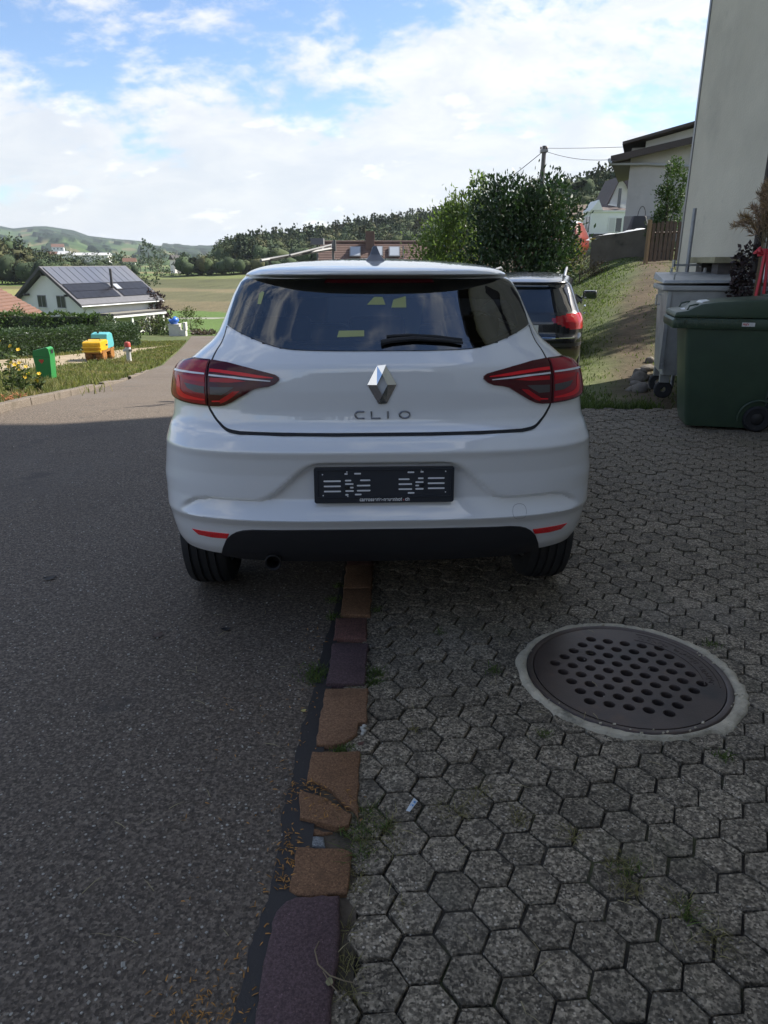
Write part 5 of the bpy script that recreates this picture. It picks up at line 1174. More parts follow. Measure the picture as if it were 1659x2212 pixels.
def house_edge():
    root = empty('tiled_house', (-43, 56, -5.2), R(4)); tag(root, 'low house at the left edge with a brown tiled roof above the hedge', 'house')
    m_w = MATS['white_render']; MB().box((0, 0, -1), (11.5, 12, 2.0)).build('wall', m_w, root)
    m_t = mat('brown_clay_tiles', (.155, .082, .055), .75, var=(1.5, .2))
    rf = MB(); n = 18; x0, z0, x1, z1 = 12.6, 1.75, 5.5, 6.0
    for k in range(n):                                   # courses of tiles, each lapping the one below
        a, b = k / n, (k + 1) / n; rf.add([(x0 + (x1 - x0) * a, -.8, z0 + (z1 - z0) * a + .08), (x0 + (x1 - x0) * a, 12.8, z0 + (z1 - z0) * a + .08), (x0 + (x1 - x0) * b, 12.8, z0 + (z1 - z0) * b), (x0 + (x1 - x0) * b, -.8, z0 + (z1 - z0) * b), (x0 + (x1 - x0) * a, -.8, z0 + (z1 - z0) * a - .10), (x0 + (x1 - x0) * a, 12.8, z0 + (z1 - z0) * a - .10)], [(0, 1, 2, 3), (0, 4, 5, 1)])
    rf.add([(x1, -.8, z1), (x1, 12.8, z1), (-1.2, 12.8, z0), (-1.2, -.8, z0)], [(0, 1, 2, 3)]); r_ = rf.build('roof', m_t, root)
    MB().add([(0, 0, 2), (11.5, 0, 2), (5.75, 0, 5.7)], [(0, 1, 2)]).build('gable', m_w, root); MB().tube([(x0, -.8, z0 - .1), (x0, 12.8, z0 - .1)], .08, 8).build('gutter', MATS['pale_zinc'], root)
    sh = empty('lean_to', (-29.2, 57.5, -4.6)); tag(sh, 'small lean-to with white corrugated roof between hedge and tiled house', 'shed')
    V = []; F = []
    for k in range(41): x = k * .06; V += [(x, 0, .9 - x * .18 + .03 * math.cos(k * math.pi / 2)), (x, 2.6, .9 - x * .18 + .03 * math.cos(k * math.pi / 2))]
    for k in range(40): F.append((2 * k, 2 * k + 1, 2 * k + 3, 2 * k + 2))
    link('roof_sheet', npmesh('roof_sheet', V, F), mat('white_sheet', (.66, .66, .64), .5), sh)
    for x_, y_ in ((.1, .1), (2.2, .1), (.1, 2.4), (2.2, 2.4)): MB().box((x_, y_, -1.6), (x_ + .08, y_ + .08, .42)).build('post', MATS['dark_timber'], sh)
house_edge()
# ================================================================ right bank: fence, wall, houses, pole
m_w = MATS['white_render']; m_plaster = mat('grey_white_plaster', (.44, .43, .41), .92, var=(.8, .12), second=((.33, .32, .30), .55, .52, .72)); m_brown = mat('brown_fascia', (.050, .038, .034), .6); m_tile = mat('dark_roof_tiles', (.085, .062, .055), .7, var=(5, .25))
def slat_fence():
    a = Vector((7.90, 22.6)); b = Vector((9.6, 23.4)); root = empty('picket_fence', (a.x, a.y, 0)); tag(root, 'brown wooden picket fence with wide pales at the top of the path', 'fence')
    m_f = mat('stained_wood', (.062, .036, .022), .75, var=(7, .3)); d = (b - a).normalized(); n = 14; L_ = 2.35; ang = math.atan2(d.y, d.x)
    for k in range(n):
        s = k * L_ / n; x, y = d.x * s, d.y * s; z = Tz(a.x + x, a.y + y); pl_ = MB(); w_ = .058; top = 1.13 + .04 * math.sin(k * .45)
        pl_.prism([(-w_, .06), (w_, .06), (w_, top - .03), (w_ * .5, top), (-w_ * .5, top), (-w_, top - .03)], .022, Matrix.Rotation(R(90), 4, 'X')); pl_.build('pale', m_f, root, loc=(x, y, z + random.uniform(-.015, .015)), rot=(0, random.uniform(-.012, .012), ang))
    for zz in (.35, .85):
        p0 = Vector((0, .03, Tz(a.x, a.y) + zz)); e = Vector((d.x * L_, d.y * L_ + .03, Tz(a.x + d.x * L_, a.y + d.y * L_) + zz)); MB().tube([p0, e], .032, 4).build('rail', m_f, root)
    for s in (-.16, L_ + .05):
        x, y = d.x * s, d.y * s; MB().box((-.045, -.045, -.1), (.045, .045, 1.22)).build('post', mat('pale_post_wood', (.20, .13, .07), .8) if s < 0 else m_f, root, loc=(x, y, Tz(a.x + x, a.y + y)), rot=(0, 0, ang))
slat_fence()
def old_wall():
    root = empty('concrete_wall', (7.0, 25.6, 0)); tag(root, 'weathered dark concrete garden wall left of the wooden fence', 'wall')
    m_c = mat('stained_concrete', (.115, .100, .080), .95, var=(2.2, .25), bump=(18, .5, .02), second=((.055, .05, .042), 1.6, .48, .66))
    P = [(-.05, .1), (.85, -.5), (1.75, -1.2), (2.0, -1.9)]; tops = [2.22, 2.33, 2.50, 2.56]
    V = []; F = []
    for (x, y), t in zip(P, tops):
        g = Tz(7.0 + x, 25.6 + y) - .4; V += [(x, y, g), (x, y, t), (x + .06, y + .22, t), (x + .06, y + .22, g)]
    for k in range(3): F += [(k * 4 + i, k * 4 + (i + 1) % 4, (k + 1) * 4 + (i + 1) % 4, (k + 1) * 4 + i) for i in range(4)]
    F += [(0, 1, 2, 3), (12, 13, 14, 15)]; MB().add(V, F).build('wall_body', m_c, root)
    c = empty('white_tarpaulin', (7.0, 26.0, 2.12)); tag(c, 'white tarpaulin with a yellow edge heaped over the concrete wall', 'tarpaulin')
    bm = bmesh.new(); bmesh.ops.create_grid(bm, x_segments=40, y_segments=14, size=1)
    for v in bm.verts:
        x, y = v.co.x, v.co.y; e = max(abs(x), abs(y) * .9); v.co = Vector((1.0 + x * 1.0 + .05 * math.sin(5 * y), y * .45, (.11 + .16 * max(0, x) * (1 + .3 * math.sin(7 * x + 2)) + .04 * math.sin(9 * x + 3 * y)) * (1 - e ** 4) + .20 * (x + 1) * .5))
    me = bpy.data.meshes.new('sheet'); bm.to_mesh(me); bm.free(); link('sheet', me, mat('white_tarp', (.74, .74, .72), .55, var=(3, .1)), c, True)
    MB().tube([(-.12, -.3, .02), (.3, -.42, .06), (.75, -.46, .14)], .03, 6).build('yellow_hem', mat('ochre_cloth', (.45, .32, .06), .8), c)
old_wall()
def red_car():
    x, y = 7.85, 29.6; car = empty('red_car', (x, y, Tz(x, y) - .1), R(62), 0); tag(car, 'orange red car with a silver roof behind the concrete wall, mostly hidden', 'car')
    tabs = ([(.25, .1), (.5, 0), (.8, .02), (1.0, .1), (1.4, .3), (1.48, .6), (1.5, 1.2)], [(.25, .8), (.5, .86), (.9, .86), (1.0, .82), (1.3, .70), (1.42, .6), (1.48, .4), (1.5, .05)], [(.25, 3.9), (.5, 4.0), (.75, 3.8), (.95, 3.1), (1.1, 2.7), (1.4, 2.1), (1.5, 1.5)])
    zr = list(np.arange(.25, 1.46, .04)) + [1.46, 1.475, 1.49, 1.5]; NR, NS = 30, 40; V = simple_shell(tabs, zr, NR, NS, 16); m_o = mat('orange_red_paint', (.28, .045, .025), .3, coat=1); m_s = mat('silver_paint', (.55, .56, .56), .3, metal=.5, coat=1)
    def cl(x, y, z, col):
        if 1.0 < z < 1.36 and .35 < y < 3.0 - (z - 1) * 1.5: return 'g' if abs(y - 1.6) > .05 else 'b'
        if z >= 1.36: return 'top'
        return 'b'
    build_shell(car, V, zr, NR, NS, cl, dict(b=m_o, g=MATS['dark_car_glass'], top=m_s), (.7, 3.2), .33, .3, dict(b='body', g='windows', top='roof_skin'))
    for sg in (-1, 1):
        for yy in (.7, 3.2): plain_wheel(car, sg * .75, yy, .3, .3, sg)
red_car()
def slab6(V): return MB().add(V, [(0, 1, 2, 3), (4, 5, 6, 7), (0, 1, 5, 4), (1, 2, 6, 5), (2, 3, 7, 6), (3, 0, 4, 7)])
def white_house():
    g = 2.0; root = empty('white_house', (10.62, 34.0, g), R(-19)); tag(root, 'pale plastered house with dark overhanging eaves and a grey gutter pipe, behind the fence', 'house')
    MB().box((-.05, 0, -1.0), (8, 8, 4.0)).build('wall', m_plaster, root)
    MB().box((-.08, -.06, -1.0), (8, -.003, 1.3)).build('base_course', mat('grey_base', (.27, .26, .25), .9, var=(2, .15)), root)
    slab6([(-.85, -.6, 3.40), (8, -.6, 5.05), (8, .6, 5.15), (-.85, .6, 3.50), (-.85, -.6, 3.66), (8, -.6, 5.3), (8, .6, 5.4), (-.85, .6, 3.78)]).build('eave', m_brown, root)
    slab6([(-.85, .6, 3.45), (0, .6, 3.6), (0, 8.5, 3.6), (-.85, 8.5, 3.45), (-.85, .6, 3.7), (0, .6, 3.8), (0, 8.5, 3.8), (-.85, 8.5, 3.7)]).build('side_eave', m_brown, root)
    MB().add([(.50, -.05, 3.7), (8, -.05, 5.0), (8, -.05, 5.95), (.50, -.05, 4.22), (.50, 6, 3.7), (8, 6, 5.0), (8, 6, 5.95), (.50, 6, 4.22)], [(0, 1, 2, 3), (4, 7, 6, 5), (3, 2, 6, 7), (0, 3, 7, 4), (1, 5, 6, 2)]).build('gable', m_w, root)
    slab6([(-.42, -.75, 4.05), (8, -.75, 6.0), (8, 7, 6.0), (-.42, 7, 4.05), (-.42, -.75, 4.16), (8, -.75, 6.11), (8, 7, 6.11), (-.42, 7, 4.16)]).build('roof', m_brown, root)
    MB().tube([(-.82, -.62, 3.42), (-.80, -.40, 3.36), (.6, -.12, 3.34), (3.2, -.12, 3.12), (3.3, -.12, 0)], .05, 8).build('gutter_pipe', mat('grey_pvc', (.38, .40, .42), .5), root, True)
    MB().tube([(-.9, -.62, 3.50), (-.9, .7, 3.50)], .07, 8).build('gutter', MATS['grey_pvc'], root, True)
white_house()
def bay_house():
    g = 3.9; root = empty('bay_house', (23.0, 80, g)); tag(root, 'white house with steep tiled gable and a glazed bay, seen left of the plastered house', 'house')
    MB().box((0.6, 2, -1), (7, 9, 3.2)).build('wall', m_w, root)
    MB().prism([(.75, 3.0), (3.6, 3.0), (3.0, 4.6), (1.75, 5.7)], 5, Matrix.Translation((0, 7.5, 0)) @ MX90).build('gable', m_w, root)
    for (xa, za, xb, zb, nm) in ((.25, 2.4, 1.75, 5.75, 'roof_slope'), (1.75, 5.75, 4.6, 2.9, 'roof_slope')):
        slab6([(xa, 2.1, za), (xb, 2.1, zb), (xb, 8, zb), (xa, 8, za), (xa, 2.1, za + .2), (xb, 2.1, zb + .2), (xb, 8, zb + .2), (xa, 8, za + .2)]).build(nm, m_tile, root)
    MB().add([(1.75, 2.0, 5.9), (3.4, 2.0, 5.9), (3.2, 1.0, 4.9), (2.6, 1.0, 3.6), (2.3, 1.5, 4.6)], [(0, 1, 2, 3, 4)]).build('dormer_roof', m_tile, root)
    MB().box((1.55, 1.90, 2.9), (1.85, 1.996, 4.7)).build('narrow_window', MATS['house_glass'], root); MB().box((2.5, 1.4, 3.0), (2.7, 1.996, 3.9)).build('shutter', m_brown, root)
    bay = empty('bay', (0, 0, 0)); bay.parent = root
    MB().box((-1.6, 0, -1), (2.7, 3, 2.3)).build('bay_wall', m_w, bay); MB().box((-1.75, -.12, 2.3), (2.8, 3, 2.45)).build('bay_cornice', mat('white_frame', (.7, .7, .68)), bay)
    MB().add([(-1.75, -.2, 2.46), (-.5, -.2, 2.46), (-1.0, -.2, 3.45), (-1.75, 3, 2.46), (-.5, 3, 2.46), (-1.0, 3, 3.45)], [(0, 1, 2), (3, 5, 4), (0, 2, 5, 3), (1, 4, 5, 2)]).build('bay_gable', m_w, bay)
    MB().add([(-.48, -.1, 2.46), (2.6, -.1, 2.46), (1.2, 2, 3.0), (-.9, 2, 3.3)], [(0, 1, 2, 3)]).build('bay_roof', m_tile, bay)
    wn = empty('bay_window', (.95, 0, 1.05)); wn.parent = bay
    MB().box((-.75, -.06, -.75), (.70, -.004, .75)).build('frame', MATS['white_frame'], wn); MB().box((-.65, -.075, -.65), (-.05, -.062, .65)).build('pane', mat('net_curtain_pane', (.5, .5, .5), .3), wn); MB().box((.05, -.075, -.65), (.62, -.062, .65)).build('pane', MATS['house_glass'], wn)
    for k in range(2): MB().box((-1.66, .5 + k * 1.1, .4), (-1.604, 1.3 + k * 1.1, 1.9)).build('side_window', MATS['house_glass'], bay)
    MB().box((-1.7, -.1, -.1), (2.75, -.003, .2)).build('dark_plinth', m_brown, bay)
    r2 = empty('brown_roof_house', (23.5, 95, 4.2)); tag(r2, 'cream house with a low brown tiled roof behind the glazed bay', 'house')
    MB().box((-.5, 0, -1), (6, 6, 2.3)).build('wall', mat('cream_render', (.60, .56, .45), .9), r2); MB().prism([(-.6, 2.2), (6.6, 2.2), (6.6, 2.4), (3.0, 3.9), (-.6, 2.4)][::-1], 7, Matrix(((0, 0, 1, -1.0), (1, 0, 0, 0), (0, 1, 0, 0), (0, 0, 0, 1)))).build('roof', mat('brown_weathered_tiles', (.12, .085, .065), .8, var=(3, .25)), r2)
    MB().box((3.2, 2, 3), (3.9, 2.7, 4.5)).build('chimney', m_plaster, r2)
bay_house()
def grill():
    x, y = 9.55, 29.0; z = Tz(x, y); o = empty('covered_barbecue', (x, y, z - .15)); o.scale = (.72, .72, .80); tag(o, 'dark covered kettle barbecue with a wire hoop in front of the plastered wall', 'barbecue')
    loft([rrect(-.55, .55, -.4, .4, -.1, .1), rrect(-.5, .5, -.38, .38, .9, .1), rrect(-.34, .34, -.25, .25, 1.5, .1), rrect(-.30, .30, -.22, .22, 1.56, .1)]).build('cover', mat('dark_cover', (.030, .028, .030), .7), o, True)
    MB().tube([(.12 + .2 * math.cos(R(a)), 0, 1.5 + .48 * math.sin(R(a))) for a in range(0, 185, 12)], .018, 6).build('hoop', m_gap, o, True)
grill()
def pole():
    x, y = 7.62, 38.0; g = Tz(x, y); o = empty('utility_pole', (x, y, g)); tag(o, 'wooden utility pole with overhead wires rising above the laurel', 'pole')
    MB().tube([(0, 0, 0), (.02, 0, 6.62 - g)], [.13, .10], 10).build('shaft', mat('grey_pole_wood', (.13, .12, .115), .8, var=(8, .2)), o, True)
    MB().box((-.16, -.14, 6.34 - g), (.18, .14, 6.46 - g)).build('collar', MATS['grey_zinc'], o)
    for s in (-1, 1): MB().lathe([(.03, 0), (.05, .05), (.03, .1), (.0001, .12)], 10, Matrix.Translation((s * .14, 0, 6.48 - g))).build('insulator', mat('brown_glaze', (.1, .05, .03), .3), o, True)
    def wire(p, q, sag, r=.018):
        P = [Vector(p).lerp(Vector(q), t) + Vector((0, 0, -sag * 4 * t * (1 - t))) for t in np.linspace(0, 1, 18)]; MB().tube(P, r, 5).build('wire', m_gap, o, True)
    wire((0, 0, 6.42 - g), (2.2, -4.6, 5.5 - g), .18, .010); wire((0, 0, 6.52 - g), (14, -8, 6.9 - g), .4, .010); wire((0, 0, 6.4 - g), (-12, 30, -.5 - g), .8, .016); MB().tube([(0, 0, 6.2 - g), (-.3, .2, 3.5 - g), (-.9, .3, 0)], .02, 5).build('stay', m_gap, o)
pole()
def brown_house():
    root = empty('long_brown_house', (-4.3, 48, -4.2)); tag(root, 'long house whose brown tiled roof with three skylights shows over the white car', 'house')
    MB().box((.2, .2, -1), (13, 9, 2.6)).build('wall', mat('cream_render', (.60, .56, .45), .9), root)
    m_t = mat('red_brown_tiles', (.135, .085, .068), .8, var=(2.2, .2), bump=(12, .3, .03)); rf = empty('roof', (0, 0, 0)); rf.parent = root
    n = 40; y0, z0, y1, z1 = -.7, 2.4, 4.6, 6.85; cs = MB()
    for k in range(n):
        a, b = k / n, (k + 1) / n; f = lambda t, d_: (y0 + (y1 - y0) * t, z0 + (z1 - z0) * t + d_)
        (ya, za), (yb, zb) = f(a, .025), f(b, 0); ins = .55 * a; ins2 = .55 * b
        cs.add([(-.6 + ins, ya, za), (13.6, ya, za), (13.6, yb, zb), (-.6 + ins2, yb, zb), (-.6 + ins, ya, za - .07), (13.6, ya, za - .07)], [(0, 1, 2, 3), (0, 4, 5, 1)])
    cs.add([(-.05, y1, z1), (13.6, y1, z1), (13.6, 9.9, 2.4), (-.6, 9.9, 2.4)], [(0, 1, 2, 3)]); cs.build('tiles', m_t, rf)
    MB().tube([(-.05, y1, z1), (13.6, y1, z1)], .11, 8).build('ridge', m_t, rf, True)
    ang = math.atan2(z1 - z0, y1 - y0)
    for x_, t in ((2.35, .84), (3.85, .845), (5.0, .84)):
        sk = empty('skylight', (x_, y0 + (y1 - y0) * t, z0 + (z1 - z0) * t + .06), 0, ang); sk.parent = rf
        MB().box((-.38, -.5, 0), (.38, .5, .09)).build('frame', MATS['grey_zinc'], sk); MB().box((-.31, -.43, .091), (.31, .43, .10)).build('pane', mat('skylight_glass', (.35, .38, .42)), sk)
    MB().box((3.05, 4.0, 6.1), (3.65, 4.6, 7.55)).build('chimney', m_t, rf); MB().tube([(5.6, 3.4, 5.6), (5.6, 3.4, 6.6)], .05, 6).build('vent_pipe', MATS['grey_zinc'], rf)
brown_house()
# ================================================================ trees, hedges, woods, far country
def leafmat(name, col, island=.45, trans=.3, rough=.6, spec=.4): return mat(name, col, rough, spec=spec, island=island, trans=trans)
m_bark = mat('bark', (.075, .060, .045), .95, var=(12, .3), bump=(25, .6, .02))
def tree(name, label, cat, x, y, lobes, leaf, lm, wr=.5, trunk=None, limbs=5, clumps=40, group=None, jitter=.35, up=.3, shell=.55):
    """lobes: (dx, dy, z centre above ground, rx, ry, rz, leaves)"""
    g = Tz(x, y); o = empty(name, (x, y, g)); tag(o, label, cat, group)
    if trunk:
        r0, ht = trunk; t = MB().tube([(0, 0, -.2), (.03 * ht, 0, ht * .35), (0, .02 * ht, ht * .7), (.02 * ht, 0, ht)], [r0 * 1.25, r0, r0 * .7, r0 * .25], 8)
        for k in range(limbs):
            l = lobes[k % len(lobes)]; a = 2.4 * k; s = Vector((.02, .01, ht * (.3 + .5 * k / limbs))); e = Vector((l[0] + .7 * l[3] * math.cos(a), l[1] + .7 * l[4] * math.sin(a), l[2] + .35 * l[5])); t.tube([s, s.lerp(e, .5) + Vector((0, 0, .06 * ht)), e], [r0 * .55, r0 * .35, r0 * .1], 6)
        t.build('trunk', m_bark, o, True)
    link('crown', npmesh('crown', *join([cloud(int(l[6]), l[:3], l[3:6], leaf, wr, up, shell, clumps, jitter) for l in lobes])), lm, o)
    return o
lm_laurel = leafmat('laurel_leaf', (.024, .050, .020), .4, .14, .42, .4); lm_light = leafmat('light_leaf', (.105, .150, .045), .4, .4); lm_mid = leafmat('mid_leaf', (.05, .085, .026), .45, .3); lm_dark = leafmat('dark_leaf', (.022, .045, .020), .45, .2)
lt = tree('laurel_tree', 'big dark glossy cherry laurel behind the black car', 'tree', 3.35, 19.2, [(0, 0, 1.6, 1.42, 1.2, 1.45, 12500), (-.40, .1, 2.75, .95, .9, .80, 4600), (.62, 0, 2.60, .82, .8, .95, 4600), (-.1, 0, .7, 1.15, 1.1, .8, 3600), (.80, 0, 3.40, .28, .3, .38, 260), (-.25, 0, 3.40, .5, .4, .36, 320)], .115, lm_laurel, .46, (.09, 2.2), 8, 70, up=.5)
rt = tree('robinia_tree', 'lighter green feathery tree left of the dark laurel', 'tree', 1.95, 26.5, [(0, 0, 2.3, 1.7, 1.6, 2.2, 9500), (-.6, 0, 1.8, 1.1, 1.2, 1.6, 4600), (.75, 0, 4.2, 1.1, 1, 1.2, 4000), (1.25, 0, 5.35, .36, .4, .55, 420), (-.1, 0, 3.9, .9, .9, 1.0, 1500)], .15, lm_light, .45, (.12, 3.2), 8, 60)
lt.scale = (.96, .9, 1.04); rt.scale = (.80, .8, 1.06); rt.location.x = 2.15; lt.location.x = 3.42
at_ = tree('apple_tree', 'slender green fruit tree against the plastered house wall', 'tree', 8.85, 24.3, [(0, 0, 1.5, .46, .45, .85, 2600), (.15, 0, 2.3, .42, .4, .65, 1500), (-.25, 0, 1.0, .35, .4, .5, 500)], .085, lm_mid, .55, (.05, 1.8), 5, 26, up=.1)
at_.scale = (.95, .9, .95)
tree('garden_bush', 'yellow green bush between the laurel and the red car', 'bush', 6.3, 27.0, [(0, 0, .8, .75, .7, .95, 1500)], .10, leafmat('yellow_green_leaf', (.12, .14, .03), .4, .4), .5, (.03, .7), 3, 24)
tree('dry_bush', 'brown dry twiggy bush at the foot of the concrete wall', 'bush', 6.0, 23.2, [(0, 0, .38, .75, .5, .42, 1500), (.7, .3, .3, .5, .4, .35, 700)], .07, leafmat('dry_brown_leaf', (.075, .055, .035), .5, .2), .35, (.02, .4), 4, 30)
tree('autumn_tree', 'olive and ochre autumn tree beyond the glazed bay', 'tree', 13.8, 72, [(0, 0, 3.2, 3.2, 2.5, 2.4, 1500)], .5, leafmat('ochre_leaf', (.13, .12, .045), .4, .3), .6, (.2, 2.5), 4, 30)
tree('purple_tree', 'dark purple leaved tree beside the solar house', 'tree', -26.6, 86, [(0, 0, 2.1, 1.9, 1.6, 1.8, 1300), (0, 0, 3.4, 1.0, .9, 1.1, 400)], .32, leafmat('plum_leaf', (.045, .026, .030), .4, .2), .6, (.15, 2.2), 4, 30)
for i, (x, y, w_, h_, c, lb) in enumerate([(-23.6, 74, 1.0, 1.5, (.04, .03, .024), 'dark reddish shrub at the end of the long hedge'), (-22.6, 72.5, 1.7, 1.5, (.075, .095, .03), 'rounded yellow green shrub below the terrace canopy'), (-21.0, 71.5, 1.2, 1.2, (.06, .085, .03), 'low green shrub just left of the white cabinet'), (-22.0, 84, 1.4, 2.3, (.075, .095, .025), 'clipped green conifer block right of the purple tree'), (-25.5, 67.5, 1.3, 1.7, (.05, .075, .028), 'leafy green shrub in front of the white terrace posts'), (-17.6, 72.5, 1.3, .5, (.08, .06, .05), 'low reddish groundcover shrub right of the white cabinet'), (-31.0, 63, .8, 2.9, (.11, .12, .05), 'young pale tree in front of the white gable wall')]):
    tree('garden_shrub', lb, 'shrub', x, y, [(0, 0, h_ * .5, w_, w_ * .8, h_ * .55, 700)], .22, leafmat('shrub_leaf_' + 'abcdefgh'[i], c, .4, .25), .6, (.05, h_ * .6), 3, 24, 'shrubs round the solar house')
def hedge(name, label, path, w_, h_, lm, n, leaf):
    P = [Vector(p) for p in path]; o = empty(name, (P[0].x, P[0].y, Tz(P[0].x, P[0].y))); tag(o, label, 'hedge'); parts = []
    Ls = [(P[i + 1] - P[i]).length for i in range(len(P) - 1)]; core = MB()
    for i in range(len(P) - 1):
        k = int(n * Ls[i] / sum(Ls)); t = RNG.random(k); d = (P[i + 1] - P[i]).normalized(); nn = Vector((-d.y, d.x)); x = P[i].x + (P[i + 1].x - P[i].x) * t; y = P[i].y + (P[i + 1].y - P[i].y) * t
        side = RNG.random(k); off = np.where(side < .38, -w_, np.where(side < .6, w_, RNG.uniform(-w_, w_, k))) + RNG.normal(0, .07, k); zz = np.where(side < .6, RNG.uniform(0, h_, k), h_ + RNG.normal(0, .07, k) + .10 * np.sin(x * 1.3 + y))
        px = x + nn.x * off; py = y + nn.y * off; Pn = np.stack([px - P[0].x, py - P[0].y, T(px, py) + zz - Tz(P[0].x, P[0].y)], 1)
        D = unit(np.stack([nn.x * np.sign(off), nn.y * np.sign(off), np.full(k, .5)], 1) + RNG.normal(0, .7, (k, 3))); U = unit(np.cross(D, RNG.normal(0, 1, (k, 3)))); L_ = RNG.uniform(.6, 1.3, k) * leaf; parts.append(leafquads(Pn, D, U, L_, L_ * .3))
        m_ = 6
        for q in range(m_):
            a, b = P[i].lerp(P[i + 1], q / m_), P[i].lerp(P[i + 1], (q + 1) / m_); w2 = w_ - .12; g0 = Tz(P[0].x, P[0].y); V = []
            for pt in (a, b):
                for s in (-1, 1): V += [(pt.x + nn.x * w2 * s - P[0].x, pt.y + nn.y * w2 * s - P[0].y, Tz(pt.x, pt.y) - g0 + zz_) for zz_ in (-.2, h_ - .12)]
            core.add(V, [(0, 1, 3, 2), (4, 6, 7, 5), (0, 4, 5, 1), (2, 3, 7, 6), (1, 5, 7, 3)])
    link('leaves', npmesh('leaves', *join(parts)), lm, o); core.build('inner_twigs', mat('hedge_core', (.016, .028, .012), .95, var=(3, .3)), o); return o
hedge('long_hedge', 'long clipped dark green hedge along the gravel strip', [(-20.6, 29), (-19.6, 37), (-17.3, 49.5), (-19.5, 53)], .75, 1.25, leafmat('hedge_leaf', (.048, .080, .032), .3, .2), 30000, .115)
hedge('back_hedge', 'taller ragged hedge in front of the solar house wall', [(-33, 58), (-24.5, 63.5)], .8, 1.9, lm_mid, 3000, .28)
# ---------------------------------------------------------------- woods that read as one mass
def wood(name, label, trees, shades, nleaf=240, attr=True):
    """trees: (x, y, z, height, radius, conifer)"""
    Vs = []; Fs = []; Cs = []; k = 0
    ico = bmesh.new(); bmesh.ops.create_icosphere(ico, subdivisions=2, radius=1); IV = np.array([v.co[:] for v in ico.verts]); IF = np.array([[v.index for v in f.verts] for f in ico.faces]); ico.free(); IF = np.concatenate([IF, IF[:, 2:3]], 1)
    for (x, y, z, h_, r_, con) in trees:
        c = np.array(shades[RNG.integers(0, len(shades))]) * RNG.uniform(.75, 1.25)
        if con:
            t = RNG.random(nleaf) ** .8; a = RNG.uniform(0, 6.283, nleaf); rr_ = r_ * .75 * (1 - t) * RNG.uniform(.6, 1.1, nleaf); P = np.stack([x + rr_ * np.cos(a), y + rr_ * np.sin(a), z + h_ * (.08 + .92 * t)], 1); D = unit(np.stack([np.cos(a), np.sin(a), RNG.uniform(-.5, .3, nleaf)], 1)); U = unit(np.cross(D, RNG.normal(0, 1, (nleaf, 3)))); v, f = leafquads(P, D, U, RNG.uniform(.7, 1.2, nleaf) * r_ * .5, np.full(nleaf, r_ * .16))
        else:
            v, f = cloud(nleaf, (x, y, z + h_ * .53), (r_ * .98, r_ * .98, h_ * .46), h_ * .075, .8, .3, .88, 34, .24)
            m_ = IV * (1 + .12 * np.sin(IV[:, :1] * 5 + x)) * np.array([r_ * .84, r_ * .84, h_ * .41]) + np.array([x, y, z + h_ * .52]); f2 = IF.copy()
            Vs.append(m_); Fs.append(f2 + k); k += len(m_); Cs.append(np.repeat(c[None], len(m_), 0))
        Vs.append(v); Fs.append(f + k); k += len(v); Cs.append(np.repeat((c * RNG.uniform(.86, 1.16, (len(f), 1))).repeat(4, 0), 1, 0) if True else None)
    V = np.concatenate(Vs); F = np.concatenate(Fs); C = np.concatenate(Cs)
    bad = F[:, 2] == F[:, 3]; me = bpy.data.meshes.new(name); me.from_pydata(V.tolist(), [], [tuple(r[:3]) if b else tuple(r) for r, b in zip(F.tolist(), bad)]); me.update()
    a = me.color_attributes.new('zone', 'FLOAT_COLOR', 'POINT'); cc = np.ones((len(V), 4), np.float32); cc[:, :3] = C; a.data.foreach_set('color', cc.ravel())
    o = link(name, me, mat('wood_foliage', rough=.85, spec=.2, attr='zone', var=(.9, .25)), smooth=True); tag(o, label, 'wood', kind='stuff'); return o
SH = [(.044, .066, .028), (.052, .074, .030), (.040, .060, .028), (.060, .076, .030), (.068, .070, .030), (.036, .054, .028)]
def px_x(px, y, elev=0.0): return (px - 829.5) / 1550 * (y * math.cos(R(PITCH)) )
def top_z(px, py, y):
    v = (py - 1106) / 1550; q = R(PITCH); dep = y / (math.cos(q) - v * math.sin(q)); return CAM_H - dep * (math.sin(q) + v * math.cos(q)), (px - 829.5) / 1550 * dep
def ridge_trees():
    prof = [(474, 527), (482, 519), (520, 507), (560, 501), (640, 494), (700, 487), (760, 477), (800, 470), (880, 461), (960, 450), (1050, 440)]; out = []
    for row, (yy, drop) in enumerate(((255, 52), (275, 36), (300, 22), (330, 9), (360, 0))):
        px = 470 + row * 3.0 + (8 if row == 0 else 0)
        while px < 1060:
            py = np.interp(px, [p[0] for p in prof], [p[1] for p in prof]) + drop * np.clip((px - 470) / 160, .35, 1) * .75
            ztop, x = top_z(px, py, yy); g = Tz(x, yy); con = random.random() < (.35 if row >= 3 and px > 590 else .05); ztop += random.uniform(-.7, .5) + (1.2 if con else 0); hh = min(max(ztop - g, 5), 17); z0 = ztop - hh
            out.append((x, yy + random.uniform(-6, 6), z0, hh, random.uniform(2.6, 4.2) * (.7 if con else 1), con)); px += random.uniform(6.5, 10)
    # lower belt of trees at the foot
    for px in np.arange(388, 640, 7.5):
        ztop, x = top_z(px, 556 + 5 * math.sin(px * .11) + random.uniform(-4, 6), 235); g = Tz(x, 235); hh = max(3.5, ztop - g); out.append((x, 235 + random.uniform(-5, 5), ztop - hh, hh, random.uniform(2.2, 3.4), random.random() < .12))
    return out
wood('ridge_wood', 'dark wooded ridge behind the white car, conifers on its crest', ridge_trees(), SH)
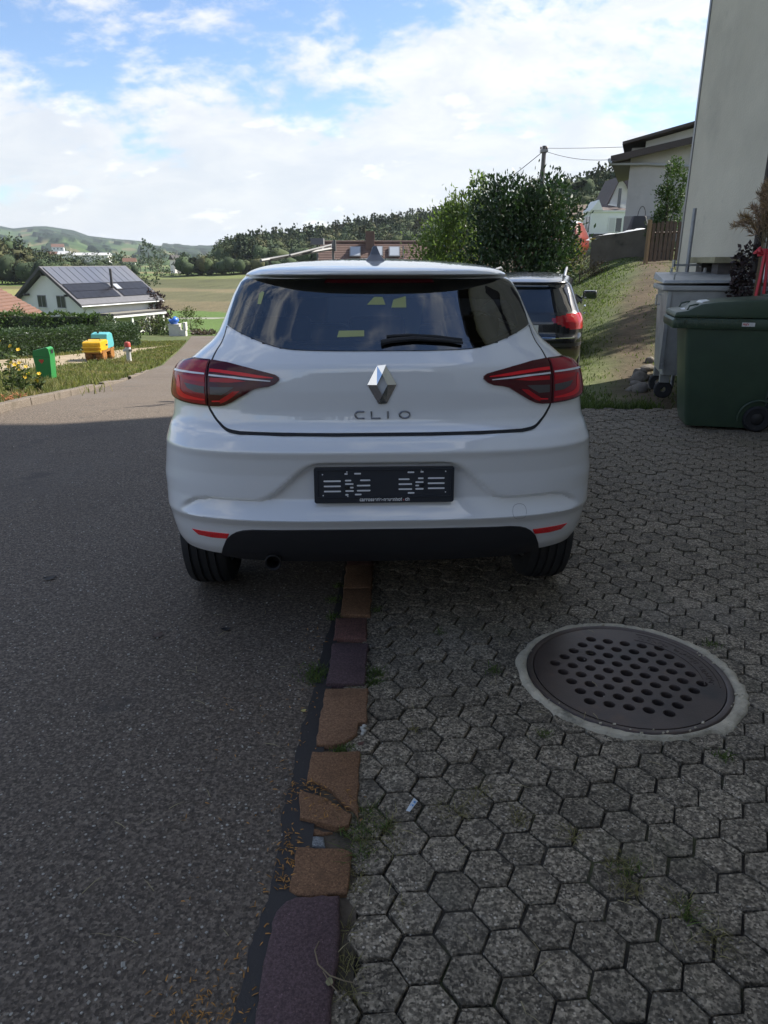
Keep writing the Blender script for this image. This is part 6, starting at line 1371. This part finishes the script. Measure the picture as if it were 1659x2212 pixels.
def slope_trees():
    prof = [(1180, 392), (1250, 372), (1290, 364), (1335, 356), (1400, 340)]; out = []
    for yy, drop in ((120, 62), (135, 42), (150, 22), (170, 0)):
        px = 1150
        while px < 1420:
            ztop, x = top_z(px, np.interp(px, [p[0] for p in prof], [p[1] for p in prof]) + drop, yy); g = Tz(x, yy); ztop += random.uniform(-.8, .6); hh = min(max(ztop - g, 4), 13); out.append((x, yy + random.uniform(-3, 3), ztop - hh, hh, random.uniform(1.8, 2.8), random.random() < .15)); px += random.uniform(12, 20)
    return out
wood('hillside_wood', 'wooded hillside between the laurel and the plastered house', slope_trees(), SH, 200)
def left_trees():
    out = []; prof = [(-200, 498), (-60, 502), (0, 506), (30, 516), (60, 533), (110, 545), (165, 553), (200, 562), (300, 566)]
    for yy, drop in ((205, 30), (225, 15), (250, 0)):
        px = -210
        while px < (215 if drop else 290):
            ztop, x = top_z(px, np.interp(px, [p[0] for p in prof], [p[1] for p in prof]) + drop * (.9 if px < 70 else .45) + random.uniform(-3, 4), yy); g = Tz(x, yy); hh = max(ztop - g, 3); out.append((x, yy + random.uniform(-5, 5), g - .3, hh, random.uniform(2.2, 3.6), random.random() < .1)); px += random.uniform(9, 16)
    return out
wood('valley_wood', 'dark wood on the valley floor left of the solar house', left_trees(), SH)
def scattered():
    out = []
    for px, py, yy, hh, r_ in [(318, 523, 520, 13, 5.5), (300, 545, 470, 8, 4), (262, 548, 440, 10, 5), (248, 553, 430, 9, 4), (275, 556, 430, 8, 4), (232, 553, 400, 9, 4.5), (222, 556, 380, 9, 4), (345, 540, 600, 9, 4), (372, 543, 620, 7, 3.5), (398, 549, 560, 8, 4), (327, 556, 420, 7, 5), (340, 560, 400, 6, 4), (312, 560, 400, 6, 4), (352, 562, 390, 6, 4), (290, 592, 160, 3.2, 2.2), (303, 590, 165, 3.0, 2.0), (317, 591, 170, 3.4, 2.3), (330, 585, 235, 4.4, 3), (345, 584, 240, 4.6, 3), (360, 585, 240, 4.4, 3), (375, 585, 240, 4, 2.6), (186, 548, 560, 7, 5), (205, 545, 600, 8, 5), (150, 545, 600, 8, 5), (410, 562, 330, 6, 4), (425, 560, 330, 7, 4), (440, 560, 330, 7, 4)]:
        zt, x = top_z(px, py, yy); out.append((x, yy, zt - hh, hh, r_, False))
    return out
SCT = scattered()
for i, (x, y, z, h_, r_, _) in enumerate(SCT):
    g = Tz(x, y); o = empty('field_tree', (x, y, z)); tag(o, 'round field tree standing on the far valley floor', 'tree', 'single trees in the valley')
    MB().tube([(0, 0, min(-.5, g - z)), (0, 0, h_ * .5)], [h_ * .03, h_ * .02], 6).build('trunk', m_bark, o); link('crown', npmesh('crown', *join([cloud(150, (0, 0, h_ * .52), (r_, r_, h_ * .48), h_ * .15, .8, .3, .6, 16, .4)])), leafmat('far_leaf_%s' % 'abc'[i % 3], ((.038, .062, .024), (.05, .075, .028), (.07, .085, .03))[i % 3], .35, .15), o)
# ---------------------------------------------------------------- far hills
def far_hills():
    prof = [(-900, 480), (-300, 483), (0, 489), (25, 492), (60, 499), (105, 494), (130, 494), (160, 499), (185, 503), (215, 515), (250, 519), (300, 524), (350, 530), (420, 533), (470, 535), (700, 537), (1100, 540), (2600, 540)]
    A = np.concatenate([np.linspace(-3200, -520, 140), np.linspace(-500, 1500, 600), np.linspace(1520, 4200, 120)]); Rr = np.linspace(0, 1, 90); V = []; C = []
    for t in Rr:
        d = 750 + 2300 * t
        for px in A:
            py = np.interp(px, [p[0] for p in prof], [p[1] for p in prof]); zt, _ = top_z(px, py, 3050); z = -6 + (zt + 6) * t ** 1.25 + (7 * math.sin(px * .021 + 3 * t) * math.sin(5 * t + px * .013)) * math.sin(math.pi * t); x = (px - 829.5) / 1550 * d * .97
            q = math.sin(px * .035 + 2.2 * math.sin(t * 7 + px * .01)) * math.cos(t * 17 + 1.3 * math.sin(px * .03)); wd = .5 * math.sin(px * .045 + 2.1 * math.sin(t * 9)) * math.cos(t * 13 + px * .021) + .35 * math.sin(px * .13 + t * 31) * math.sin(t * 22 - px * .05)
            if (wd > .16 and t > .12) or (t > .93 and py < 520): c = (.020, .036, .020); z += 9 + 2.0 * math.sin(px * 1.9) * math.sin(t * 120)
            elif q > .55: c = (.125, .118, .06)
            elif q < -.5: c = (.045, .08, .028)
            else: c = (.062, .098, .034)
            V.append((x, d, z)); C.append((*c, 1))
    n = len(A); i = np.arange(len(V)).reshape(len(Rr), n); F = np.stack([i[:-1, :-1], i[:-1, 1:], i[1:, 1:], i[1:, :-1]], -1).reshape(-1, 4); me = npmesh('far_hills', V, F); a = me.color_attributes.new('zone', 'FLOAT_COLOR', 'POINT'); a.data.foreach_set('color', np.array(C, np.float32).ravel())
    tag(link('far_hills', me, mat('far_fields', rough=.95, spec=.1, attr='zone', var=(.012, .25)), smooth=True), kind='structure')
far_hills()
def farm(px, py, yy, w_, h_, roofc, label, rz=0.0, long_=1.0):
    zt, x = top_z(px, py, yy); o = empty('farmhouse', (x, yy, zt), rz); tag(o, label, 'house')
    d = w_ * .7; MB().box((-w_ * long_ / 2, -d / 2, -4), (w_ * long_ / 2, d / 2, h_ * .55)).build('wall', m_w, o); MB().prism([(-d / 2 - .6, h_ * .5), (d / 2 + .6, h_ * .5), (0, h_)], w_ * long_ + 1.2, Matrix(((0, 0, 1, -w_ * long_ / 2 - .6), (1, 0, 0, 0), (0, 1, 0, 0), (0, 0, 0, 1)))).build('roof', mat('roof_' + roofc, {'brown': (.15, .08, .055), 'grey': (.5, .5, .5), 'dark': (.06, .055, .055)}[roofc], .8), o)
    for k in range(3): MB().box((-w_ * .35 + k * w_ * .3, -d / 2 - .05, h_ * .15), (-w_ * .35 + k * w_ * .3 + w_ * .12, -d / 2 - .004, h_ * .35)).build('window', MATS['house_glass'], o)
farm(281, 574, 330, 4.5, 3.2, 'brown', 'far farmhouse with a red brown roof among the valley trees', .2); farm(381, 571, 345, 4.5, 4, 'dark', 'far farmhouse with dark roof and pale gable by the wood', .9)
farm(196, 557, 620, 12, 4, 'grey', 'very long low white shed far across the valley', 0, 2.6); farm(113, 557, 640, 8, 5, 'brown', 'far pair of pale houses at the left edge of the valley', .4); farm(141, 556, 640, 9, 5, 'grey', 'small far white building left of the long shed', .1); farm(126, 541, 1100, 16, 9, 'brown', 'tiny farm with cream walls high on the far hillside', .3)
# ---------------------------------------------------------------- unseen, added: hedge to mirror in the paint, tree to shade the bank
hedge('added_conifer_hedge', 'unseen dark conifer hedge added behind the viewer to mirror in the car paint', [(-7.5, -9.5), (-2, -8.6), (3.4, -8.2)], 1.0, 2.4, lm_dark, 4000, .30)
tree('added_shade_tree', 'unseen leafy tree added behind the corner of the beige house to shade the bank', 'tree', 10.6, 16.4, [(0, 0, 4.2, 2.0, 1.8, 2.2, 2600), (-.8, .3, 5.4, 1.3, 1.2, 1.3, 1000)], .22, lm_mid, .55, (.14, 3.6), 6, 40)
# ---------------------------------------------------------------- air
hz = MB().box((-4600, -450, -14), (4600, 4700, 128)).build('haze', [])
hm = bpy.data.materials.new('haze_air'); hm.use_nodes = True; hm.node_tree.nodes.remove(hm.node_tree.nodes['Principled BSDF']); pv = hm.node_tree.nodes.new('ShaderNodeVolumePrincipled'); pv.inputs['Density'].default_value = .00010; pv.inputs['Color'].default_value = (.80, .88, 1.0, 1); pv.inputs['Anisotropy'].default_value = .3
hm.node_tree.links.new(pv.outputs[0], hm.node_tree.nodes['Material Output'].inputs['Volume']); hz.data.materials.append(hm); tag(hz, 'thin bluish summer haze over the valley', 'haze', kind='stuff')
# ================================================================ grass, weeds and litter
def blades(P, hmin, hmax, wd, lean=.5):
    n = len(P); h_ = RNG.uniform(hmin, hmax, n) if np.isscalar(hmin) else hmin; a = RNG.uniform(0, 6.283, n); ln = RNG.uniform(.1, lean, n) * h_; b = RNG.uniform(0, 6.283, n); s = np.stack([np.cos(a), np.sin(a), np.zeros(n)], 1) * (wd[:, None] if not np.isscalar(wd) else wd); tip = np.stack([np.cos(b) * ln, np.sin(b) * ln, h_], 1); mid = tip * np.array([.35, .35, .6])
    V = np.stack([P - s, P + s, P + mid + s * .75, P + mid - s * .75, P + tip], 1).reshape(-1, 3); k = np.arange(n)[:, None] * 5
    return V, np.concatenate([np.concatenate([k, k + 1, k + 2, k + 3], 1)]), np.concatenate([k + 3, k + 2, k + 4], 1)
def grass_obj(name, label, P, hmin, hmax, wd, m, lean=.6):
    V, Q, Tt = blades(P, hmin, hmax, wd, lean); me = bpy.data.meshes.new(name); nq, nt_ = len(Q), len(Tt); me.vertices.add(len(V)); me.vertices.foreach_set('co', V.astype(np.float32).ravel()); idx = np.concatenate([Q.ravel(), Tt.ravel()]).astype(np.int32); me.loops.add(len(idx)); me.loops.foreach_set('vertex_index', idx); me.polygons.add(nq + nt_)
    me.polygons.foreach_set('loop_start', np.concatenate([np.arange(nq) * 4, nq * 4 + np.arange(nt_) * 3]).astype(np.int32)); me.polygons.foreach_set('loop_total', np.concatenate([np.full(nq, 4), np.full(nt_, 3)]).astype(np.int32)); me.update(calc_edges=True)
    o = link(name, me, m); tag(o, label, 'grass', kind='stuff'); return o
m_grass = mat('grass_blade', (.125, .140, .052), .8, spec=.25, island=.40, trans=.35, second=((.20, .17, .085), .9, .44, .66))
def verge_pts(n):
    y = 6 + RNG.random(n) ** 1.4 * 50; x = road_l(y) - .10 - RNG.random(n) ** 1.3 * np.minimum(3.0 + y * .24, 9.5); k = ~inpoly(x, y, GRAVEL) | (RNG.random(n) < .05); x, y = x[k], y[k]; return np.stack([x, y, T(x, y)], 1)
P = verge_pts(60000); d = P[:, 1]; grass_obj('verge_grass', 'uneven green and dry grass of the verge left of the road', P, RNG.uniform(.04, .15, len(P)) * (1 + .6 * fbm(P[:, 0], P[:, 1], 1.1, 6)).clip(.4, 2), None, .004 + .0006 * d, m_grass, .7)
# a tall tuft round the green box and the hydrant
Q = []
for cx, cy, n, r_ in ((-6.45, 13.95, 500, .5), (-11.84, 33.7, 200, .4), (-12.6, 34.5, 150, .8), (-5.6, 11.5, 400, .7), (-6.2, 12.6, 400, .8)): Q.append(np.stack([cx + RNG.normal(0, r_ * .6, n), cy + RNG.normal(0, r_ * .6, n)], 1))
Q = np.concatenate(Q); P = np.stack([Q[:, 0], Q[:, 1], T(Q[:, 0], Q[:, 1])], 1); grass_obj('tall_grass', 'longer grass tufts round the green box and hydrant', P, .08, .24, .004 + .0003 * P[:, 1], m_grass, .8)
def bank_pts(n):
    y = 7.45 + RNG.random(n) ** 1.5 * 20; x = -.5 + RNG.random(n) * (4.0 + .38 * y); pc = np.interp(y, [p[0] for p in PATHC], [p[1] for p in PATHC]); dd = np.abs(x - pc) / (.48 + .012 * y) + .45 * fbm(x, y, 1.3, 1); k = (RNG.random(n) < np.clip(dd - .50, .07, 1)) & ~((x > HX - .05) & (y < HY + .1)); x, y = x[k], y[k]; return np.stack([x, y, T(x, y)], 1)
P = bank_pts(95000); m_g2 = mat('bank_grass_blade', (.080, .110, .036), .8, spec=.25, island=.5, trans=.35, second=((.115, .11, .05), .8, .54, .72))
grass_obj('bank_grass', 'short green grass on the bank behind the drive', P, .018, .060, .0028 + .0004 * P[:, 1], m_g2, 1.2)
P = np.stack([RNG.uniform(1.6, 2.9, 1500), 7.45 + np.abs(RNG.normal(0, .18, 1500))], 1); P = np.concatenate([P, T(P[:, 0], P[:, 1])[:, None]], 1); grass_obj('edge_grass', 'grass tufts growing over the end of the pavers', P, .03, .12, .004, m_g2, .9)
# ---- yellow flowers at the left edge
def flower(x, y, h_, seed, label):
    r = random.Random(seed); g = Tz(x, y); o = empty('flower_plant', (x, y, g)); tag(o, label, 'plant', 'yellow flowers on the verge'); st = MB(); parts = []; fl = []
    for k in range(7):
        a = r.uniform(0, 6.28); sp = r.uniform(.05, .30) * h_; tip = Vector((sp * math.cos(a), sp * math.sin(a), h_ * r.uniform(.6, 1.0))); st.tube([(0, 0, 0), tuple(tip * .5 + Vector((0, 0, .08 * h_))), tuple(tip)], [.007, .005, .003], 5)
        for q in range(16):
            t = r.uniform(.1, .95); p = Vector((0, 0, 0)).lerp(tip, t); d_ = np.array([r.uniform(-1, 1), r.uniform(-1, 1), r.uniform(.0, .7)]); parts.append((np.array(p), d_, r.uniform(.05, .11)))
        if r.random() < .75: fl.append(tip)
    st.build('stems', mat('flower_stem', (.07, .09, .035), .8), o)['kind'] = 'stuff'
    Pn = np.array([p[0] for p in parts]); D = unit(np.array([p[1] for p in parts])); U = unit(np.cross(D, RNG.normal(0, 1, D.shape))); L_ = np.array([p[2] for p in parts]); link('leaves', npmesh('leaves', *leafquads(Pn, D, U, L_, L_ * .18)), leafmat('flower_leaf', (.065, .095, .03), .5, .3), o)
    for tip in fl:
        b = MB(); n = 6; tl_ = Vector((r.uniform(-.5, .5), -.7, r.uniform(.2, .9))).normalized(); M = frame_z(tip, tl_)
        for q in range(n):
            a = q * 2 * math.pi / n; ca, sa = math.cos(a), math.sin(a); b.add([tuple(M @ Vector(v)) for v in ((0, 0, 0), (.020 * ca - .010 * sa, .020 * sa + .010 * ca, .010), (.030 * ca, .030 * sa, .006), (.020 * ca + .010 * sa, .020 * sa - .010 * ca, .010))], [(0, 1, 2, 3)])
        b.build('flower', mat('yellow_petal', (.72, .47, .02), .6), o)
for i, (x, y, h_, lb) in enumerate([(-4.75, 8.7, .80, 'tall yellow flowering plant cut by the left picture edge'), (-4.95, 9.5, .72, 'yellow flowering plant with drooping stems, second along the verge'), (-5.15, 10.2, .55, 'lower yellow flowering plant just before the green box'), (-5.45, 9.4, .70, 'yellow flowering plant set back from the kerb'), (-5.6, 11.1, .42, 'small yellow flowering plant below the green box'), (-4.75, 9.9, .36, 'short yellow flowering plant next to the verge kerb')]): flower(x, y, h_, i, lb)
P = np.stack([-4.55 - np.abs(RNG.normal(0, .18, 420)), RNG.uniform(7.9, 9.3, 420)], 1); straw = [];
o = straw_obj('withered_leaves', 420, lambda: (lambda x, y: (x, y, Tz(x, y) + random.uniform(0, .12)))(-4.42 - abs(random.gauss(0, .16)), random.uniform(7.8, 9.0)), .03, .08, .008, mat('withered_orange', (.22, .085, .03), .9, island=.5), None, .8); tag(o, 'withered orange brown leaves behind the verge kerb', 'leaves', kind='stuff')
# ---- weeds in the joints near the camera
def tufts(spots):
    out = []
    for x, y, r_, n in spots: out.append(np.stack([x + RNG.normal(0, r_ * .55, n), y + RNG.normal(0, r_ * .55, n), np.full(n, -.008)], 1))
    return np.concatenate(out)
m_weed = mat('weed_blade', (.095, .135, .036), .75, spec=.3, island=.45, trans=.3); m_dry = mat('dry_weed', (.20, .175, .07), .85, island=.5, trans=.2)
P = tufts([(-.250, 2.337, .050, 420), (-.242, 2.29, .03, 150), (-.030, 2.33, .035, 260), (-.045, 2.27, .025, 140), (-.11, 1.895, .03, 90), (-.14, 1.885, .03, 60), (-.215, 2.78, .03, 120), (-.225, 2.95, .035, 130), (-.22, 3.1, .03, 90), (-.04, 2.85, .03, 80), (.42, 2.36, .03, 80), (.52, 1.97, .02, 60), (1.06, 1.86, .025, 70), (1.32, 2.55, .03, 60), (.235, 2.65, .02, 40)])
grass_obj('joint_weeds', 'small green weeds growing beside the kerb stones and manhole', P, .010, .030, .0018, m_weed, 1.5)
P = tufts([(-.105, 2.247, .02, 60), (-.07, 1.56, .045, 190), (-.045, 1.50, .03, 120), (.005, 1.57, .04, 110), (-.06, 1.61, .03, 90), (.02, 1.52, .04, 60), (-.065, 1.41, .02, 70), (.045, 1.30, .02, 30), (-.075, 1.09, .02, 70), (-.08, 1.16, .02, 60), (-.085, 1.25, .015, 40), (-.07, 1.36, .015, 40)] + [(.22 + .03 * k, 1.62 + .04 * k, .03, 45) for k in range(3)] + [(.375, 1.60, .03, 80), (.51, 1.54, .03, 70), (.61, 1.43, .035, 120), (.60, 1.37, .03, 90), (.71, 1.31, .03, 100), (.76, 1.22, .035, 120), (.16, 1.63, .03, 70), (.1, 2.0, .02, 40)])
grass_obj('wispy_weeds', 'thin half dry grass tufts in the paving joints', P, .006, .024, .0013, m_dry, 3.2); 
P = tufts([(-.07, 1.55, .04, 110), (-.06, 1.47, .03, 80), (.0, 1.56, .03, 60), (.72, 1.29, .03, 60), (.62, 1.41, .03, 50), (-.05, 1.62, .02, 40)]); grass_obj('kerb_grass', 'green grass tufts sprouting beside the broken kerb stones', P, .010, .034, .0015, m_weed, 2.6)
# conifer scraps: tiny orange sprays blown against the kerb
m_scr = mat('conifer_scrap', (.30, .145, .035), .85, island=.5)
def scrap_pt():
    k = random.random()
    if k < .34: return (random.gauss(-.36, .06), random.gauss(1.03, .06), .004)
    if k < .50: return (random.gauss(-.245, .016), random.uniform(1.35, 1.55), .008)
    if k < .62: return (random.gauss(-.22, .03), random.gauss(1.70, .03), .012)
    if k < .72: return (random.gauss(-.15, .04), random.gauss(1.63, .03), .016)
    if k < .9: return (random.gauss(-.28, .035), random.uniform(1.0, 2.7), .007)
    return (random.uniform(-.6, -.2), random.uniform(1.0, 2.2), .004)
o = straw_obj('conifer_scraps', 560, scrap_pt, .006, .020, .0014, m_scr, None, .35); tag(o, 'orange brown conifer scraps scattered along the kerb and tar seam', 'litter', kind='stuff')
o = straw_obj('dry_stalks', 90, lambda: (random.uniform(-.75, .9), random.uniform(1.0, 3.4), .013), .03, .075, .0009, mat('straw_yellow', (.30, .25, .13), .8), None, .04); tag(o, 'dry straw stalks strewn on asphalt and pavers', 'litter', kind='stuff')
# loose chips on the asphalt
V = MB()
for k in range(900):
    y = .95 + random.random() ** 1.6 * 5.5; x = random.uniform(-.62 * (y + .5), -.24); s = random.uniform(.0014, .0038) * (1.4 if random.random() < .08 else 1); M = Matrix.Translation((x, y, s * .4)) @ Matrix.Rotation(random.uniform(0, 6), 4, (random.random(), random.random(), 1)); V.box((-s, -s * .75, -s * .5), (s, s * .75, s * .5), M)
for k in range(260):
    y = .95 + random.random() ** 1.6 * 4; x = random.uniform(-.05, .5 * (y + .5)); s = random.uniform(.0010, .0024); M = Matrix.Translation((x, y, .004 + s * .4)) @ Matrix.Rotation(random.uniform(0, 6), 4, (random.random(), random.random(), 1)); V.box((-s, -s * .75, -s * .5), (s, s * .75, s * .5), M)
tag(V.build('loose_chips', mat('pale_chips', (.33, .31, .27), .85, island=.4)), 'tiny pale stone chips lying on asphalt and pavers', 'gravel', kind='stuff')
def leaf_on(x, y, s, c, label, rz=0., z=.006, nm='fallen_leaf'):
    g = 9; V = []; F = []
    for i in range(g):
        t = i / (g - 1); w_ = .36 * math.sin(math.pi * t ** .85) * s; V += [(t * s - s / 2, -w_, .10 * s * abs(2 * t - 1)), (t * s - s / 2, 0, .02 * s), (t * s - s / 2, w_, .13 * s * abs(2 * t - 1))]
    for i in range(g - 1): k = i * 3; F += [(k, k + 1, k + 4, k + 3), (k + 1, k + 2, k + 5, k + 4)]
    o = link(nm, npmesh(nm, V, F), mat('leaf_tone_%d' % int(sum(c) * 1000), c, .7), None, True, (x, y, z), (0, 0, rz)); tag(o, label, 'leaf', 'fallen leaves near the kerb')
leaf_on(-1.62, 3.18, .06, (.03, .024, .018), 'dark curled dead leaf left of the rear tyre on the asphalt', .2); leaf_on(-.93, 2.62, .05, (.075, .045, .03), 'reddish dead leaf lying on the asphalt left of the tar seam', 1.0); leaf_on(-.66, 2.67, .04, (.022, .02, .02), 'blackish dead leaf on the asphalt nearest the tar seam', .3); leaf_on(-.115, 1.10, .022, (.26, .24, .12), 'pale yellow seed leaf on the violet kerb stone', 1.4, .026); leaf_on(-.275, 2.09, .02, (.42, .36, .12), 'yellow leaf scrap on the black tar seam', .5, .009)
tw = empty('dry_twig', (-.13, 1.13, .026)); tag(tw, 'curved pale dry twig lying across the violet kerb stone', 'twig')
MB().tube([(-.015, .065, 0), (-.022, .04, .004), (-.012, .005, .006), (.015, -.02, .005), (.045, -.03, .003), (.065, -.032, .0)], [.0012, .0016, .0018, .0018, .0015, .001], 6).build('stem', mat('twig_bark', (.20, .15, .09), .9), tw, True); MB().tube([(.0, -.01, .004), (.02, -.04, .003), (.035, -.055, .002)], .0011, 5).build('side_shoot', MATS['twig_bark'], tw, True)
wr = empty('paper_strip', (.079, 1.638, .008), R(62)); tag(wr, 'white and blue torn wrapper strip on the pavers right of the kerb', 'litter')
V = [(-.026, -.006, .002), (.024, -.007, .0), (.027, .007, .004), (-.027, .006, .001)]; me = bpy.data.meshes.new('strip'); me.from_pydata(V, [], [(0, 1, 2, 3)]); me.update(); link('strip', me, mat('wrapper_white', (.55, .60, .63), .4), wr)
for a in (-.004, .010): me = bpy.data.meshes.new('blue_print'); me.from_pydata([(a, -.0045, .0026), (a + .007, -.0048, .0026), (a + .007, .004, .0030), (a, .004, .0028)], [], [(0, 1, 2, 3)]); me.update(); link('blue_print', me, mat('wrapper_blue', (.07, .25, .55), .4), wr)
for i, (x, y, s) in enumerate([(-.066, 1.975, .010), (-.072, 1.99, .008), (-.065, 2.0, .009), (-.07, 1.96, .007)]):
    bm = bmesh.new(); bmesh.ops.create_icosphere(bm, subdivisions=1, radius=s); me = bpy.data.meshes.new('pebble'); bm.to_mesh(me); bm.free(); o = link('pebble', me, mat('pale_pebble', (.42, .40, .35), .8, var=(200, .2)), None, False, (x, y, .010)); tag(o, 'pale pebble in the broken corner of the kerb stone', 'pebble', 'pebbles in the kerb chip')
